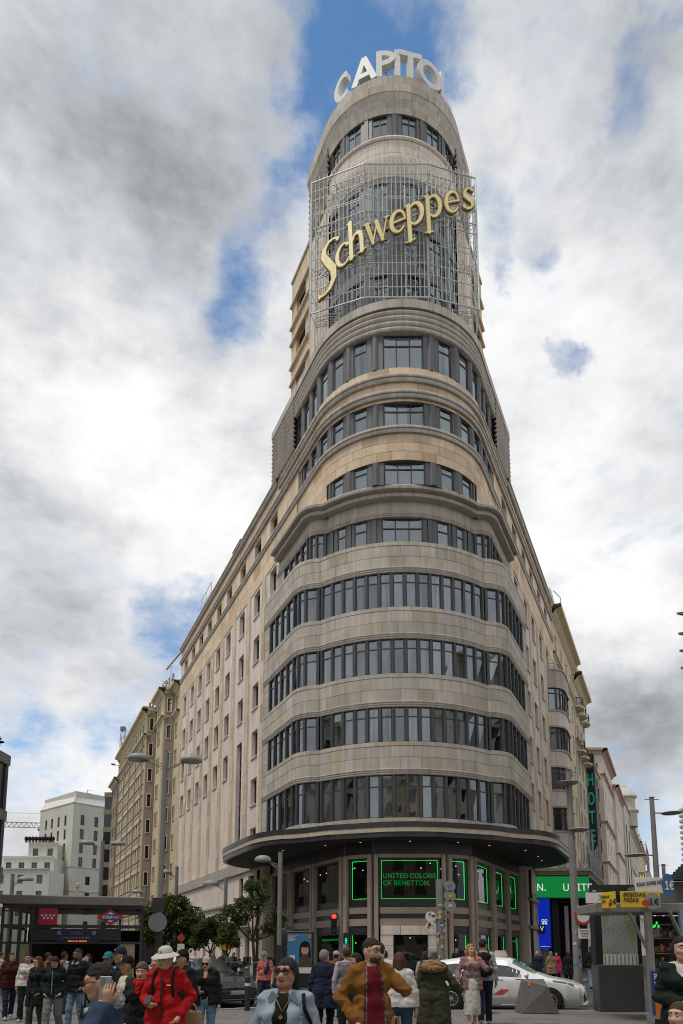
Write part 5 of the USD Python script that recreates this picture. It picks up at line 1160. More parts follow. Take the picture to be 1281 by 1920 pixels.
ring = Polygon([tuple(np.array(P_up.at(s, 3.4)) + (XC, YC)) for s in P_up.cuts(SL, SR)] + [(XC, 70)]).buffer(1.0)
sheet('corner_pavement', ring, -.115, 0.0, m_pave); sheet('corner_kerb', ring.buffer(.16).difference(ring), -.115, .004, m_kerb)
right_pv = Polygon([street(1, -6, 20), street(1, 200, 24), street(1, 200, 40), (90, 20), (40, 20)])
sheet('far_pavement', right_pv, -.115, 0.0, m_pave)
q = MB()
for (x0, y0, x1, y1, w) in ((-5.2, 20.3, -1.6, 22.4, .16), (-4.0, 20.05, -1.0, 20.9, .14), (-2.4, 20.1, -.2, 20.5, .14)):
    a, b = np.array([x0, y0]), np.array([x1, y1]); d = (b - a) / np.linalg.norm(b - a); nn = np.array([-d[1], d[0]]) * w / 2
    MB().prism(Polygon([a - nn, b - nn, b + nn, a + nn]), .004, (0, 0, -.119)).build(None, 'road_marking', m_line, kind='structure')
for i in range(7): MB().box((.6 + .95 * i, 24.5, -.117), (.5, 3.4, .005)).build(None, 'road_marking', m_line, kind='structure')
MB().lathe([(0, 0), (.34, 0), (.34, .006), (0, .006)], (4.6, 16.2, .003), 20).build(None, 'manhole_cover', m_steel, label='round iron manhole cover in the foreground slabs', cat='manhole cover')

# ---------------------------------------------------------------- street furniture
m_pole = M('grey_pole_paint', (0.20, 0.195, 0.185), .5, .1, 3, spec=.5); m_poled = M('dark_pole_base', (.03, .03, .032), .5, .1, 3)
m_disc = M('lamp_dome_grey', (.24, .25, .235), .45, .08, 3); m_lens = M('lamp_lens', (.45, .45, .42), .3, .05, 3)
def dome(T, c, r, h, name='lamp_shade', n=20):
    p = MB().lathe([(r, 0), (r, .03)] + [(r * math.cos(a), .03 + h * math.sin(a)) for a in np.linspace(.15, PI / 2, 8)], c, n).build(T, name, m_disc, 40)
    MB().lathe([(0, -.02), (r * .9, -.02), (r, .0), (0, .0)], c, n).build(p, 'lens', m_lens)
def street_lamp(label, x, y, h, arms, r=.08, base=.13, bh=2.0, dm=(.42, .22), group=None, top=.25, lean=0):
    T = Thing('street_lamp', label, 'street lamp', (x, y, 0), group=group)
    MB().tube([(0, 0, 0), (0, 0, bh), (0, 0, bh + .02)], [base, base, base * .9], 14).build(T, 'base', m_poled, 40)
    MB().tube([(0, 0, bh), (0, 0, h)], [r * 1.1, r], 14).build(T, 'pole', m_pole, 40)
    for dx, z, L in arms:
        s = 1 if dx > 0 else -1; q = MB(); e = s * abs(dx)
        for zz in (-.42, -.18): q.tube([(0, 0, z + zz), (e * .8, 0, z + .02)], .016, 6)
        q.tube([(0, 0, z - .30), (e * .82, 0, z + .0)], .022, 6); q.tube([(e * .8, 0, z - .02), (e, 0, z + .03)], .04, 8); q.build(T, 'arm', m_pole)
        dome(T, (e, 0, z), *dm)
    return T
street_lamp('tall double armed lamp with two grey domes before the left wing', -6.62, 25, 9.0, [(-1.02, 8.62, 1), (.95, 8.55, 1)], .074, .13, 2.7, (.40, .20))
street_lamp('single armed grey lamp left of the shop front', -2.50, 27, 5.43, [(-.68, 5.08, 1)], .085, .13, 1.8, (.33, .2))
street_lamp('thin double armed lamp against the white apartment tower', -17.6, 50, 9.5, [(-1.15, 9.25, 1), (1.15, 9.2, 1)], .13, .17, 2, (.55, .26))
street_lamp('thin lamp with one dome near the left edge', -21.6, 45, 6.5, [(.85, 6.1, 1)], .12, .16, 2, (.5, .25))
street_lamp('thin lamp before the striped building foot', -10.9, 45, 7.0, [(-.75, 6.55, 1)], .11, .15, 2, (.45, .24))
street_lamp('lamp half hidden behind the metro pavilion corner', -15.75, 55, 6.5, [(-.7, 6.1, 1)], .11, .15, 2, (.5, .25))
street_lamp('lamp standing by the young tree at the left wing', -6.83, 40, 5.8, [(-.85, 5.35, 1)], .1, .14, 2, (.45, .24))
def disc_lamp(label, x, y, h, discs, r, stick=True):
    T = Thing('street_lamp', label, 'street lamp', (x, y, 0)); MB().tube([(0, 0, 0), (0, 0, h)], [r * 1.35, r * .85], 16).build(T, 'pole', m_pole, 40)
    q = MB(); q.tube([(0, 0, h), (0, 0, h + .02)], r * 1.1, 12); q.bar((-.25, 0, h - .06), (.25, 0, h - .06), .025); q.build(T, 'pole_cap', m_pole)
    for dx, z in discs:
        q = MB(); q.tube([(0, 0, z), (dx, 0, z)], .025, 8); q.build(T, 'arm', m_pole); c = (dx * 1.0 + (.25 if dx > 0 else -.25) * (abs(dx) > .3), 0, z)
        MB().lathe([(0, -.035), (.30, -.03), (.36, 0), (.30, .03), (0, .055)], c, 24).build(T, 'disc_head', m_disc, 40)
    return T
LC = disc_lamp('grey lamp with flat disc heads and stickers, right of the canopy', 7.32, 22, 7.42, [(-.06, 7.0), (.22, 5.45)], .105)
stk = [M('sticker_' + n, c, .6) for n, c in (('orange', (.6, .16, .03)), ('white', (.5, .5, .48)), ('yellow', (.5, .42, .03)), ('blue', (.1, .2, .4)), ('pinkish', (.5, .3, .3)), ('dark', (.04, .04, .05)))]
def stickers(T, r, z0, z1, n, dr=.012):
    for k in range(n):
        a = R.uniform(-2.4, -.7); z = R.uniform(z0, z1); w, h = R.uniform(.05, .11), R.uniform(.05, .12); q = MB(); th = np.linspace(a - w / 2 / r, a + w / 2 / r, 4)
        q.add([(math.cos(t) * (r + dr), math.sin(t) * (r + dr), z) for t in th] + [(math.cos(t) * (r + dr), math.sin(t) * (r + dr), z + h) for t in th], [[i, i + 1, i + 5, i + 4] for i in range(3)]); q.build(T, 'sticker', R.choice(stk))
stickers(LC, .13, .9, 3.0, 16)
NE = Thing('no_entry_sign', 'round white sign with a red ring and a plate below, on the sticker covered lamp', 'road sign', (7.5, 21.82, 2.55)); axy = [[1, 0, 0], [0, 0, 1], [0, -1, 0]]
m_sgnr, m_sgnw = L_ + 'signal_red', m_whitetrim
MB().lathe([(0, 0), (.27, 0), (.27, .02), (0, .02)], (0, 0, .12), 24, axy).build(NE, 'red_ring', m_sgnr); MB().lathe([(0, .02), (.19, .02), (.19, .028), (0, .028)], (0, 0, .12), 24, axy).build(NE, 'white_disc', m_sgnw)
p = MB().box((.02, -.02, -.42), (.4, .02, .3)).build(NE, 'plate', m_sgnw)
for k in range(3): MB().box((.02, -.034, -.33 - .08 * k), (.3 - .05 * k, .006, .03)).build(p, 'plate_line', m_steel)
disc_lamp('tall dark lamp with two flat heads behind the kiosk, at right', 10.88, 24, 6.95, [(.42, 6.4), (-.45, 4.9)], .09)
disc_lamp('distant thin lamp with one flat arm near the right edge', 18.1, 39, 6.4, [(.5, 5.5)], .11)

# signs on poles at the left
for (x, y, l) in ((-6.42, 38, 'pole with a yellow warning board over a red triangle, left of the name board'),):
    T = Thing('warning_sign', l, 'road sign', (x, y, 0)); MB().tube([(0, 0, 0), (0, 0, 2.7)], .08, 10).build(T, 'pole', m_poled); MB().box((0, -.1, 2.0), (.62, .03, .8)).build(T, 'yellow_board', L_ + 'sticker_yellow')
    for z, s in ((2.35, .62), (1.25, .62)):
        tri = Polygon([(-s / 2, 0), (s / 2, 0), (0, s * .87)]); t_ = MB().prism(tri, .02, (0, -.13, z - .25), (1, 0, 0), (0, 0, 1)).build(T, 'triangle', m_sgnr); MB().prism(tri.buffer(-.075), .008, (0, -.152, z - .25), (1, 0, 0), (0, 0, 1)).build(t_, 'triangle_face', L_ + 'sticker_yellow')
        q = MB(); q.box((0, -.166, z - .1), (.10, .006, .12)); q.box((0, -.166, z + .0), (.05, .006, .05)); q.build(t_, 'pictogram', m_iron)
    MB().lathe([(0, 0), (.16, 0), (.16, .02), (0, .02)], (.12, -.14, 1.85), 18, axy).build(T, 'round_sign', m_sgnr)
T = Thing('round_sign_back', 'two signs seen from behind on the tall double armed lamp', 'road sign', (-6.62, 24.75, 2.6))
MB().lathe([(0, 0), (.34, 0), (.34, .02), (0, .02)], (0, 0, .0), 24, axy).build(T, 'disc', m_steel); MB().box((0, .0, .62), (.42, .03, .5), rotz_m(.3).T).build(T, 'upper_plate', m_poled)
T = Thing('parking_sign', 'small red and blue round sign on a thin pole under the left tree', 'road sign', (-9.3, 40, 0)); MB().tube([(0, 0, 0), (0, 0, 2.6)], .04, 8).build(T, 'pole', m_pole); MB().lathe([(0, 0), (.2, 0), (.2, .02), (0, .02)], (0, -.06, 2.3), 20, axy).build(T, 'disc', m_sgnr); MB().box((0, -.06, 1.7), (.4, .02, .5)).build(T, 'plate', m_sgnw)

# traffic lights
m_red = EMIT('red_signal', (1.0, .03, .02), 3.0); m_grn = EMIT('green_signal', (.0, .9, .62), 1.6); m_off = M('unlit_signal', (.03, .03, .03), .3); m_offg = M('unlit_green_signal', (.01, .09, .09), .3)
TL = Thing('traffic_light', 'traffic light showing red with a green walking figure beside it', 'traffic light', (-.15, 29, 0)); MB().tube([(0, 0, 0), (0, 0, 3.35)], .07, 12).build(TL, 'pole', m_pole, 40)
hd = MB().box((-.26, -.08, 2.72), (.26, .18, .92), bev=.05).build(TL, 'signal_head', m_poled)
for z, mt in ((3.0, m_red), (2.72, M('unlit_amber', (.05, .02, .015), .3)), (2.44, m_offg)):
    p = MB().lathe([(.115, 0), (.115, .12), (.105, .12), (.105, .01), (.0, .01)], (-.26, -.175, z), 16, axy).build(hd, 'visor', m_poled); MB().lathe([(0, .0), (.10, .0), (.085, .03), (0, .045)], (-.26, -.178, z), 16, axy).build(hd, 'lens', mt)
ph = MB().box((.24, -.08, 2.1), (.24, .16, .5), bev=.05).build(TL, 'walk_signal_head', m_poled); MB().lathe([(0, 0), (.09, 0), (.09, .01), (0, .01)], (.24, -.165, 2.24), 16, axy).build(ph, 'unlit_lens', m_off)
q = MB(); q.lathe([(0, 0), (.025, 0), (.025, .01), (0, .01)], (.24, -.17, 2.08), 8, axy)
for a, b in (((.24, 2.05), (.24, 1.96)), ((.24, 2.03), (.19, 1.99)), ((.24, 2.03), (.29, 1.99)), ((.24, 1.96), (.195, 1.87)), ((.24, 1.96), (.285, 1.87))): q.bar((a[0], -.172, a[1]), (b[0], -.172, b[1]), .026, .012)
q.build(ph, 'walking_figure', m_grn)
T2 = Thing('traffic_light', 'sticker covered traffic light pole with signal heads seen from behind, before the shop', 'traffic light', (3.47, 25, 0)); MB().tube([(0, 0, 0), (0, 0, 4.15)], [.17, .15], 16).build(T2, 'pole', m_pole, 40)
stickers(T2, .175, .9, 3.2, 34)
for x, z, r, d in ((.32, 3.88, .20, .26), (.32, 3.53, .20, .26), (.32, 3.18, .20, .26), (-.36, 2.80, .19, .1), (-.36, 2.44, .19, .1), (.3, 2.82, .09, .1)):
    h_ = MB().lathe([(0, 0), (r * .9, 0), (r, .03), (r, d), (0, d)], (x, -.02, z), 20, axy).build(T2, 'signal_head', m_disc if x > 0 else m_whitetrim, 40)
    for k in range(4 if x < 0 else 1): a = R.uniform(0, 6.3); MB().box((x + r * .5 * math.cos(a) * (x < 0), -.03 - d, z + r * .5 * math.sin(a) * (x < 0)), (R.uniform(.06, .13), .006, R.uniform(.06, .12))).build(h_, 'sticker', R.choice(stk))
    q = MB(); q.bar((0, 0, z), (x, 0, z), .05); q.build(T2, 'bracket', m_pole)

# advertising pillar with a poster
AD = Thing('advert_pillar', 'black framed street poster of a smiling dark haired woman on blue', 'advertising panel', (-1.84, 29, 0)); w, z0, z1 = 1.18, .12, 2.36
MB().box((0, .05, 1.24), (w, .2, 2.3), bev=.03).build(AD, 'frame', m_iron); MB().box((0, .05, .3), (w - .04, .18, .5)).build(AD, 'base', M('grey_olive_metal', (.10, .095, .08), .6))
Y0 = -.056; m_pb = M('poster_blue', (.05, .20, .36), .4, .1, 1.0); m_skinp = M('poster_skin', (.50, .30, .22), .5, .1, 4)
pz = MB().box((0, Y0, 1.48), (1.0, .008, 1.62)).build(AD, 'poster', m_pb)
def flat(pts, mat, name, dy): MB().prism(Polygon(pts).buffer(0), .003, (0, Y0 - dy, 0), (1, 0, 0), (0, 0, 1)).build(pz, name, mat)
E2 = lambda cx_, cz, rx, rz, a0=0, a1=2 * PI, n=26: [(cx_ + rx * math.cos(a), cz + rz * math.sin(a)) for a in np.linspace(a0, a1, n)]
flat(sbox(-.5, .67, .5, .92).exterior.coords, m_whitetrim, 'white_strip', .006); flat([(.0, 1.28), (.0, 1.7), (.08, 1.93), (.24, 2.0), (.40, 1.92), (.46, 1.7), (.47, 1.28)], L_ + 'cloth_black', 'hair', .008)
flat(E2(.23, 1.62, .155, .22), m_skinp, 'face', .012); flat([(.10, 1.45), (.36, 1.45), (.46, 1.2), (.49, .93), (-.05, .93), (.0, 1.2)], L_ + 'cloth_brown', 'scarf', .015); flat(E2(.23, 1.83, .19, .10), L_ + 'cloth_black', 'fringe', .018); flat(E2(.23, 1.535, .045, .014, PI, 2 * PI), m_whitetrim, 'smile', .018)
for sx_ in (-.07, .07): flat(E2(.22 + sx_, 1.67, .03, .012), L_ + 'cloth_black', 'eye', .018)
flat(sbox(.36, 2.08, .48, 2.24).exterior.coords, stk[0], 'logo_patch', .02)
for k in range(5): flat(sbox(-.46, 2.2 - .05 * k, -.46 + (.42, .3, .25, .32, .2)[k], 2.225 - .05 * k).exterior.coords, stk[4] if k < 2 else m_whitetrim, 'text_line', .008)
flat(sbox(-.4, 1.15, -.18, 1.4).exterior.coords, m_whitetrim, 'pack', .01)

# concrete wedge block, bollards, small bin
m_conc = M('speckled_concrete', (.13, .125, .115), .85, .2, 3.0, fine=.25, bump=.3, bscale=80)
CB = Thing('concrete_block', 'sloping grey concrete barrier block with stickers before the white taxi', 'barrier', (5.06, 18.7, 0)); v = np.array([(-.56, -.45, .02), (.60, -.45, .02), (.60, .45, .02), (-.56, .45, .02), (-.36, -.28, .88), (.28, -.42, .74), (.38, .30, .92), (-.34, .32, .92)]) * (.84, .9, .93)
m_ = trimesh.convex.convex_hull(v); MB().tm(m_).build(CB, 'block', m_conc)
for x, z, w_, h_, k in ((-.27, .80, .06, .1, 0), (-.02, .62, .14, .1, 1), (-.22, .6, .12, .08, 3), (-.02, .5, .1, .07, 5), (.13, .70, .06, .05, 1)): MB().box((x * .84, -.42 + .19 * z - .02, z * .93), (w_, .015, h_), np.array([[1, 0, 0], [0, .97, -.22], [0, .22, .97]])).build(CB, 'sticker', stk[k])
for x, y, l in ((-2.62, 19.2, 'dark bollard with a pale ring by the kerb, right of the black car'), (-3.98, 19.2, 'dark bollard half hidden behind the woman in the leather jacket')):
    T = Thing('bollard', l, 'bollard', (x, y, 0)); MB().lathe([(.075, 0), (.075, .82), (.07, .9), (.04, .93), (0, .93)], n=14).build(T, 'post', m_poled, 30); MB().lathe([(.078, .66), (.078, .74)], n=14).build(T, 'pale_ring', m_whitetrim)
T = Thing('dark_planter', 'dark tapering bin standing behind the woman in the white skirt', 'bin', (3.55, 18.4, 0)); MB().lathe([(.0, 0), (.26, .02), (.30, .85), (.26, .9), (0, .9)], n=4, ax=rotz_m(PI / 4)).build(T, 'body', m_poled); MB().lathe([(.32, .85), (.32, .9), (.2, .95), (0, .95)], n=4, ax=rotz_m(PI / 4)).build(T, 'rim', m_poled)

# ---------------------------------------------------------------- metro pavilion
m_roofm = M('beige_metal_roof', (.17, .155, .135), .6, .1, 1.0); m_metal2 = M('dark_pavilion_metal', (.035, .036, .038), .5, .1, 2)
MP = Thing('metro_pavilion', 'glass metro entrance pavilion with red diamond sign and flat beige roof', 'pavilion', (-11.6, 29.9, 0), .27); hw = 2.86
MB().box((0, 2.9, 3.72), (2 * hw + .1, 6.2, .40), bev=.04).build(MP, 'roof', m_roofm)
MB().box((0, 2.9, 3.46), (2 * hw - .1, 6.0, .12)).build(MP, 'roof_beam', m_metal2)
MB().lathe([(0, 0), (.05, 0), (.05, .4), (.09, .42), (.09, .55), (0, .6)], (.05, .3, 3.92), 10).build(MP, 'roof_camera', m_cream)
for z, h_ in ((2.62, .14), (1.92, .1), (3.25, .05)): MB().box((0, .02, z), (2 * hw, .12, h_)).build(MP, 'cross_beam', m_metal2)
for x in (-hw + .06, -2.1, -1.65, 1.9, hw - .06): MB().box((x, .03, 1.75), (.10, .12, 3.3)).build(MP, 'post', m_metal2)
for x in (-hw + .05, hw - .05):
    for y in (2.0, 4.0, 5.9): MB().box((x, y, 1.75), (.1, .12, 3.3)).build(MP, 'post', m_metal2)
    MB().add([(x, .1, .1), (x, 5.9, .1), (x, 5.9, 3.4), (x, .1, 3.4)], [[0, 1, 2, 3]]).build(MP, 'side_pane', m_shopglass)
    MB().box((x, 3, 2.62), (.11, 5.9, .12)).build(MP, 'side_beam', m_metal2)
MB().box((-1.87, .06, 1.0), (.42, .16, 1.9)).build(MP, 'stone_pier', m_brownrender); MB().box((2.25, .06, 1.0), (.62, .16, 1.9)).build(MP, 'stone_pier', m_brownrender)
for x0, x1, z0_, z1_ in ((-2.75, -2.15, .1, 1.85), (-2.75, -2.15, 2.0, 2.55), (-2.75, -1.0, 2.7, 3.4), (-1.0, .8, 2.7, 3.4), (.8, 2.75, 2.7, 3.4)): MB().add([(x0, .03, z0_), (x1, .03, z0_), (x1, .03, z1_), (x0, .03, z1_)], [[0, 1, 2, 3]]).build(MP, 'pane', m_shopglass)
MB().box((-2.1, 5.5, 2.95), (1.0, .1, .9)).build(MP, 'rear_panel', m_metal2); MB().box((0, 5.95, 1.3), (5.4, .1, 2.6)).build(MP, 'rear_wall', m_dark)
MB().box((.1, -.04, 2.27), (3.6, .06, .5)).build(MP, 'name_board', m_iron); q = MB(); q.box((.15, -.08, 2.2), (1.7, .02, .34)); nb = q.build(MP, 'name_strip', M('deep_blue', (.01, .014, .05), .4))
q = MB(); q.text('Callao', .13, (.15, -.094, 2.27), (1, 0, 0), (0, 0, 1), .006, center=True); q.build(nb, 'lettering', M('dim_lettering', (.12, .14, .22), .6)); q = MB(); q.box((.15, -.085, 2.13), (1.1, .02, .035)); q.build(nb, 'sub_line', L_ + 'dim_lettering')
q = MB(); q.box((.2, -.05, 1.985), (1.7, .06, .10)); ld = q.build(MP, 'led_board', m_iron); q = MB(); q.text('Metro de Madrid', .072, (.2, -.084, 1.955), (1, 0, 0), (0, 0, 1), .005, center=True); q.build(ld, 'led_text', EMIT('led_orange', (1, .18, .02), 1.3))
for x in (-.55, .85): MB().box((x, -.09, 2.34), (.16, .02, .16)).build(MP, 'pictogram', L_ + 'dim_lettering')
MB().box((-1.02, -.10, 3.02), (.74, .04, .70)).build(MP, 'red_square_sign', M('crimson_sign', (.36, .012, .045), .45))
star = Polygon([(math.cos(PI / 2 + k * PI / 5) * (.065 if k % 2 == 0 else .027), math.sin(PI / 2 + k * PI / 5) * (.065 if k % 2 == 0 else .027)) for k in range(10)])
for k in range(7):
    x = -1.02 + (.155 * (k - 1.5) if k < 4 else .155 * (k - 5)); MB().prism(star, .008, (x, -.122, 3.075 if k < 4 else 2.955), (1, 0, 0), (0, 0, 1)).build(MP, 'star', m_whitetrim)
DM = Thing('metro_diamond_sign', 'red and blue diamond shaped metro sign on the pavilion', 'sign', (-11.6 + 1.5 * .9638 + .14 * .2667, 29.9 + 1.5 * .2667 - .14 * .9638, 3.02), .27); dia = Polygon([(-.56, 0), (0, -.34), (.56, 0), (0, .34)])
b_ = MB().prism(dia, .04, (0, .04, 0), (1, 0, 0), (0, 0, 1)).build(DM, 'red_diamond', M('metro_red', (.40, .015, .015), .45)); d2 = shapely.affinity.scale(dia, .64, .64); MB().prism(d2, .006, (0, -.002, 0), (1, 0, 0), (0, 0, 1)).build(b_, 'white_diamond', m_whitetrim)
MB().prism(sbox(-.30, -.13, .30, .13), .006, (0, -.010, 0), (1, 0, 0), (0, 0, 1)).build(b_, 'blue_bar', M('metro_blue', (.015, .05, .25), .45)); q = MB(); q.text('Metro', .16, (0, -.018, -.065), (1, 0, 0), (0, 0, 1), .005, center=True); q.build(b_, 'lettering', m_whitetrim)
T = Thing('yellow_advert_box', 'yellow and blue advertising box at the far left edge', 'advertising panel', (-9.55, 18.2, 0)); MB().box((-.1, 0, .72), (.5, .4, 1.2), bev=.02).build(T, 'box', L_ + 'sticker_yellow'); MB().box((.02, -.21, .8), (.2, .02, .4)).build(T, 'blue_print', L_ + 'sticker_blue'); MB().box((-.1, 0, .06), (.46, .36, .12)).build(T, 'foot', m_iron)

# ---------------------------------------------------------------- kiosk, map board
KB = Thing('map_board', 'tall grey information pillar with a large city transport map', 'information board', (7.42, 19, 0))
MB().box((0, .1, .62), (1.22, .5, 1.24), bev=.02).build(KB, 'base', M('dark_grey_panel', (.07, .07, .068), .55)); MB().box((.02, .12, .04), (1.1, .4, .08)).build(KB, 'plinth', m_poled); MB().box((0, .08, 2.3), (1.26, .34, 2.12), bev=.02).build(KB, 'frame', m_iron)
n = {'tc': ('texture_coordinate', {}), 'v': ('voronoi_texture', {'scale': 34.0}), 'v2': ('voronoi_texture', {'scale': 9.0, 'feature': 'distance_to_edge'}), 'w': ('wave_texture', {'scale': 9.0, 'distortion': 9.0, 'detail': 3.0}), 'ns': ('noise_texture', {'scale': 1.7, 'detail': 5.0}),
     'gr': ('rgb_ramp', {'ramp': [(0, (.28, .38, .12)), (.46, (.28, .38, .12)), (.50, (.42, .44, .40)), (1, (.42, .44, .42))]}), 'hs': ('hsv', {'saturation': .6, 'value': .55}), 'c1': ('rgb_ramp', {'ramp': [(0, (1, 1, 1)), (.40, (1, 1, 1)), (.48, (0, 0, 0)), (1, (0, 0, 0))]}), 'c2': ('rgb_ramp', {'ramp': [(0, (1, 1, 1)), (.03, (1, 1, 1)), (.05, (0, 0, 0)), (1, (0, 0, 0))]}),
     'm1': ('mix', {}), 'm2': ('mix', {'color2': (.25, .27, .32)}), 'p': ('principled_bsdf', {'roughness': .35})}
m_map = usdkit.material(stage, L_ + 'printed_map', n, [('tc.object', 'ns.vector'), ('tc.object', 'v.vector'), ('tc.object', 'v2.vector'), ('ns.fac', 'gr.fac'), ('v.color', 'hs.color'), ('v.distance', 'c1.fac'), ('c1.color', 'm1.fac'), ('gr.color', 'm1.color1'), ('hs.color', 'm1.color2'), ('v2.distance', 'c2.fac'), ('c2.color', 'm2.fac'), ('m1.result' if False else 'm1.color', 'm2.color1'), ('m2.color', 'p.base_color')], surface='p.BSDF')
mp = MB().box((.04, -.096, 2.02), (.94, .006, 1.62)).build(KB, 'map_sheet', m_map); MB().box((.04, -.101, 1.36), (.94, .004, .30)).build(mp, 'index_strip', m_whitetrim)
for k in range(9): MB().box((-.38 + .105 * k, -.104, 1.36), (.035, .003, .26)).build(mp, 'index_column', m_disc)
MB().box((-.31, -.101, 2.68), (.2, .004, .26)).build(mp, 'legend', m_whitetrim); MB().box((-.31, -.104, 2.57), (.19, .004, .03)).build(mp, 'legend_line', m_sgnr)

m_kgrey = M('kiosk_grey_metal', (.22, .215, .2), .5, .12, 2.0, streak=.1); m_kdark = M('kiosk_dark_metal', (.04, .042, .042), .5, .15, 2)
m_sy = M('sign_yellow', (.62, .42, .03), .45, .05, 1); m_sb = M('sign_blue', (.04, .13, .28), .45, .05, 1)
KS = Thing('drinks_kiosk', 'grey drinks kiosk with a flat awning and shelves of snacks, at the right edge', 'kiosk', (8.6, 16.6, 0), world=True)
MB().box((8.15, 16.75, 2.60), (4.6, 1.5, .22), bev=.02).build(KS, 'awning', m_kgrey)
MB().box((9.3, 17.4, 3.0), (3.6, 1.8, .5)).build(KS, 'upper_roof', m_conc)
for k in range(7): MB().box((9.5, 16.5 + .0 * k, 3.30 + .06 * k), (3.4 - .12 * k, .5 - .02 * k, .045)).build(KS, 'roof_rib', m_kdark)
MB().box((10.0, 18.1, 1.3), (4.0, .15, 2.4)).build(KS, 'rear_wall', m_kdark); MB().bar((6.97, 16.0, 1.3), (7.95, 18.1, 1.3), .1, 2.4).build(KS, 'side_wall', m_kdark); MB().box((6.98, 15.98, 1.3), (.14, .14, 2.4)).build(KS, 'corner_post', m_kgrey)
MB().box((8.35, 15.95, 1.25), (1.35, .12, 2.5)).build(KS, 'right_panel', m_kgrey); MB().box((7.5, 16.0, .62), (1.1, .3, 1.1)).build(KS, 'counter', m_kdark); MB().box((7.5, 16.0, .1), (1.2, .4, .18)).build(KS, 'plinth', m_kgrey)
for z in (1.2, 1.55, 1.9, 2.22): MB().box((7.45, 16.4, z), (.62, .22, .025)).build(KS, 'shelf', m_kgrey)
for (a, b) in (((6.55, 16.0, 2.5), (7.0, 16.0, 1.5)), ((7.45, 15.9, 2.5), (7.75, 15.9, 1.7))): MB().bar(a, b, .14, .03).build(KS, 'strut', m_kgrey)
pk = [M('pack_' + n_, c, .4) for n_, c in (('red', (.30, .02, .02)), ('gold', (.30, .18, .03)), ('blue', (.02, .06, .22)), ('green', (.03, .14, .04)), ('brown', (.12, .06, .03)), ('white', (.30, .30, .28)))]
for z in (1.22, 1.57, 1.92):
    for k in range(8):
        T = Thing('snack_pack', f'coloured snack pack on the kiosk {"lower" if z < 1.3 else "middle" if z < 1.8 else "upper"} shelf, {["leftmost","second from left","third from left","fourth from left","fourth from right","third from right","second from right","rightmost"][k]}', 'snack pack', (7.19 + .075 * k, 16.34, z)); h_ = R.uniform(.14, .26)
        MB().box((0, 0, h_ / 2), (.075, .06, h_), bev=.02).build(T, 'bag', R.choice(pk)); MB().box((0, -.032, h_ * .55), (.05, .004, h_ * .35)).build(T, 'print', R.choice(pk))
LT = Thing('kiosk_light_string', 'green and red lit trinkets hanging inside the kiosk', 'light string', (7.12, 16.1, 2.2)); 
for k in range(6): MB().box((.04 * k - .05, 0, .05 * math.sin(k * 2)), (.03, .02, .06)).build(LT, 'light', EMIT('trinket_green', (.02, .8, .1), 1.0) if k == 0 else (L_ + 'trinket_green' if k > 1 else m_red))
def signboard(name, label, c, w, h, mat, rz=0, th=.03):
    T = Thing(name, label, 'sign', c, rz); MB().box((0, 0, 0), (w, th, h), bev=.006).build(T, 'board', mat); return T
T = signboard('yellow_price_sign', 'larger yellow sign reading BEBIDAS FRIAS 1 euro on the awning', (6.72, 15.72, 2.77), .90, .37, m_sy); q = MB(); q.text('BEBIDAS', .085, (-.40, -.02, .065), (1, 0, 0), (.18, 0, 1), .004, bold=True); q.text('FRÍAS', .085, (-.40, -.02, -.06), (1, 0, 0), (.18, 0, 1), .004, bold=True); q.build(T, 'lettering', m_iron)
MB().lathe([(0, 0), (.19, 0), (.19, .004), (0, .004)], (.27, -.016, -.04), 24, axy).build(T, 'grey_disc', m_disc); q = MB(); q.text('1€', .135, (.17, -.024, -.12), (1, 0, 0), (0, 0, 1), .004, bold=True); q.build(T, 'price', m_iron)
MB().prism(shapely.affinity.scale(Polygon([(math.cos(k * PI / 14) * (1 if k % 2 else .86), math.sin(k * PI / 14) * (1 if k % 2 else .86)) for k in range(28)]), .105, .062), .006, (.12, -.026, -.075), (1, 0, 0), (0, 0, 1)).build(T, 'red_burst', m_sgnr)
T = signboard('yellow_price_sign', 'smaller turned yellow BEBIDAS FRIAS sign at the awning corner', (6.02, 15.9, 2.76), .52, .37, m_sy, rz=-1.05); q = MB(); q.text('BEBIDAS', .055, (-.23, -.02, .05), (1, 0, 0), (.1, 0, 1), .004, bold=True); q.text('FRÍAS', .055, (-.23, -.02, -.05), (1, 0, 0), (.1, 0, 1), .004, bold=True); q.text('1€', .11, (.09, -.024, -.1), (1, 0, 0), (0, 0, 1), .004, bold=True); q.build(T, 'lettering', m_iron); MB().box((.1, -.02, -.1), (.06, .004, .09)).build(T, 'red_patch', m_sgnr)
T = signboard('water_price_sign', 'white sign reading AGUA SUPER FRIA with a blue 1 euro disc above the awning', (7.03, 15.85, 3.10), .72, .36, m_whitetrim, rz=.05); q = MB(); q.text('AGUA SUPER FRÍA', .085, (-.34, -.02, -.03), (1, 0, .10), (0, 0, 1), .004, bold=True, squeeze=.62); q.build(T, 'lettering', m_iron)
MB().prism(shapely.affinity.scale(Point(0, 0).buffer(1, 16), .14, .27), .01, (.40, -.02, .0), (1, 0, 0), (0, 0, 1)).build(T, 'blue_oval', m_sb); q = MB(); q.text('1€', .2, (.31, -.034, -.1), (1, 0, 0), (0, 0, 1), .004, bold=True, squeeze=.62); q.build(T, 'price', m_whitetrim)
T = signboard('handwritten_board', 'white board with a faint handwritten 3 at the awning end', (5.86, 16.0, 2.82), .55, .24, m_whitetrim); q = MB(); q.text('3', .12, (.0, -.02, -.05), (1, 0, 0), (0, 0, 1), .003); q.build(T, 'figure', m_disc)
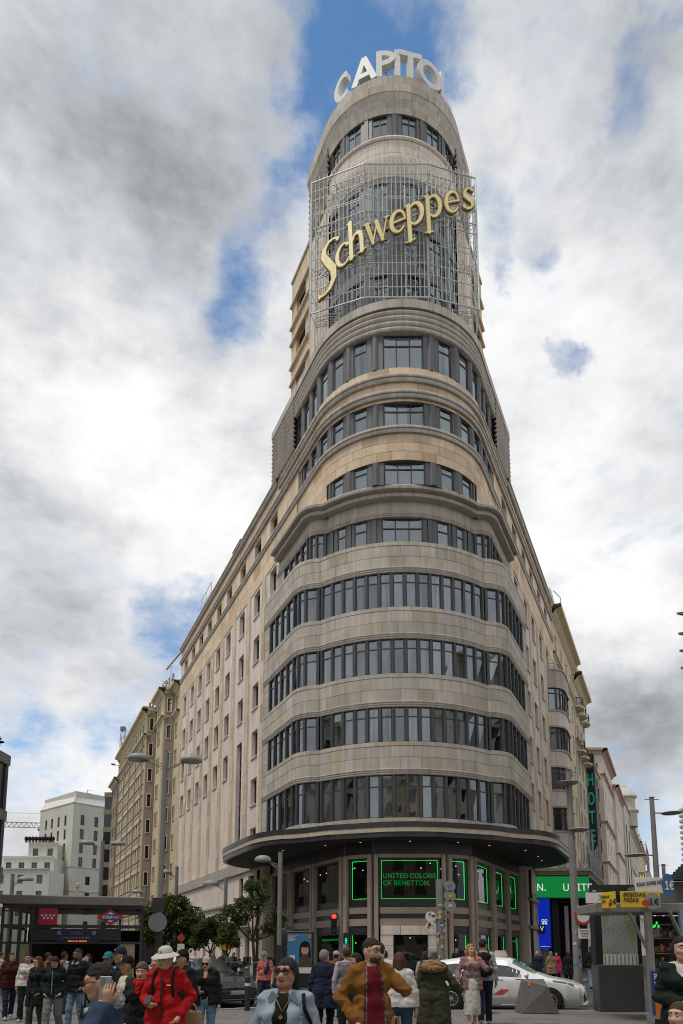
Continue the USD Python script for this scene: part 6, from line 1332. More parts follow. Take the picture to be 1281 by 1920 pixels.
T = signboard('black_header_board', 'long black header board with a white arrow over the map pillar', (7.22, 18.6, 3.22), 1.16, .30, m_iron); q = MB(); q.box((-.50, -.02, -.02), (.1, .006, .03)); q.text('· · ·', .06, (-.38, -.02, -.04), (1, 0, 0), (0, 0, 1), .004); q.build(T, 'lettering', m_whitetrim)
T = signboard('round_logo_poster', 'pale blue poster with part of a round lettered emblem on the kiosk', (7.98, 15.86, 1.95), .62, 1.1, M('poster_pale_blue', (.12, .26, .34), .4)); MB().lathe([(0, 0), (.3, 0), (.3, .004), (0, .004)], (.2, -.016, .1), 24, axy).build(T, 'white_disc', m_whitetrim); MB().lathe([(.17, .004), (.3, .004), (.3, .008), (.28, .008), (.28, .005)], (.2, -.016, .1), 24, axy).build(T, 'ring', M('poster_brown', (.12, .06, .04), .5)); q = MB(); q.text('MON', .12, (-.085, -.03, -.06), (.2, 0, .98), (-.98, 0, .2), .004, bold=True); q.build(T, 'lettering', m_iron)
T = signboard('cold_drinks_poster', 'blue and orange drinks poster with white lettering under the kiosk counter', (7.4, 15.82, .66), 1.0, 1.02, M('poster_deep_blue', (.02, .04, .16), .45)); q = MB(); q.text('BEBIDAS MUY', .11, (-.45, -.02, .33), (1, 0, 0), (0, 0, 1), .004, bold=True, squeeze=.8); q.text('Very cold drinks', .075, (-.45, -.02, .2), (1, 0, 0), (0, 0, 1), .004); q.build(T, 'lettering', m_whitetrim)
MB().prism(Polygon([(-.45, .12), (-.3, .14), (-.1, .02), (.2, -.08), (.5, -.05), (.5, -.5), (-.45, -.5)]), .004, (0, -.016, 0), (1, 0, 0), (0, 0, 1)).build(T, 'orange_shape', M('poster_orange', (.50, .15, .02), .5)); MB().prism(Polygon([(-.1, -.5), (.0, -.36), (.5, -.38), (.5, -.5)]), .004, (0, -.022, 0), (1, 0, 0), (0, 0, 1)).build(T, 'pink_shape', L_ + 'cloth_lilac')
for x_, z_, k in ((-.25, .0, 0), (.0, -.1, 3), (-.3, -.2, 0)): MB().box((x_, -.024, z_), (.05, .004, .16), [[1, 0, 0], [0, 1, 0], [0, 0, 1]]).build(T, 'drink', pk[k])

# ---------------------------------------------------------------- cars
m_carglass = GLASS('car_glass', (.35, .38, .37), 1.6, wav=.02); m_tyre = M('tyre', (.012, .012, .012), .9, .1, 8); m_rim = M('alloy_rim', (.45, .45, .46), .3, .05, 4, metal=.7); m_wht = M('taxi_white', (.74, .74, .73), .25, .03, 1, coat=.6, spec=.5); m_blkp = M('black_car_paint', (.010, .010, .011), .2, .05, 1, coat=.8, spec=.5)
m_chrome = M('chrome', (.55, .55, .56), .15, .02, 1, metal=.9); m_hl = M('headlamp_glass', (.16, .17, .18), .1, .2, 20, spec=.8); m_pl = M('plate_white', (.55, .55, .53), .5)
def car(name, label, table, loc, rz, mat, wheels, wins, shield, rear, rw=.32, plate=None, extra=None):
    T = Thing(name, label, 'car', loc, rz); tb = np.array(table, float); from_x = tb[:, 0]
    def ring(x):
        zt, zbelt, w, wr = (np.interp(x, from_x, tb[:, i]) for i in (1, 2, 3, 4)); zb_ = .20
        return np.array([(0, zb_), (w * .85, zb_), (w, zb_ + .2), (w * 1.0, zbelt - .10), (w * .965, zbelt), (wr, zt - .10 * min(1, (zt - zbelt) / .3)), (wr * .74, zt - .012), (0, zt)])
    def P(x, k, out=0.0, side=1):
        r = ring(x); i = min(int(k), 6); f_ = k - i; a = r[i] * (1 - f_) + r[i + 1] * f_; d = r[i + 1] - r[i]; nn = np.array([d[1], -d[0]]); nn = nn / max(np.linalg.norm(nn), 1e-9)
        a = a + nn * out; return (x, side * a[0], a[1])
    xs = np.unique(np.concatenate([from_x, np.linspace(from_x[0], from_x[-1], 40)])); b = MB()
    rr = [np.vstack([np.column_stack([np.full(8, x), -ring(x)[::-1][:, 0], ring(x)[::-1][:, 1]])[:-1], np.column_stack([np.full(8, x), ring(x)[:, 0], ring(x)[:, 1]])]) for x in xs]; k = len(rr[0])
    v = np.vstack(rr); f_ = [[i * k + j, i * k + (j + 1) % k, (i + 1) * k + (j + 1) % k, (i + 1) * k + j] for i in range(len(xs) - 1) for j in range(k)]; b.add(v, f_)
    for i in (0, len(xs) - 1): b.add(rr[i], [[0, j, j + 1] for j in range(1, k - 1)])
    body = b.build(T, 'body', mat, 35)
    for sd in (-1, 1):
        for (x0, x1, k0, k1) in wins:
            g = MB(); n_ = 8; X = np.linspace(x0, x1, n_); row = [P(x, k0, .006, sd) for x in X] + [P(x, k1, .006, sd) for x in X]; g.add(row, [[i, i + 1, n_ + i + 1, n_ + i] for i in range(n_ - 1)]); g.build(T, 'side_window', m_carglass2)
        for x in wheels:
            y = np.interp(x, from_x, tb[:, 3]) * 1.0; axw = [[1, 0, 0], [0, 0, 1], [0, sd, 0]]
            MB().lathe([(0, 0), (rw + .06, 0), (rw + .06, .006), (0, .006)], (x, sd * (y + .002), rw), 26, axw).build(T, 'wheel_arch', m_iron)
            t_ = MB().lathe([(rw * .62, -.18), (rw * .95, -.18), (rw, -.14), (rw, .0), (rw * .95, .03), (rw * .66, .03)], (x, sd * (y + .012), rw), 26, axw).build(T, 'wheel', m_tyre, 40)
            q = MB(); q.lathe([(rw * .66, .02), (rw * .6, .028), (rw * .56, .01), (rw * .56, -.02)], (x, sd * (y + .014), rw), 24, axw); q.lathe([(0, .03), (.06, .025), (.06, 0)], (x, sd * (y + .012), rw), 10, axw)
            for a in np.arange(10) * 2 * PI / 10: q.bar((x + .05 * math.cos(a), sd * (y + .025), rw + .05 * math.sin(a)), (x + rw * .6 * math.cos(a + .1), sd * (y + .025), rw + rw * .6 * math.sin(a + .1)), .028, .012)
            q.build(t_, 'rim', m_rim)
        xm, km = shield[0] + .02, 4.3; a = np.array(P(xm + .25, 4.05, .0, sd)); mm = MB(); 
        sp = trimesh.creation.icosphere(2, 1.0); mm.tm(sp, [[.07, 0, 0, a[0]], [0, .12, 0, a[1] + sd * .16], [0, 0, .075, a[2] + .08], [0, 0, 0, 1]]); mm.bar(a, a + (0, sd * .14, .05), .05); mm.build(T, 'mirror', mat, True)
        q = MB(); X = np.linspace(*shield[2], 6); q.add([P(x, 3.62 + .1 * (x - X[0]), .012, sd) for x in X] + [P(x, 4.02 + .05 * (x - X[0]), .012, sd) for x in X], [[i, i + 1, 7 + i, 6 + i] for i in range(5)]); q.build(T, 'headlight', m_hl)
        q = MB()
        for (x0, x1, _, _) in wins[:2]: q.bar(P((x0 + x1) / 2 + .3, 3.72, .02, sd), P((x0 + x1) / 2 + .48, 3.72, .02, sd), .03)
        q.build(T, 'door_handle', m_chrome if mat is not m_wht else m_wht)
        q = MB()
        for x in extra['seams']: q.add([P(x, 2.1, .003, sd), P(x + .012, 2.1, .003, sd), P(x + .012, 3.9, .003, sd), P(x, 3.9, .003, sd)], [[0, 1, 2, 3]])
        q.build(T, 'door_seam', m_iron)
    for nm, (x0, x1) in (('windscreen', shield[1]), ('rear_window', rear)):
        g = MB(); X = np.linspace(x0, x1, 6); K = [5.15, 5.6, 6, 6.5, 7]; pts = [[P(x, kk, .006, 1) for kk in K] + [P(x, kk, .006, -1) for kk in K[:-1][::-1]] for x in X]; n_ = 9; g.add(sum(pts, []), [[i * n_ + j, i * n_ + j + 1, (i + 1) * n_ + j + 1, (i + 1) * n_ + j] for i in range(5) for j in range(8)]); g.build(T, nm, m_carglass2)
    xf = from_x[-1]; wf = tb[-1, 3]
    MB().box((xf - .03, 0, .40), (.10, wf * 1.8, .26), bev=.03).build(T, 'grille', m_iron); MB().box((xf - .02, 0, .24), (.16, wf * 2.1, .05), bev=.02).build(T, 'front_lip', mat)
    pl_ = MB().box((xf + .035, .0, .46), (.02, .52, .11)).build(T, 'number_plate', m_pl); MB().box((xf + .047, .235, .46), (.006, .045, .108)).build(pl_, 'blue_strip', m_sb)
    if plate: q = MB(); q.text(plate, .075, (xf + .046, -.03, .423), (0, 1, 0), (0, 0, 1), .003, center=True); q.build(pl_, 'lettering', m_iron)
    MB().lathe([(0, 0), (.06, 0), (.06, .01), (0, .01)], (xf + .0, 0, .66), 14, [[0, 1, 0], [0, 0, 1], [1, 0, 0]]).build(T, 'badge', m_chrome)
    return T, P
m_carglass2 = M('tinted_car_glass', (.020, .024, .024), .06, .2, 1.5, spec=.9, coat=.5)
tx = [(0, .86, .80, .62, .52), (.08, 1.12, .90, .74, .55), (.35, 1.44, 1.00, .84, .60), (1.0, 1.53, .99, .875, .62), (1.9, 1.56, .97, .88, .62), (2.45, 1.52, .96, .88, .62), (3.25, 1.09, .94, .88, .68), (3.55, .99, .92, .875, .74), (4.1, .88, .85, .85, .70), (4.42, .74, .72, .74, .60), (4.52, .58, .56, .58, .48)]
for_x = np.array([r[0] for r in tx])
TX, Pt = car('white_taxi', 'white taxi estate with a red diagonal door stripe and roof light', tx, (2.75, 22.05, -.12), -.38, m_wht, (.82, 3.62), [(.42, 1.12, 4.08, 4.82), (1.2, 2.0, 4.06, 4.88), (2.08, 2.85, 4.05, 4.72)], (2.75, (2.58, 3.22), (3.72, 4.28)), (.12, .36), .325, None, dict(seams=(1.16, 2.04, 2.98)))
q = MB(); q.add([Pt(2.05, 2.15, .008, -1), Pt(2.32, 2.15, .008, -1), Pt(2.95, 3.75, .008, -1), Pt(2.72, 3.75, .008, -1)], [[0, 1, 2, 3]]); q.build(TX, 'red_stripe', m_sgnr)
q = MB(); q.add([Pt(2.2, 3.05, .008, -1), Pt(2.34, 3.05, .008, -1), Pt(2.34, 3.42, .008, -1), Pt(2.2, 3.42, .008, -1)], [[0, 1, 2, 3]]); em = q.build(TX, 'door_emblem', M('emblem_blue', (.10, .24, .36), .5)); q = MB(); q.add([Pt(2.245, 3.12, .011, -1), Pt(2.295, 3.12, .011, -1), Pt(2.295, 3.34, .011, -1), Pt(2.245, 3.34, .011, -1)], [[0, 1, 2, 3]]); q.build(em, 'emblem_bear', m_whitetrim)
MB().prism(Polygon([(-.2, 0), (.2, 0), (.14, .18), (-.14, .18)]), .34, (2.15, .17, 1.55), (1, 0, 0), (0, 0, 1)).build(TX, 'roof_light', m_cream)
bk_ = [(0, .80, .76, .60, .50), (.10, 1.05, .88, .76, .56), (.5, 1.40, .98, .86, .60), (1.3, 1.48, .96, .88, .62), (2.0, 1.46, .95, .88, .62), (2.75, 1.02, .93, .88, .70), (3.1, .98, .92, .88, .76), (3.6, .92, .88, .86, .74), (3.95, .80, .78, .78, .66), (4.08, .60, .58, .66, .56)]
BC, Pb = car('black_car', 'black hatchback with lit headlamps coming towards the crossing, left', bk_, (-5.72, 24.9, -.12), -.92, m_blkp, (.70, 3.25), [(.55, 1.3, 4.08, 4.8), (1.38, 2.2, 4.06, 4.8)], (2.2, (2.08, 2.70), (3.45, 3.90)), (.14, .45), .32, '8448 MJT', dict(seams=(1.34, 2.3)))
for sd in (-1, 1): MB().tm(trimesh.creation.icosphere(1, .05), [[1, 0, 0, 3.93], [0, 1, 0, sd * .60], [0, 0, 1, .70], [0, 0, 0, 1]]).build(BC, 'lit_lamp', EMIT('headlamp_lit', (1, .93, .8), 2.2) if sd < 0 else L_ + 'headlamp_lit')
bt = [(x, z * 1.0, b2, w, r) for x, z, b2, w, r in bk_]
WV, _ = car('white_parked_car', 'pale parked car behind the man in the white hat', bt, (-8.2, 31.0, -.12), -.7, m_wht, (.70, 3.25), [(.55, 1.3, 4.08, 4.8), (1.38, 2.2, 4.06, 4.8)], (2.2, (2.08, 2.70), (3.45, 3.90)), (.14, .45), .32, None, dict(seams=(1.34, 2.3)))

# ---------------------------------------------------------------- motorcycles
def moto(label, x, y, rz, mat, seatmat):
    T = Thing('motor_scooter', label, 'motorcycle', (x, y, -.0), rz, group=None)
    for xx in (-.62, .62):
        w_ = MB().lathe([(.20, -.05), (.27, -.055), (.30, 0), (.27, .055), (.20, .05)], (xx, 0, .30), 20, [[1, 0, 0], [0, 0, 1], [0, 1, 0]]).build(T, 'wheel', m_tyre, 40); MB().lathe([(0, -.03), (.2, -.03), (.2, .03), (0, .03)], (xx, 0, .30), 10, [[1, 0, 0], [0, 0, 1], [0, 1, 0]]).build(w_, 'rim', m_rim)
    body = unary_union([Polygon([(-.75, .45), (-.55, .75), (-.1, .72), (.05, .4), (.35, .35), (.48, .9), (.58, .92), (.62, .55), (.4, .2), (-.35, .22)])]); MB().prism(body.buffer(.03), .26, (0, .13, 0), (1, 0, 0), (0, 0, 1)).build(T, 'body', mat)
    MB().box((-.35, 0, .80), (.75, .28, .12), bev=.05).build(T, 'seat', seatmat); q = MB(); q.tube([(.62, 0, .3), (.50, 0, 1.0)], .035, 8); q.tube([(.46, -.34, 1.05), (.5, 0, 1.0), (.46, .34, 1.05)], .02, 6); q.build(T, 'handlebar', m_steel)
    MB().box((.62, 0, 1.15), (.02, .36, .4), [[.9, 0, -.4], [0, 1, 0], [.4, 0, .9]]).build(T, 'windscreen', m_carglass); MB().tm(trimesh.creation.icosphere(1, .09), [[1, 0, 0, .62], [0, 1, 0, 0], [0, 0, 1, .85], [0, 0, 0, 1]]).build(T, 'headlamp', m_hl, True)
    for sd in (-1, 1): MB().box((.46, sd * .3, 1.2), (.03, .12, .08)).build(T, 'mirror', m_iron)
    MB().box((-.82, 0, .98), (.34, .36, .3), bev=.06).build(T, 'top_box', m_iron)
moto('red motor scooter parked beside the warning sign', -5.6, 31.5, 2.2, m_sgnr, m_iron); moto('black scooter parked nearest the advert pillar', -3.4, 29.6, -1.2, m_blkp, m_iron); moto('black scooter second from the advert pillar', -4.25, 30.2, -1.3, m_blkp, m_iron); moto('grey scooter with a pale blue cover beside the black ones', -3.0, 28.6, -1.0, m_steel, L_ + 'cloth_lightdenim'); moto('dark scooter between the red one and the black pair', -4.95, 30.8, 1.9, L_ + 'cloth_navy', m_iron)

# ---------------------------------------------------------------- trees
m_bark = M('bark', (.055, .045, .035), .95, .2, 6, bump=.5, bscale=40); m_leaf = M('leaf', (.11, .165, .04), .7, .2, .8, isl=.45, trans=.35, spec=.2); m_leaf2 = M('leaf_bright', (.18, .25, .06), .7, .2, .8, isl=.45, trans=.35, spec=.2)
def tree(label, x, y, h, clumps, trunk, n_leaf, ls, seed, lean=(0, 0)):
    r = random.Random(seed); T = Thing('street_tree', label, 'tree', (x, y, 0)); q = MB(); fk = np.array([lean[0], lean[1], trunk]); q.tube([(0, 0, 0), (lean[0] * .4, 0, trunk * .5), fk], [.10, .08, .065], 8)
    for c in clumps:
        c = np.array(c[:3]); mid = (fk + c) / 2 + (0, 0, -.15); q.tube([fk - (0, 0, .1), mid, c], [.05, .032, .012], 6)
        for k in range(5):
            e = c + np.array([r.gauss(0, .45), r.gauss(0, .45), r.gauss(.1, .35)]); q.tube([mid + (c - mid) * r.uniform(.2, .9), e], [.016, .006], 4)
    q.build(T, 'trunk', m_bark, True)
    for part, mt in (('crown', m_leaf), ('crown_tips', m_leaf2)):
        V, F = [], []; tot = sum(c[3] ** 3 for c in clumps)
        for cx_, cy_, cz, rad in clumps:
            for k in range(int(1.6 * n_leaf * (rad ** 3 / tot) * (.6 if mt is m_leaf else .4))):
                d = np.array([r.gauss(0, 1) for _ in range(3)]); d /= np.linalg.norm(d); rr = rad * r.random() ** .45; p = np.array([cx_, cy_, cz]) + d * rr * (1, 1, .8)
                if meshkit.noise(p * 2.3, seed) < .50: continue
                a = np.array([r.gauss(0, 1) for _ in range(3)]); a /= np.linalg.norm(a); b = np.cross(a, [r.gauss(0, 1) for _ in range(3)]); b /= np.linalg.norm(b); s = ls * r.uniform(.6, 1.3); k0 = len(V)
                V += [p, p + a * s * .5 + b * s * .32, p + a * s, p + a * s * .5 - b * s * .32]; F.append([k0, k0 + 1, k0 + 2, k0 + 3])
        MB().add(V, F).build(T, part, mt, kind='stuff')
tree('thin young street tree with loose leaves left of the shop front', -4.15, 33, 5.2, [(-1.3, 0, 3.3, .62), (-.55, .2, 3.55, .7), (.35, -.1, 3.9, .6), (-.2, 0, 4.6, .45), (1.0, 0, 3.2, .55), (1.35, .2, 2.75, .4), (.3, .3, 4.9, .3), (-.9, 0, 2.8, .4), (.6, 0, 2.6, .35)], 2.1, 5200, .15, 5, (-.15, 0))
tree('dense green street tree beside the long striped building', -11.2, 45, 5.4, [(-1.0, 0, 3.8, 1.1), (.2, 0, 4.3, 1.15), (1.2, 0, 3.5, 1.1), (0, .3, 2.9, 1.1), (-1.5, 0, 2.6, .9), (1.9, 0, 2.7, .8), (.9, 0, 2.2, .9)], 1.8, 12000, .22, 8)
tree('low green tree right of the dense one, before the left wing', -8.2, 43, 4.2, [(-.4, 0, 2.9, .8), (.4, 0, 3.2, .7), (.7, 0, 2.4, .7), (-.7, 0, 2.1, .6)], 1.5, 5000, .2, 9)
tree('slim sapling with few leaves behind the warning sign', -6.0, 36, 3.4, [(0, 0, 2.6, .5), (.3, 0, 2.1, .45), (-.4, 0, 2.2, .4)], 1.3, 1500, .16, 11)

# ---------------------------------------------------------------- people: smooth bodies from blended limbs, clothes as looser shells
def surfnet(F, org, h):
    """vertices and quads of the zero surface of a sampled field (inside negative)"""
    s = F < 0; n = np.array(F.shape); c = np.zeros(n - 1, np.int8)
    O = [(i, j, k) for i in (0, 1) for j in (0, 1) for k in (0, 1)]
    for o in O: c += s[o[0]:n[0] - 1 + o[0], o[1]:n[1] - 1 + o[1], o[2]:n[2] - 1 + o[2]]
    act = np.argwhere((c > 0) & (c < 8))
    if len(act) == 0: return np.zeros((0, 3)), np.zeros((0, 4), int)
    val = np.stack([F[act[:, 0] + o[0], act[:, 1] + o[1], act[:, 2] + o[2]] for o in O], 1); pos = np.zeros((len(act), 3)); cnt = np.zeros(len(act))
    for a in range(8):
        for b in range(a + 1, 8):
            oa, ob = np.array(O[a]), np.array(O[b])
            if np.abs(oa - ob).sum() != 1: continue
            x = (val[:, a] < 0) != (val[:, b] < 0); t = val[x, a] / (val[x, a] - val[x, b]); pos[x] += oa + t[:, None] * (ob - oa); cnt[x] += 1
    v = (act + pos / cnt[:, None]) * h + org; idx = np.full(n - 1, -1, np.int32); idx[tuple(act.T)] = np.arange(len(act)); q = []
    for ax in range(3):
        lo = [slice(1, -1)] * 3; lo[ax] = slice(0, -1); hi = [slice(1, -1)] * 3; hi[ax] = slice(1, None)
        A, B = s[tuple(lo)], s[tuple(hi)]; e = np.argwhere(A != B); 
        if len(e) == 0: continue
        fl = A[tuple(e.T)]; base = e + np.array([1 if i != ax else 0 for i in range(3)]); d1, d2 = [i for i in range(3) if i != ax]
        def g(o1, o2): p = base.copy(); p[:, d1] -= o1; p[:, d2] -= o2; return idx[tuple(p.T)]
        Q = np.stack([g(1, 1), g(0, 1), g(0, 0), g(1, 0)], 1); flip = fl if ax != 1 else ~fl; Q[~flip] = Q[~flip][:, ::-1]; q.append(Q)
    return v, np.vstack(q)

def field(prims, h, k=.03, pad=.03, shrink=0.0):
    """smooth union of ('c', p0, p1, r0, r1) tapering limbs and ('e', centre, radii, rotation) ellipsoids"""
    lo = np.full(3, 9.0); hi = -lo
    for p in prims:
        if p[0] == 'c': a, b, r = np.minimum(p[1], p[2]), np.maximum(p[1], p[2]), max(p[3], p[4])
        else: a = b = np.asarray(p[1]); r = max(p[2])
        lo = np.minimum(lo, a - r); hi = np.maximum(hi, b + r)
    lo -= pad; hi += pad; n = np.ceil((hi - lo) / h).astype(int) + 2; F = np.full(n, .5, np.float32); ax = [lo[i] + h * np.arange(n[i]) for i in range(3)]
    for p in prims:
        if p[0] == 'c': a, b, r = np.minimum(p[1], p[2]), np.maximum(p[1], p[2]), max(p[3], p[4])
        else: a = b = np.asarray(p[1], float); r = max(p[2])
        i0 = np.maximum(((a - r - k - .02 - lo) / h).astype(int), 0); i1 = np.minimum(((b + r + k + .02 - lo) / h).astype(int) + 2, n); sl = tuple(slice(*q) for q in zip(i0, i1))
        X, Y, Z = np.meshgrid(*[ax[i][i0[i]:i1[i]] for i in range(3)], indexing='ij', sparse=True)
        if p[0] == 'c':
            P0, P1 = np.asarray(p[1], float), np.asarray(p[2], float); d = P1 - P0; L2 = max(d @ d, 1e-9)
            t = np.clip(((X - P0[0]) * d[0] + (Y - P0[1]) * d[1] + (Z - P0[2]) * d[2]) / L2, 0, 1)
            D = np.sqrt((X - P0[0] - t * d[0]) ** 2 + (Y - P0[1] - t * d[1]) ** 2 + (Z - P0[2] - t * d[2]) ** 2) - (p[3] + t * (p[4] - p[3]))
        else:
            x, y, z = X - p[1][0], Y - p[1][1], Z - p[1][2]
            if len(p) > 3 and p[3] is not None: m = p[3]; x, y, z = m[0][0] * x + m[1][0] * y + m[2][0] * z, m[0][1] * x + m[1][1] * y + m[2][1] * z, m[0][2] * x + m[1][2] * y + m[2][2] * z
            q = np.sqrt((x / p[2][0]) ** 2 + (y / p[2][1]) ** 2 + (z / p[2][2]) ** 2); D = (q - 1) * min(p[2]) * np.where(q > 1, 1.0, 1.0)
        f = F[sl]; hh = np.maximum(k - np.abs(f - D), 0) / k; F[sl] = np.minimum(f, D) - hh * hh * k * .25
    return F, lo, ax

ARMS = dict(down=((.235, .02, 1.14), (.245, -.03, .90)), fwd=((.225, -.06, 1.15), (.225, -.20, .96)), back=((.225, .11, 1.16), (.235, .13, .93)), ear=((.31, -.10, 1.23), (.140, .045, 1.470)), front=((.245, .03, 1.14), (.09, -.24, 1.10)), pocket=((.29, .07, 1.17), (.20, -.06, .97)), hold=((.245, .02, 1.15), (.17, -.22, 1.06)), link=((.33, .0, 1.16), (.42, -.12, 1.04)), chest=((.25, .0, 1.16), (.06, -.19, 1.22)), out=((.30, -.02, 1.16), (.36, -.14, .98)))
LEGS = dict(stand=(((.10, -.015, .50), (.10, .02, .08)), ((.10, -.015, .50), (.10, .02, .08))), walk=(((.09, -.14, .52), (.09, -.19, .09)), ((.09, .03, .50), (.09, .27, .13))), walkb=(((.09, .03, .50), (.09, .27, .13)), ((.09, -.14, .52), (.09, -.19, .09))), step=(((.09, -.09, .51), (.09, -.10, .08)), ((.09, .03, .50), (.09, .14, .09))))
SK = {n: M('skin_' + n, c, .55, .06, 20, spec=.35) for n, c in dict(light=(.52, .31, .22), tan=(.40, .21, .13), olive=(.33, .17, .10), brown=(.20, .10, .06)).items()}
HR = {n: M('hair_' + n, c, .55, .25, 30, bump=.6, bscale=160, spec=.35) for n, c in dict(black=(.008, .007, .007), dark=(.020, .013, .009), brown=(.055, .030, .017), auburn=(.085, .026, .014), blonde=(.30, .17, .06), grey=(.22, .21, .20), white=(.42, .40, .37), greybrown=(.10, .075, .055)).items()}
m_lip = M('lips', (.26, .075, .065), .45); m_lipd = M('dark_red_lips', (.12, .012, .02), .4); m_eye = M('eye_white', (.45, .43, .41), .25); m_iris = M('iris', (.015, .009, .006), .15); m_shade = M('sunglass_lens', (.006, .006, .008), .08, spec=.9); m_gold = M('gold_metal', (.45, .30, .09), .3, .05, 3, metal=.8)
m_shoew = M('white_shoe', (.40, .39, .37), .6); m_shoeb = M('black_shoe', (.012, .012, .012), .5); m_shoet = M('brown_shoe', (.12, .06, .03), .5)
m_plaid = usdkit.material(stage, L_ + 'plaid_cloth', {'g': ('geometry', {}), 'w1': ('wave_texture', {'bands_direction': 'x', 'scale': 5.0}), 'w2': ('wave_texture', {'bands_direction': 'z', 'scale': 5.0}), 'r1': ('rgb_ramp', {'ramp': [(0, (.02, .02, .05)), (.5, (.16, .012, .02)), (.9, (.02, .02, .05)), (1, (.3, .3, .34))]}), 'm': ('mix', {'fac': .5}), 'r2': ('rgb_ramp', {'ramp': [(0, (.015, .015, .04)), (.6, (.14, .012, .02)), (.93, (.02, .02, .05)), (1, (.3, .3, .34))]}), 'p': ('principled_bsdf', {'roughness': .9})}, [('g.position', 'w1.vector'), ('g.position', 'w2.vector'), ('w1.fac', 'r1.fac'), ('w2.fac', 'r2.fac'), ('r1.color', 'm.color1'), ('r2.color', 'm.color2'), ('m.color', 'p.base_color')], surface='p.BSDF')
m_floral = usdkit.material(stage, L_ + 'floral_cloth', {'g': ('geometry', {}), 'n': ('noise_texture', {'scale': 16.0, 'detail': 3.0, 'distortion': 1.2}), 'v': ('voronoi_texture', {'scale': 17.0}), 'r': ('rgb_ramp', {'ramp': [(0, (.10, .11, .11)), (.42, (.14, .15, .15)), (.5, (.10, .11, .12)), (.56, (.40, .10, .09)), (.66, (.48, .20, .17)), (1, (.30, .05, .05))]}), 'p': ('principled_bsdf', {'roughness': .9})}, [('g.position', 'n.vector'), ('n.fac', 'r.fac'), ('r.color', 'p.base_color')], surface='p.BSDF')
m_fur = M('tan_fur', (.30, .17, .075), .95, .35, 25, bump=1.0, bscale=140)
CLM = lambda n: n if not isinstance(n, str) or n.startswith('/') else L_ + 'cloth_' + n

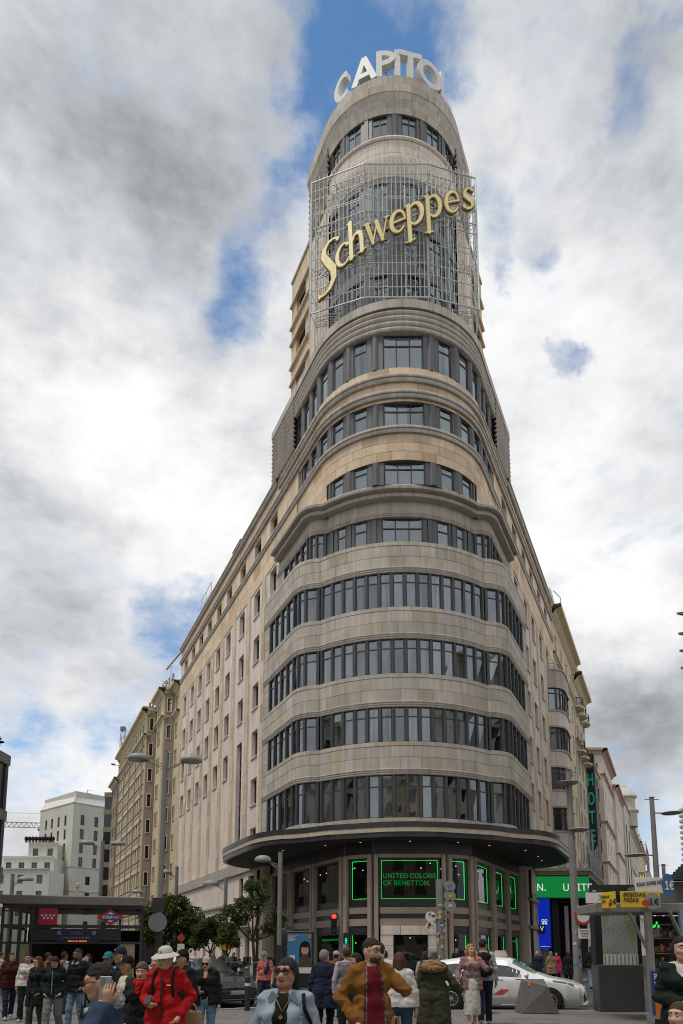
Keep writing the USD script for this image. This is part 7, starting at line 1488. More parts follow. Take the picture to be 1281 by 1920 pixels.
def person(label, x, y, H, rz, top, bottom, hair, skin='light', arms=('down', 'down'), legs='stand', head=(0, 0), fat=1.0, fem=False, res=.014, shoes=None, face=True, glasses=None, hat=None, beard=None, lean=0.0, inner=None, extras=(), hair2=None, group=None, z0=0.0, lip=None):
    k = H / 1.735; T = Thing('person', label, 'person', (x, y, z0), rz, group=group); V3 = lambda *a: np.array(a, float)
    sw = (.142 if fem else .163) * (1 + .30 * (fat - 1)); bw = 1 + .8 * (fat - 1)
    S = {s: V3(s * sw, .01, 1.415) for s in (-1, 1)}; arm = {}
    for s, nm in zip((-1, 1), arms):
        e, w = ARMS[nm]; d = (sw - .165) * .9 + .05 * (bw - 1); arm[s] = (V3(s * (e[0] + d), e[1], e[2]), V3(s * (w[0] + d * (w[0] > .15)), w[1], w[2]))
    leg = {s: [V3(s * (abs(p[0]) + .02 * (bw - 1)), p[1], p[2]) for p in LEGS[legs][0 if s < 0 else 1]] for s in (-1, 1)}; hipw = .10 if fem else .09
    hip = {s: V3(s * hipw, .0, .91) for s in (-1, 1)}
    hy, hp = head; Rh = rotz_m(hy); cp, sp_ = math.cos(hp), math.sin(hp); Rx = np.array([[1, 0, 0], [0, cp, -sp_], [0, sp_, cp]]); RH = Rh @ Rx; piv = V3(0, .005, 1.50)
    HS = .93; hd = lambda p: piv + RH @ ((V3(*p) - piv) * HS)
    torso = lambda o: [('c', V3(-.078 * bw, .0, 1.31), V3(.078 * bw, .0, 1.31), .098 * (.8 + .2 * bw) + o, .098 * (.8 + .2 * bw) + o), ('c', S[-1] * (.84, 1, .992), S[1] * (.84, 1, .992), .054 + o, .054 + o), ('c', V3(0, .02, 1.47), S[-1] * (.8, 1, 1.004), .048 + o, .042 + o), ('c', V3(0, .02, 1.47), S[1] * (.8, 1, 1.004), .048 + o, .042 + o), ('c', V3(-.06 * bw, -.01 * bw, 1.11), V3(.06 * bw, -.01 * bw, 1.11), .10 * bw + o, .10 * bw + o), ('c', V3(-.075 * bw, .01, .95), V3(.075 * bw, .01, .95), (.115 if fem else .105) * (.7 + .3 * bw) + o, (.115 if fem else .105) * (.7 + .3 * bw) + o), ('c', V3(0, .01, 1.38), V3(0, .0, 1.0), .10 * bw + o, .10 * bw + o)] + ([('e', V3(s * .065 * bw, -.10 * (.7 + .3 * bw), 1.29), (.06 + o, .055 + o, .06 + o), None) for s in (-1, 1)] if fem else [])
    arms_ = lambda o, c=1.0, o2=None: sum([[('c', S[s], arm[s][0], (.046 + .008 * bw) + o, .042 + o), ('c', arm[s][0], arm[s][0] + (arm[s][1] - arm[s][0]) * c, .043 + o, (.030 if c == 1 else .036) + (o if o2 is None else o2))] for s in (-1, 1)], [])
    legs_ = lambda o, z=1.0, o2=None: sum([[('c', hip[s], leg[s][0], .088 * (.75 + .25 * bw) + o, .058 + o), ('c', leg[s][0], leg[s][0] + (leg[s][1] - leg[s][0]) * z, .055 + o, .04 + (o if o2 is None else o2))] for s in (-1, 1)], [])
    hc = hd((0, .005, 1.635))
    headp = [('e', hc, (.078 * HS, .096 * HS, .112 * HS), RH), ('e', hd((0, -.018, 1.575)), (.060 * HS, .070 * HS, .066 * HS), RH), ('c', hd((0, -.088, 1.628)), hd((0, -.107, 1.596)), .010, .014), ('c', hd((-.03, -.055, 1.535)), hd((.03, -.055, 1.535)), .026, .026), ('c', hd((-.045, -.072, 1.600)), hd((-.02, -.082, 1.592)), .018, .014), ('c', hd((.045, -.072, 1.600)), hd((.02, -.082, 1.592)), .018, .014), ('c', hd((-.04, -.078, 1.662)), hd((.04, -.078, 1.662)), .014, .014),
             ('e', hd((-.080, .012, 1.612)), (.012, .02, .032), RH), ('e', hd((.080, .012, 1.612)), (.012, .02, .032), RH), ('c', V3(0, .02, 1.43), hd((0, .005, 1.56)), .058 if not fem else .05, .052 if not fem else .045)]
    def put(name, F, org, h, mat, part=T, fold=0.0, fs=9.0, sc=True):
        v, q = surfnet(F, org, h)
        if len(v) == 0: return None
        if fold:
            a, f, n = meshkit.arrays((v, q), True); u_ = v * fs * (1, 1, 1.5) + len(label) + 1.2 * meshkit.noise(v * fs * .7, 9)[:, None]; w = 1.3 * (1 - 2.2 * np.abs(meshkit.noise(u_, 3) - .5)) + .6 * meshkit.noise(v * fs * 2.6, 5) - 1.15; v = v + n * (w * fold)[:, None]
        m_ = MB().add(v * k, q); 
        return m_.build(part, name, mat, True)
    # body: one continuous surface, hands with five fingers
    B = torso(-.005) + arms_(-.004) + legs_(-.006) + headp; fing = MB()
    for s in (-1, 1):
        w, e = arm[s][1], arm[s][0]; d = (w - e) / np.linalg.norm(w - e); up = 1 if arms[0 if s < 0 else 1] == 'ear' else None
        if up is not None: d = V3(-s * .12, .10, .98)
        sd = np.cross(d, V3(0, 1, 0) if abs(d[1]) < .9 else V3(0, 0, 1)); sd /= np.linalg.norm(sd); nr = np.cross(d, sd)
        B += [('c', w, w + d * .085, .026, .030), ('c', w + d * .05 - nr * .022, w + d * .085 + nr * .022, .017, .017)]
        curl = -sd * np.sign(sd @ V3(s, 0, 0.01)) 
        for i, (o_, L1) in enumerate(((-.027, .070), (-.009, .080), (.009, .076), (.026, .062))):
            a = w + d * .088 + nr * o_; b = a + d * L1 * .55 + curl * .012; c_ = b + d * L1 * .42 + curl * .030; fing.tube([a, b, c_], [.0095, .009, .007], 6)
        a = w + d * .035 - nr * .028; fing.tube([a, a - nr * .02 + d * .035 + curl * .01, a - nr * .022 + d * .068 + curl * .022], [.012, .0105, .008], 6)
        an = leg[s][1]; B += [('c', an, an + (0, -.13, -.045), .036, .028)]
    F, org, ax = field(B, res, .028); v, q = surfnet(F, org, res); m_ = MB().add(v * k, q); fv, ff = fing.mesh(); m_.add(fv * k, ff); m_.build(T, 'body', SK[skin], True)
    # face
    if face:
        for s in (-1, 1):
            c = hd((s * .031, -.083, 1.634)); e_ = MB(); e_.tm(trimesh.creation.icosphere(1, .0135 * k), [[1, 0, 0, c[0] * k], [0, 1, 0, c[1] * k], [0, 0, .7, c[2] * k], [0, 0, 0, 1]]); e_ = e_.build(T, 'eye', m_eye, True); c2 = hd((s * .031, -.0935, 1.633)); q_ = MB(); q_.tm(trimesh.creation.icosphere(1, .0065 * k), np.vstack([np.column_stack([np.eye(3), c2 * k]), [0, 0, 0, 1]])); q_.build(e_, 'iris', m_iris, True)
            MB().tube([hd((s * .012, -.099, 1.659)) * k, hd((s * .032, -.098, 1.666)) * k, hd((s * .052, -.083, 1.658)) * k], [.005 * k, .0055 * k, .003 * k], 5).build(T, 'eyebrow', HR[hair[1] if hair[1] in HR and hair[1] not in ('white', 'blonde') else 'brown'])
        mo = MB().tube([hd((x_, -.089 + 3.0 * x_ * x_, 1.558)) * k for x_ in (-.026, -.012, 0, .012, .026)], [.003 * k, .0075 * k, .007 * k, .0075 * k, .003 * k], 6).build(T, 'lips', lip or m_lip, True)
        MB().tube([hd((x_, -.0965 + 3.0 * x_ * x_, 1.559)) * k for x_ in (-.02, 0, .02)], .0016 * k, 4).build(mo, 'mouth_line', m_iris)
    # hair
    st, hcname = hair; hm = HR[hcname]; hr_ = max(res * .8, .009)
    if st != 'bald' and st != 'none':
        th = dict(short=.008, crop=.003, curly=.026, long=.010, bob=.013, bun=.008, hijab=.022).get(st, .014)
        hp_ = [('e', hd((0, .012, 1.650)), ((.082 + th * .6) * HS, (.100 + th * .8) * HS, (.108 + th) * HS), RH)]
        if st in ('long', 'bob', 'hijab'):
            zl = {'long': 1.28, 'bob': 1.50, 'hijab': 1.42}[st]
            hp_ += [('c', hd((s * .068, .02, 1.62)), V3(s * .085, .035, zl) if st != 'bob' else hd((s * .085, .02, zl)), .034, .03) for s in (-1, 1)] + [('c', hd((0, .07, 1.62)), V3(0, .09, zl + .0) if st != 'bob' else hd((0, .08, zl)), .06, .055)]
            if st == 'long': hp_ += [('c', V3(-.05, .10, 1.45), V3(-.04, .12, 1.30), .045, .035), ('c', V3(.05, .10, 1.45), V3(.04, .12, 1.30), .045, .035)]
            if st == 'hijab': hp_ += [('c', V3(-.09, .0, 1.43), V3(.09, .0, 1.43), .06, .06), ('c', hd((0, .0, 1.72)), hd((0, .0, 1.5)), .06, .06)]
        if st == 'bun': hp_ += [('e', hd((0, .12, 1.68)), (.045, .045, .045), RH), ('c', hd((-.07, .03, 1.60)), hd((.07, .03, 1.60)), .03, .03)]
        F, org, ax = field(hp_, hr_, .03); X, Y, Z = np.meshgrid(*ax, indexing='ij', sparse=True)
        x_, y_, z_ = X - piv[0], Y - piv[1], Z - piv[2]; m = RH; xl = m[0, 0] * x_ + m[1, 0] * y_ + m[2, 0] * z_; yl = m[0, 1] * x_ + m[1, 1] * y_ + m[2, 1] * z_ + piv[1]; zl_ = m[0, 2] * x_ + m[1, 2] * y_ + m[2, 2] * z_ + piv[2]
        hl = 1.668 if not fem else 1.675; fringe = 1.655 if extras and 'fringe' in extras else hl + .012
        cut = np.maximum(np.maximum(zl_ - fringe, -(fringe - zl_)), -9)                # face opening: in front of the ears and under the hairline
        face_open = np.maximum(np.maximum(zl_ - fringe + .25 * np.abs(xl), yl + .015 - .25 * np.maximum(1.6 - zl_, 0)), np.abs(xl) - (.072 if st in ('long', 'bob', 'hijab') else .2))
        F = np.maximum(F, -face_open)
        if st in ('short', 'crop', 'curly', 'bun'): F = np.maximum(F, -(np.maximum(zl_ - 1.585, -.5 - 0 * xl)) - 0) if False else np.maximum(F, (1.565 if st != 'curly' else 1.55) - zl_)
        put('hair', F, org, hr_, hm if st != 'hijab' else CLM(hair2 or 'grey'), fold={'curly': .013, 'short': .009, 'long': .005, 'bob': .005}.get(st, .004), fs=42 if st == 'curly' else np.array([60., 60., 9.]) if st in ('long', 'bob') else np.array([34., 60., 30.]))
    if beard:
        F, org, ax = field([('e', hd((0, -.03, 1.560)), (.060, .064, .056), RH), ('c', hd((-.035, -.058, 1.530)), hd((.035, -.058, 1.530)), .024, .024)], hr_, .02); X, Y, Z = np.meshgrid(*ax, indexing='ij', sparse=True); c = hd((0, -.11, 1.565)); F = np.maximum(F, Z - hd((0, -.05, 1.585))[2]); F = np.maximum(F, -(np.sqrt((X - c[0]) ** 2 + (Y - c[1]) ** 2 + ((Z - c[2]) * 1.6) ** 2) - .032)); put('beard', F, org, hr_, HR[beard], fold=.006, fs=60)
    # lower clothes
    nt = len(B)
    if bottom[0] in ('trousers', 'jeans', 'wide'):
        o = {'trousers': .016, 'jeans': .012, 'wide': .022}[bottom[0]]; F, org, ax = field([p for p in torso(.010)[5:6]] + legs_(o, .97, o + (.018 if bottom[0] != 'jeans' else .012)), res, .03); F = np.maximum(F, ax[2][None, None, :] - 1.04); put('trousers', F, org, res, CLM(bottom[1]), fold=.011, fs=10)
    else:
        hem = bottom[2]; pr = torso(.012)[5:6] + [('c', V3(-.05, -.02, .95), V3(-.075, -.07, hem), .125, .115), ('c', V3(.05, .0, .95), V3(.075, .03, hem), .125, .115), ('c', V3(0, -.02, .9), V3(0, -.07, .45), .13, .11), ('c', V3(-.06, 0, hem + .1), V3(.06, 0, hem + .1), .1, .1)]
        F, org, ax = field(pr, res, .05); Z = ax[2][None, None, :]; F = np.maximum(np.maximum(F, Z - 1.06), hem + .012 * np.sin(ax[0] * 90)[:, None, None] - Z); put('skirt', F, org, res, CLM(bottom[1]), fold=.010, fs=7)
    sm = shoes or m_shoeb
    if y > 11:
        for s in (-1, 1):
            an = leg[s][1]; F, org, ax = field([('c', an + (0, .02, -.035), an + (0, -.15, -.048), .044, .036), ('c', an + (0, .0, .0), an + (0, 0, -.03), .046, .046)], res * .9, .03); F = np.maximum(F, an[2] - .075 - ax[2][None, None, :]); put('shoe', F, org, res * .9, sm)
    # upper clothes, inner layer first
    def upper(name, kind, mat, fold, open_=0.0, zneck=1.475, under=False):
        o, hem, sl = dict(tee=(.010, .90, .0), tank=(.007, .95, -1), shirt=(.011, .90, 1), sweater=(.015, .90, 1), jacket=(.022, .85, 1), denim=(.020, .92, 1), puffer=(.034, .82, 1), parka=(.032, .50, 1), coat=(.025, .62, 1), vest=(.018, .90, -1), crop=(.018, 1.0, 1), tunic=(.020, .80, 1))[kind]
        sl = -1 if under and top[0] != 'vest' else sl
        pr = torso(o)
        if sl == 1: pr += arms_(o * .8, .95, o * .9 + (.01 if kind == 'tunic' else .0))
        elif sl == 0: pr += [('c', S[s], S[s] + (arm[s][0] - S[s]) * .75, .060 + o, .058 + o) for s in (-1, 1)]
        if hem < .93: pr += [('c', V3(-.085 * bw, .0, .98), V3(-.10 * bw, .0, hem - .02), .115 * (.75 + .25 * bw) + o, .115 * (.75 + .25 * bw) + o + (.02 if hem < .7 else .0)), ('c', V3(.085 * bw, .0, .98), V3(.10 * bw, .0, hem - .02), .115 * (.75 + .25 * bw) + o, .115 * (.75 + .25 * bw) + o + (.02 if hem < .7 else 0)), ('c', V3(-.07, .0, hem), V3(.07, .0, hem), .12 + o, .12 + o)]
        if kind in ('jacket', 'coat', 'puffer', 'parka', 'denim', 'sweater'): pr += [('c', V3(-.02, .02, 1.44), V3(.02, .02, 1.49 if kind != 'sweater' else 1.455), .075, .070)]
        F, org, ax = field(pr, res, .024); X, Y, Z = ax[0][:, None, None], ax[1][None, :, None], ax[2][None, None, :]; F = np.maximum(F, hem - Z + 0 * X)
        F = np.maximum(F, Z - (1.545 if kind in ('jacket', 'puffer', 'parka', 'coat') else 1.50 if kind in ('denim', 'shirt') else zneck) + 0 * X)
        nk = np.sqrt(X ** 2 + (Y - .0) ** 2 + 0 * Z) - .064; F = np.maximum(F, -np.maximum(nk, 1.43 - Z))       # room for the neck
        if kind in ('tank', 'tunic', 'crop'): F = np.maximum(F, -np.maximum(np.abs(X) + .5 * np.maximum(1.40 - Z, 0) - .075, np.maximum(1.34 - Z, Y)))
        if open_: F = np.maximum(F, -np.maximum(np.abs(X + .01) - open_ * (.55 + .45 * np.clip((1.5 - Z) / .5, 0, 1)), np.maximum(Y + .02, -9)))
        p = put(name, F, org, res, CLM(mat), fold=fold, fs=8 if kind != 'puffer' else 11); return p, o, hem
    if inner: upper('inner_shirt', inner[0], inner[1], .004, under=True)
    if len(top) > 3: upper('middle_shirt', top[3][0], top[3][1], .003, top[3][2], under=True)
    tp_, o_, hem_ = upper('top', top[0], top[1], {'jacket': .017, 'puffer': .020, 'parka': .014, 'coat': .014, 'denim': .013, 'sweater': .011, 'tunic': .014}.get(top[0], .009), top[2] if len(top) > 2 else 0)
    yf = -(.105 + o_) - .012
    if 'zip' in extras: MB().box(V3(0, -.135 - o_ * .6, 1.18) * k, V3(.014, .02, .50) * k).build(tp_, 'zip', m_chrome if top[1] in ('green', 'darkgreen') else m_iron)
    if top[0] in ('denim',):
        for s in (-1, 1):
            pk_ = MB().box(V3(s * .095 * bw, -.135 - .02 * (fat - 1), 1.30) * k, V3(.095, .022, .012) * k).build(tp_, 'pocket_flap', L_ + 'cloth_palejean'); MB().box(V3(s * .095 * bw, -.135 - .02 * (fat - 1), 1.24) * k, V3(.085, .012, .10) * k, bev=.004).build(tp_, 'pocket', CLM(top[1])); MB().tm(trimesh.creation.icosphere(1, .008 * k), np.vstack([np.column_stack([np.eye(3), V3(s * .095 * bw, -.15 - .02 * (fat - 1), 1.288) * k]), [0, 0, 0, 1]])).build(tp_, 'button', m_chrome)
            q = MB(); q.prism(Polygon([(0, 0), (.075, -.055), (.085, -.01), (.05, .045)]), .012 * k, V3(s * .035, -.10, 1.455) * k, V3(s, -.1, -.1) * k, V3(0, -.15, .98) * k); q.build(tp_, 'collar', CLM(top[1]))
    if 'furhood' in extras:
        F, org, ax = field([('c', V3(.17 * math.cos(a), .06 + .12 * math.sin(a), 1.415 - .03 * math.sin(a)), V3(.17 * math.cos(a + .35), .06 + .12 * math.sin(a + .35), 1.415 - .03 * math.sin(a + .35)), .042, .042) for a in np.arange(-.3, PI + .2, .35)], res, .03); put('fur_trim', F, org, res, m_fur, tp_, fold=.03, fs=40)
        F, org, ax = field([('c', V3(-.10, .09, 1.46), V3(.10, .09, 1.46), .075, .075), ('c', V3(-.06, .12, 1.42), V3(.06, .12, 1.42), .08, .08)], res, .04); put('hood', F, org, res, CLM('brown' if False else 'tan'), tp_, fold=.03, fs=14)
    if 'hood' in extras or 'shearling' in extras:
        F, org, ax = field([('c', V3(-.10, .03, 1.47), V3(-.05, .09, 1.50), .035, .04), ('c', V3(.10, .03, 1.47), V3(.05, .09, 1.50), .035, .04), ('c', V3(-.05, .09, 1.49), V3(.05, .09, 1.49), .045, .045), ('c', V3(-.10, .03, 1.47), V3(-.05, -.10, 1.42), .035, .025), ('c', V3(.10, .03, 1.47), V3(.05, -.10, 1.42), .035, .025)], res, .03); put('collar', F, org, res, CLM('lightgrey'), tp_, fold=.014, fs=40)
    if 'scarf' in extras:
        F, org, ax = field([('c', V3(-.06, -.04, 1.47), V3(.06, -.04, 1.47), .05, .05), ('c', V3(-.07, .03, 1.48), V3(.07, .03, 1.48), .045, .045), ('c', V3(0, -.11, 1.45), V3(.0, -.15, 1.33), .055, .035)], res, .03); put('scarf', F, org, res, CLM('red'), fold=.014, fs=22)
    if 'lanyard' in extras:
        q = MB(); q.tube([V3(-.06, -.02, 1.46) * k, V3(-.03, -.135, 1.33) * k, V3(0, -.15, 1.16) * k], .006 * k, 5); q.tube([V3(.06, -.02, 1.46) * k, V3(.03, -.135, 1.33) * k, V3(0, -.15, 1.16) * k], .006 * k, 5); q.box(V3(0, -.155, 1.12) * k, V3(.06, .01, .08) * k); q.build(T, 'lanyard', CLM('coral'))
    if 'necklace' in extras: MB().tube([V3(s_, -.10 - .09 * (1 - abs(s_) / .07) * .5, 1.46 - .12 * (1 - abs(s_) / .07)) * k for s_ in (-.07, -.035, 0, .035, .07)], .004 * k, 5).build(T, 'necklace', m_gold)
    if 'stripe_neck' in extras: MB().tube([V3(.075 * math.cos(a), .0 + .085 * math.sin(a), 1.462 - .02 * max(0, -math.sin(a))) * k for a in np.linspace(0, 2 * PI, 20)], .008 * k, 5).build(T, 'striped_neckband', m_whitetrim)
    if 'belt' in extras:
        F, org, ax = field(torso(.018)[5:6], res, .03); F = np.maximum(np.maximum(F, ax[2][None, None, :] - 1.03), .995 - ax[2][None, None, :]); put('belt', F, org, res * 1.0, CLM('brown'))
    if 'gold_pattern' in extras:
        for j in range(5): MB().box(V3(.03 * (j % 2) - .01 + .02 * j, -.142 - .015 * (fat - 1), 1.30 - .055 * j) * k, V3(.028, .008, .028) * k, rotz_m(0) @ np.array([[.707, 0, .707], [0, 1, 0], [-.707, 0, .707]])).build(T, 'gold_motif', m_gold)
    if 'logo' in extras: MB().box(V3(.09, -.155, 1.31) * k, V3(.05, .01, .012) * k).build(tp_, 'chest_mark', m_whitetrim)
    if 'sweater_over' in extras:
        F, org, ax = field([('c', V3(.14, .05, 1.46), V3(.17, .08, 1.1), .06, .09), ('c', V3(.14, .0, 1.46), V3(.12, -.14, 1.15), .05, .06)], res, .03); put('sweater_over_shoulder', F, org, res, CLM('navy'), fold=.02, fs=14)
    if glasses:
        q = MB(); dark = glasses == 'sun'; gw_, gh_ = (.032, .022) if dark else (.026, .018)
        for s in (-1, 1):
            ct = hd((s * .034, -.105, 1.633)); ring = [ct + RH @ V3(gw_ * math.cos(a), .012 * abs(math.cos(a)) * (s * math.cos(a) > 0), gh_ * math.sin(a)) for a in np.linspace(0, 2 * PI, 14)]; q.tube([p * k for p in ring], .0028 * k, 5); q.tube([hd((s * .064, -.092, 1.636)) * k, hd((s * .086, -.01, 1.636)) * k], .003 * k, 5)
            if dark: MB().add([p * k for p in ring[:-1]], [[0, i, i + 1] for i in range(1, 12)]).build(T, 'lens', m_shade)
        q.tube([hd((-.006, -.110, 1.637)) * k, hd((.006, -.110, 1.637)) * k], .003 * k, 5); q.build(T, 'glasses', m_iron)
    if hat:
        kind, hm_ = hat; c = hd((0, .01, 1.69)); ax3 = RH.T; dm = [(.0, .088), (.05, .08), (.085, .05), (.097, .0), (.098, -.02)]
        p = MB().lathe([(a * k * HS, b * k * HS) for a, b in dm[::-1]], hd((0, .01, 1.705)) * k, 20, ax3).build(T, 'hat' if kind == 'bucket' else 'cap', CLM(hm_), True)
        if kind == 'bucket': MB().lathe([(.096 * k, 0), (.165 * k, -.045 * k), (.166 * k, -.05 * k), (.096 * k, -.008 * k)], hd((0, .0, 1.705)) * k, 26, ax3).build(p, 'brim', CLM('white')); MB().lathe([(.099 * k, -.01 * k), (.099 * k, .012 * k)], hd((0, .01, 1.69)) * k, 20, ax3).build(p, 'band', CLM('coral')); MB().box(hd((0, -.088, 1.735)) * k, V3(.035, .012, .022) * k, ax3).build(p, 'badge', stk[2])
        else:
            o_ = hd((0, -.10, 1.672)) * k; q = MB(); q.prism(shapely.affinity.scale(Point(0, 0).buffer(1, 12), .078 * k, .075 * k).intersection(sbox(-1, -1, 1, .02)), .006 * k, hd((0, -.078, 1.675)) * k, RH[:, 0], RH @ V3(0, .97, .2)); q.build(p, 'peak', CLM(hm_))
            if kind == 'capn': q = MB(); q.text('NY', .034 * k, hd((0, -.092, 1.712)) * k, RH[:, 0], RH @ V3(0, .35, .93), .006 * k, center=True, bold=True); q.build(p, 'emblem', m_whitetrim)
            elif kind == 'capl': MB().box(hd((0, -.09, 1.722)) * k, V3(.03, .012, .024) * k, ax3).build(p, 'emblem', m_whitetrim)
    T.k, T.arm, T.hd = k, arm, hd
    T.W = lambda p: (rotz_m(rz) @ (np.asarray(p, float) * k)) + T.loc
    return T
def phone_for(P, side, label, where='ear', mat=None):
    rz = P.rotz
    if where == 'ear': c = P.W(P.hd((side * .100, .045, 1.575)) ); ax = (rotz_m(rz) @ np.array([[.25, .95, 0], [0, 0, 1], [.95, -.25, 0]]).T).T; T = Thing('mobile_phone', label, 'phone', tuple(c)); MB().box((0, 0, 0), (.075, .15, .009), ax, bev=.004).build(T, 'case', mat or m_iron); MB().box(ax[2] * side * .006 + ax[1] * .05 - ax[0] * .015, (.022, .035, .004), ax).build(T, 'camera_block', m_steel)
    else: w = P.arm[side][1]; c = P.W(w + (0, -.07, .05)); T = Thing('mobile_phone', label, 'phone', tuple(c), rz); MB().box((0, 0, 0), (.072, .14, .009), np.array([[1, 0, 0], [0, .75, .66], [0, -.66, .75]]), bev=.003).build(T, 'case', mat or m_iron); MB().box((0, -.005, .006), (.064, .125, .003), np.array([[1, 0, 0], [0, .75, .66], [0, -.66, .75]])).build(T, 'screen', m_shade)
def bag(label, loc, w, d, h, mat, name='shopping_bag', cat='bag', rz=0.0, handles=True):
    T = Thing(name, label, cat, loc, rz); m_ = trimesh.convex.convex_hull(np.array([[sx * w / 2 * s, sy * d / 2 * s2, z] for sx in (-1, 1) for sy in (-1, 1) for z, s, s2 in ((0, .92, 1), (h * .3, 1, 1.05), (h, .96, .55))])); MB().tm(m_).build(T, 'body', mat)
    if handles:
        for sy in (-1, 1): MB().tube([(w * .2 * math.cos(a), sy * d * .2, h + .09 * math.sin(a)) for a in np.linspace(0, PI, 8)], .006, 5).build(T, 'handle', mat)
    return T
def backpack(P, label, mat, s=1.0, straps=True):
    k = P.k; T = Thing('backpack', label, 'backpack', tuple(P.W((0, .20, 1.02))), P.rotz); F, org, ax = field([('c', (-.09 * s, 0, .06), (.09 * s, 0, .06), .085, .085), ('c', (-.075 * s, .0, .34 * s), (.075 * s, .0, .34 * s), .075, .075), ('c', (0, .01, .05), (0, .01, .35 * s), .11, .09)], .014, .05); v, q = surfnet(F, org, .014); b = MB().add(v, q).build(T, 'bag', mat, True)
    MB().box((0, .105, .14), (.17, .03, .14), bev=.012).build(T, 'front_pocket', mat); MB().tube([(-.08, .1, .27), (0, .115, .31), (.08, .1, .27)], .004, 4).build(b, 'zip', m_steel)
    if straps:
        for sx in (-1, 1): MB().tube([np.array(p) * k for p in ((sx * .09, -.07, .42), (sx * .105, -.17, .48), (sx * .115, -.30, .41), (sx * .12, -.325, .27), (sx * .13, -.27, .06), (sx * .1, -.06, .02))], .017, 6).build(T, 'strap', mat, True)
    return T

# ---------------------------------------------------------------- the crowd, left to right
PI2 = PI / 2
p = person('woman in a dark red padded coat and jeans at the far left', -7.96, 16.8, 1.56, .55, ('puffer', 'winered'), ('jeans', 'navy'), ('long', 'dark'), 'tan', ('down', 'pocket'), 'walk', (.5, 0), fem=True, shoes=m_shoew)
p = person('woman in a cream sweater with a red lanyard holding a phone to her ear', -7.38, 16.4, 1.55, .15, ('sweater', 'white'), ('trousers', 'black'), ('bun', 'black'), 'tan', ('down', 'ear'), 'step', (.1, .1), fem=True, shoes=m_shoew, extras=('lanyard',)); phone_for(p, 1, 'dark phone held by the woman in the cream sweater')
p = person('woman in black jacket and glasses with reddish hair looking left', -6.09, 14, 1.50, -.3, ('coat', 'black', .05), ('trousers', 'olive'), ('bob', 'auburn'), 'light', ('down', 'pocket'), 'step', (-.5, .1), fem=True, glasses='clear', inner=('tee', 'green'))
p = person('woman in a dark green bomber jacket looking down', -5.54, 13.5, 1.52, .05, ('jacket', 'darkgreen'), ('wide', 'grey'), ('bob', 'black'), 'light', ('pocket', 'pocket'), 'walk', (-.05, .45), fem=True, glasses='clear', extras=('zip', 'fringe'))
p = person('bearded man in a black jacket over a grey hood and pale ripped jeans', -5.30, 14, 1.66, -.35, ('jacket', 'black'), ('jeans', 'palejean'), ('crop', 'black'), 'brown', ('down', 'pocket'), 'step', (-.35, .12), beard='black', extras=('hood',))
p = person('man with an orange backpack in a pale blue top, partly hidden', -7.25, 18.2, 1.58, 2.6, ('shirt', 'lightdenim'), ('jeans', 'denim'), ('short', 'black'), 'brown', ('down', 'down'), 'stand', face=False); backpack(p, 'orange backpack on the man before the metro pavilion', L_ + 'cloth_orange')
p = person('man in an orange vest behind the cream sweater woman', -8.0, 19.0, 1.56, 2.2, ('vest', 'orange'), ('trousers', 'navy'), ('short', 'black'), 'brown', ('down', 'down'), 'stand', face=False, inner=('tee', 'navy'))
p = person('dark haired woman with a white collar in the metro doorway', -6.57, 18, 1.52, -.5, ('coat', 'black'), ('trousers', 'black'), ('long', 'black'), 'light', ('down', 'down'), 'stand', (-.2, 0), fem=True, inner=('shirt', 'white'))
p = person('person in a white hoodie walking at the far left edge', -10.75, 22, 1.55, 2.4, ('jacket', 'lightgrey'), ('trousers', 'navy'), ('short', 'dark'), 'tan', ('down', 'down'), 'walk', face=False)
p = person('man in a teal cap half hidden behind the man on the phone', -4.03, 12, 1.58, -.2, ('jacket', 'black'), ('jeans', 'denim'), ('short', 'black'), 'brown', ('down', 'down'), 'stand', hat=('cap', 'teal'))
p = person('man in a navy cap and grey hooded top', -3.35, 10.5, 1.66, -1.2, ('jacket', 'navy'), ('jeans', 'denim'), ('crop', 'dark'), 'olive', ('down', 'down'), 'stand', hat=('capn', 'navy'), extras=('hood',))
p = person('man in a black cap with a white emblem and a cream vest', -2.84, 9.2, 1.54, -1.0, ('vest', 'cream'), ('jeans', 'denim'), ('crop', 'dark'), 'olive', ('down', 'down'), 'stand', (-.1, 0), hat=('capn', 'black'), inner=('shirt', 'olive')); 
p = person('bald pale man glimpsed between the capped men', -3.05, 11.4, 1.55, -.2, ('jacket', 'brown'), ('jeans', 'denim'), ('bald', 'grey'), 'light', ('down', 'down'), 'stand')
p = person('older woman with curly brown hair, a red scarf and black coat', -2.41, 8.4, 1.48, .0, ('coat', 'black'), ('trousers', 'black'), ('curly', 'greybrown'), 'light', ('pocket', 'down'), 'stand', (.0, .05), fem=True, res=.010, fat=1.15, extras=('scarf',))
p = person('man in a bright red jacket and white bucket hat looking aside', -2.02, 8.0, 1.66, -.1, ('jacket', 'red'), ('jeans', 'navy'), ('short', 'white'), 'light', ('front', 'pocket'), 'step', (-.35, .18), res=.010, fat=1.1, hat=('bucket', 'white'), extras=('zip', 'logo')); phone_for(p, -1, 'phone in the hand of the man in the red jacket', 'hand')
bag('brown paper shopping bag beside the man in the red jacket', (-1.78, 8.35, .62), .22, .12, .30, M('kraft_paper', (.34, .20, .10), .85, .12, 8), 'paper_bag')
bp = backpack(p, 'black backpack worn by the man in the red jacket', L_ + 'cloth_black', .9)
p = person('man in a black cap and black hooded top behind the red jacket', -2.30, 10, 1.62, -.5, ('jacket', 'black'), ('jeans', 'navy'), ('crop', 'black'), 'tan', ('down', 'down'), 'stand', (-.6, 0), hat=('capl', 'black'))
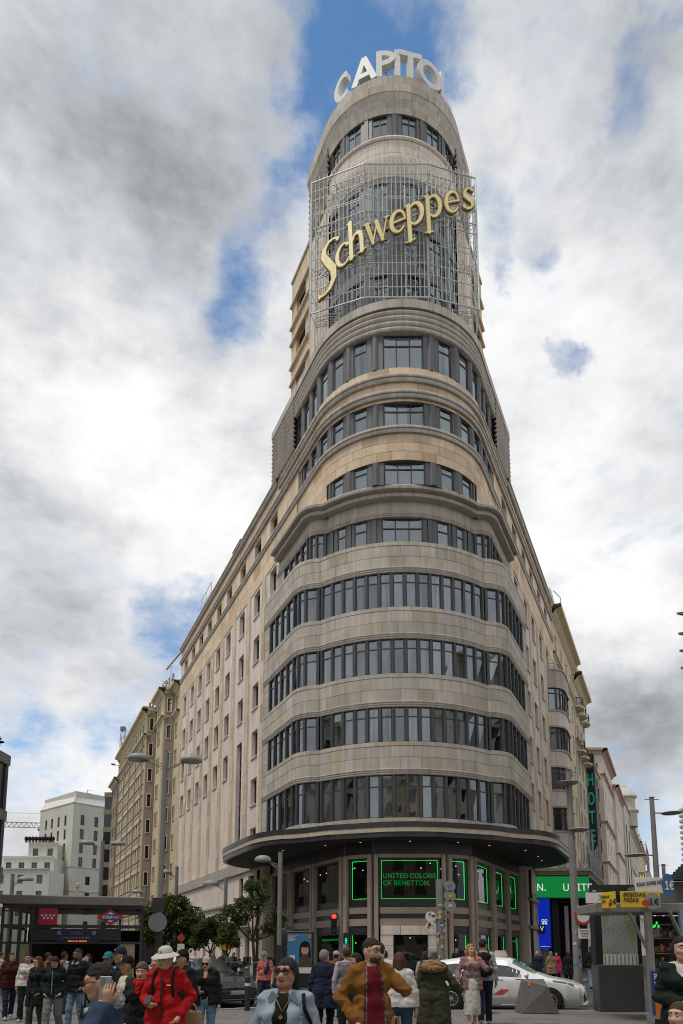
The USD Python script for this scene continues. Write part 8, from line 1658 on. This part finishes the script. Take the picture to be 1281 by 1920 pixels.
p = person('woman with cropped grey hair, sunglasses and black leather jacket', -2.24, 11.5, 1.54, .0, ('jacket', 'black', .07), ('jeans', 'palejean'), ('crop', 'white'), 'light', ('front', 'down'), 'step', (-.1, .3), fem=True, fat=1.2, res=.012, glasses='sun', inner=('tank', 'black')); phone_for(p, -1, 'pink phone on a pink cord held by the woman in black leather', 'hand', L_ + 'cloth_pink')
p = person('man in a coral polo shirt with a navy sweater over his shoulder', -2.13, 19.0, 1.58, -.45, ('tee', 'coral'), ('jeans', 'navy'), ('curly', 'grey'), 'light', ('down', 'down'), 'walk', (-.1, .4), fat=1.2, glasses='clear', extras=('sweater_over',), shoes=m_shoet)
p = person('woman in a pale denim jacket and sunglasses in the foreground', -.41, 5.0, 1.585, -.12, ('denim', 'lightdenim', .075), ('jeans', 'denim'), ('long', 'black'), 'tan', ('down', 'down'), 'stand', (-.28, -.12), fat=1.28, fem=True, res=.008, glasses='sun', inner=('tee', 'black'), extras=('fringe', 'necklace', 'stripe_neck', 'gold_pattern'))
MB().tube([p.W(q) for q in ((.15, .12, 1.2), (.14, .06, 1.47), (.15, -.08, 1.46), (.17, -.13, 1.36), (.22, .0, 1.2))], .014, 6).build(None, 'bag_strap', L_ + 'cloth_black', True, label='black bag strap over the shoulder of the pale denim jacket', cat='bag strap')
p = person('man with dark hair and glasses in a denim jacket with fleece collar, phoning', -1.42, 4.15, 1.565, -1.38, ('denim', 'denim'), ('jeans', 'denim'), ('short', 'black'), 'tan', ('fwd', 'ear'), 'stand', (-.0, .15), fat=1.1, res=.008, glasses='clear', extras=('shearling',)); phone_for(p, 1, 'pale green phone held by the man in dark denim', 'ear', M('phone_green', (.22, .27, .24), .3))
p = person('grey haired person in a navy jacket seen from behind', -.36, 13, 1.62, 2.95, ('coat', 'navy'), ('trousers', 'black'), ('curly', 'grey'), 'light', ('down', 'down'), 'step', (-.5, 0), fat=1.25, face=False)
p = person('man in a tan jacket and pale cap in the distance before the shop', -.19, 17.5, 1.58, 3.0, ('jacket', 'mustard'), ('jeans', 'navy'), ('crop', 'dark'), 'tan', ('down', 'down'), 'stand', hat=('cap', 'lightgrey'), face=False)
p = person('woman with long wavy brown hair seen from behind before the shop', -.02, 16.8, 1.53, 2.9, ('coat', 'brown'), ('trousers', 'black'), ('long', 'brown'), 'tan', ('down', 'down'), 'stand', fem=True, face=False)
p = person('brown haired man in a grey vest over a lilac shirt, from behind', .06, 12.5, 1.68, 3.0, ('vest', 'grey'), ('trousers', 'black'), ('short', 'brown'), 'light', ('down', 'down'), 'step', face=False, inner=('shirt', 'lilac'))
p = person('black haired woman in black looking at a phone beside the grey vest', .24, 12, 1.59, -1.2, ('coat', 'black'), ('trousers', 'navy'), ('long', 'black'), 'light', ('front', 'down'), 'stand', (-.2, .35), fem=True); phone_for(p, -1, 'pale phone in the hands of the woman in black', 'hand', L_ + 'cloth_lightgrey')
p = person('bearded man in a mustard jacket and glasses talking on a phone', .27, 7.0, 1.755, .38, ('jacket', 'mustard', .125, ('shirt', m_plaid, .085)), ('jeans', 'grey'), ('short', 'dark'), 'light', ('pocket', 'ear'), 'step', (.38, .08), fat=1.08, res=.009, glasses='clear', beard='brown', inner=('tee', 'maroon'), extras=()); phone_for(p, 1, 'black phone at the ear of the man in the mustard jacket')
bag('folded brown paper bag by the man in the mustard jacket', (.50, 6.85, .60), .16, .10, .32, L_ + 'kraft_paper', 'paper_bag', rz=.4)
p = person('dark haired man in a white top right behind the mustard jacket', .52, 10.2, 1.74, 2.8, ('jacket', 'white'), ('jeans', 'denim'), ('short', 'dark'), 'light', ('down', 'down'), 'stand', face=False)
p = person('man in a white shirt further off beside the doorway', .93, 16, 1.62, 2.9, ('shirt', 'white'), ('trousers', 'navy'), ('short', 'dark'), 'tan', ('down', 'down'), 'stand', face=False)
p = person('red haired woman in a white jacket and jeans seen from behind', .79, 10, 1.60, 3.0, ('denim', 'white'), ('jeans', 'denim'), ('bob', 'auburn'), 'light', ('down', 'out'), 'stand', fem=True, fat=1.22, res=.012, face=False)
p = person('woman in a bright pink vest with a tote bag strap, from behind', 1.91, 16.5, 1.60, 2.7, ('vest', 'pink'), ('jeans', 'palejean'), ('long', 'dark'), 'tan', ('bent' if 'bent' in ARMS else 'hold', 'down'), 'stand', fem=True, face=False, inner=('tee', 'lightgrey')); bag('pale pink tote bag hanging from the woman in the pink vest', tuple(p.W((.24, .08, .62))), .3, .1, .36, L_ + 'cloth_lilac', 'tote_bag')
p = person('grey haired woman in a long dark parka with a fur trimmed hood, from behind', 1.42, 11.2, 1.67, 2.9, ('parka', 'olive'), ('trousers', 'grey'), ('bun', 'grey'), 'light', ('link', 'down'), 'step', (.45, 0), fem=True, fat=1.25, res=.012, face=False, extras=('furhood',), shoes=m_shoet)
p = person('blonde woman in a floral shirt and white skirt talking on a phone', 2.71, 15, 1.755, .12, ('tunic', m_floral), ('skirt', 'white', .28), ('long', 'blonde'), 'light', ('out', 'ear'), 'step', (.25, 0), fem=True, fat=1.12, res=.012, extras=('belt',), shoes=m_shoet, lip=m_lipd, inner=('tank', 'cream')); phone_for(p, 1, 'black phone at the ear of the blonde woman')
p = person('man in a pale grey top and jeans seen from behind, beside the blonde woman', 3.10, 15.6, 1.87, 3.0, ('shirt', 'lightgrey'), ('jeans', 'navy'), ('short', 'black'), 'tan', ('down', 'down'), 'walk', (-.5, .1), face=False, res=.012, shoes=m_shoew); backpack(p, 'black backpack on the man beside the white taxi', L_ + 'cloth_black', 1.15)
p = person('dark haired woman in a dark green cardigan over a white blouse, right edge', 3.47, 7.2, 1.775, -.25, ('tunic', 'darkgreen'), ('trousers', 'black'), ('long', 'black'), 'light', ('front', 'front'), 'stand', (.1, 0), fem=True, res=.009, inner=('shirt', 'white'), fat=1.1); bag('black handbag held by the woman in the green cardigan', tuple(p.W((-.18, -.18, .72))), .28, .12, .22, L_ + 'cloth_black', 'handbag', rz=-.25)
p = person('child with cropped hair whose head shows in the bottom right corner', 2.17, 4.6, 1.31, -.9, ('tee', 'coral'), ('jeans', 'navy'), ('crop', 'brown'), 'light', ('down', 'down'), 'stand', res=.010)
for lab, x, y, H, rz, tp, bt, hr, fm, kw in (
    ('woman in a beige coat and grey headscarf beyond the taxi', 9.44, 32, 1.54, 3.0, ('coat', 'tan'), ('trousers', 'black'), ('hijab', 'grey'), True, dict(hair2='grey')),
    ('woman in a magenta coat beyond the taxi', 10.0, 33, 1.52, -.6, ('coat', 'pink'), ('trousers', 'black'), ('long', 'dark'), True, {}),
    ('woman in dark clothes beyond the taxi, left of the sticker covered lamp', 9.58, 30, 1.55, 3.0, ('coat', 'black'), ('trousers', 'black'), ('long', 'black'), True, {}),
    ('person in black close behind the sticker covered lamp', 10.48, 31.5, 1.52, 2.8, ('coat', 'black'), ('trousers', 'black'), ('short', 'black'), False, {}),
    ('man in a black jacket and blue jeans walking right of the sticker covered lamp', 10.41, 29.5, 1.78, 3.0, ('jacket', 'black'), ('jeans', 'palejean'), ('short', 'black'), False, dict(legs='step')),
    ('white haired person beyond the taxi windscreen', 9.1, 33, 1.54, -.3, ('coat', 'navy'), ('trousers', 'black'), ('short', 'white'), False, {}),
    ('person in orange among the parked scooters', -6.2, 33, 1.50, .4, ('jacket', 'orange'), ('jeans', 'navy'), ('short', 'dark'), False, {}),
    ('man in dark clothes by the warning sign post', -5.85, 33.8, 1.52, .2, ('jacket', 'olive'), ('jeans', 'navy'), ('crop', 'dark'), False, {}),
    ('woman in black with tied hair by the red scooter', -5.2, 33, 1.50, -.4, ('coat', 'black'), ('trousers', 'black'), ('bun', 'black'), True, {}),
    ('bearded man in dark clothes outside the shop window right of the doorway', 5.0, 31, 1.72, .2, ('jacket', 'black'), ('trousers', 'black'), ('short', 'dark'), False, {}),
    ('dark haired person outside the shop window beside the bearded man', 5.42, 31.2, 1.66, .0, ('coat', 'black'), ('trousers', 'black'), ('short', 'black'), False, {})):
    person(lab, x, y, H, rz, tp, bt, hr, 'tan', ('down', 'down'), kw.pop('legs', 'stand'), fem=fm, res=.02, face=abs(rz) < 1, **kw)
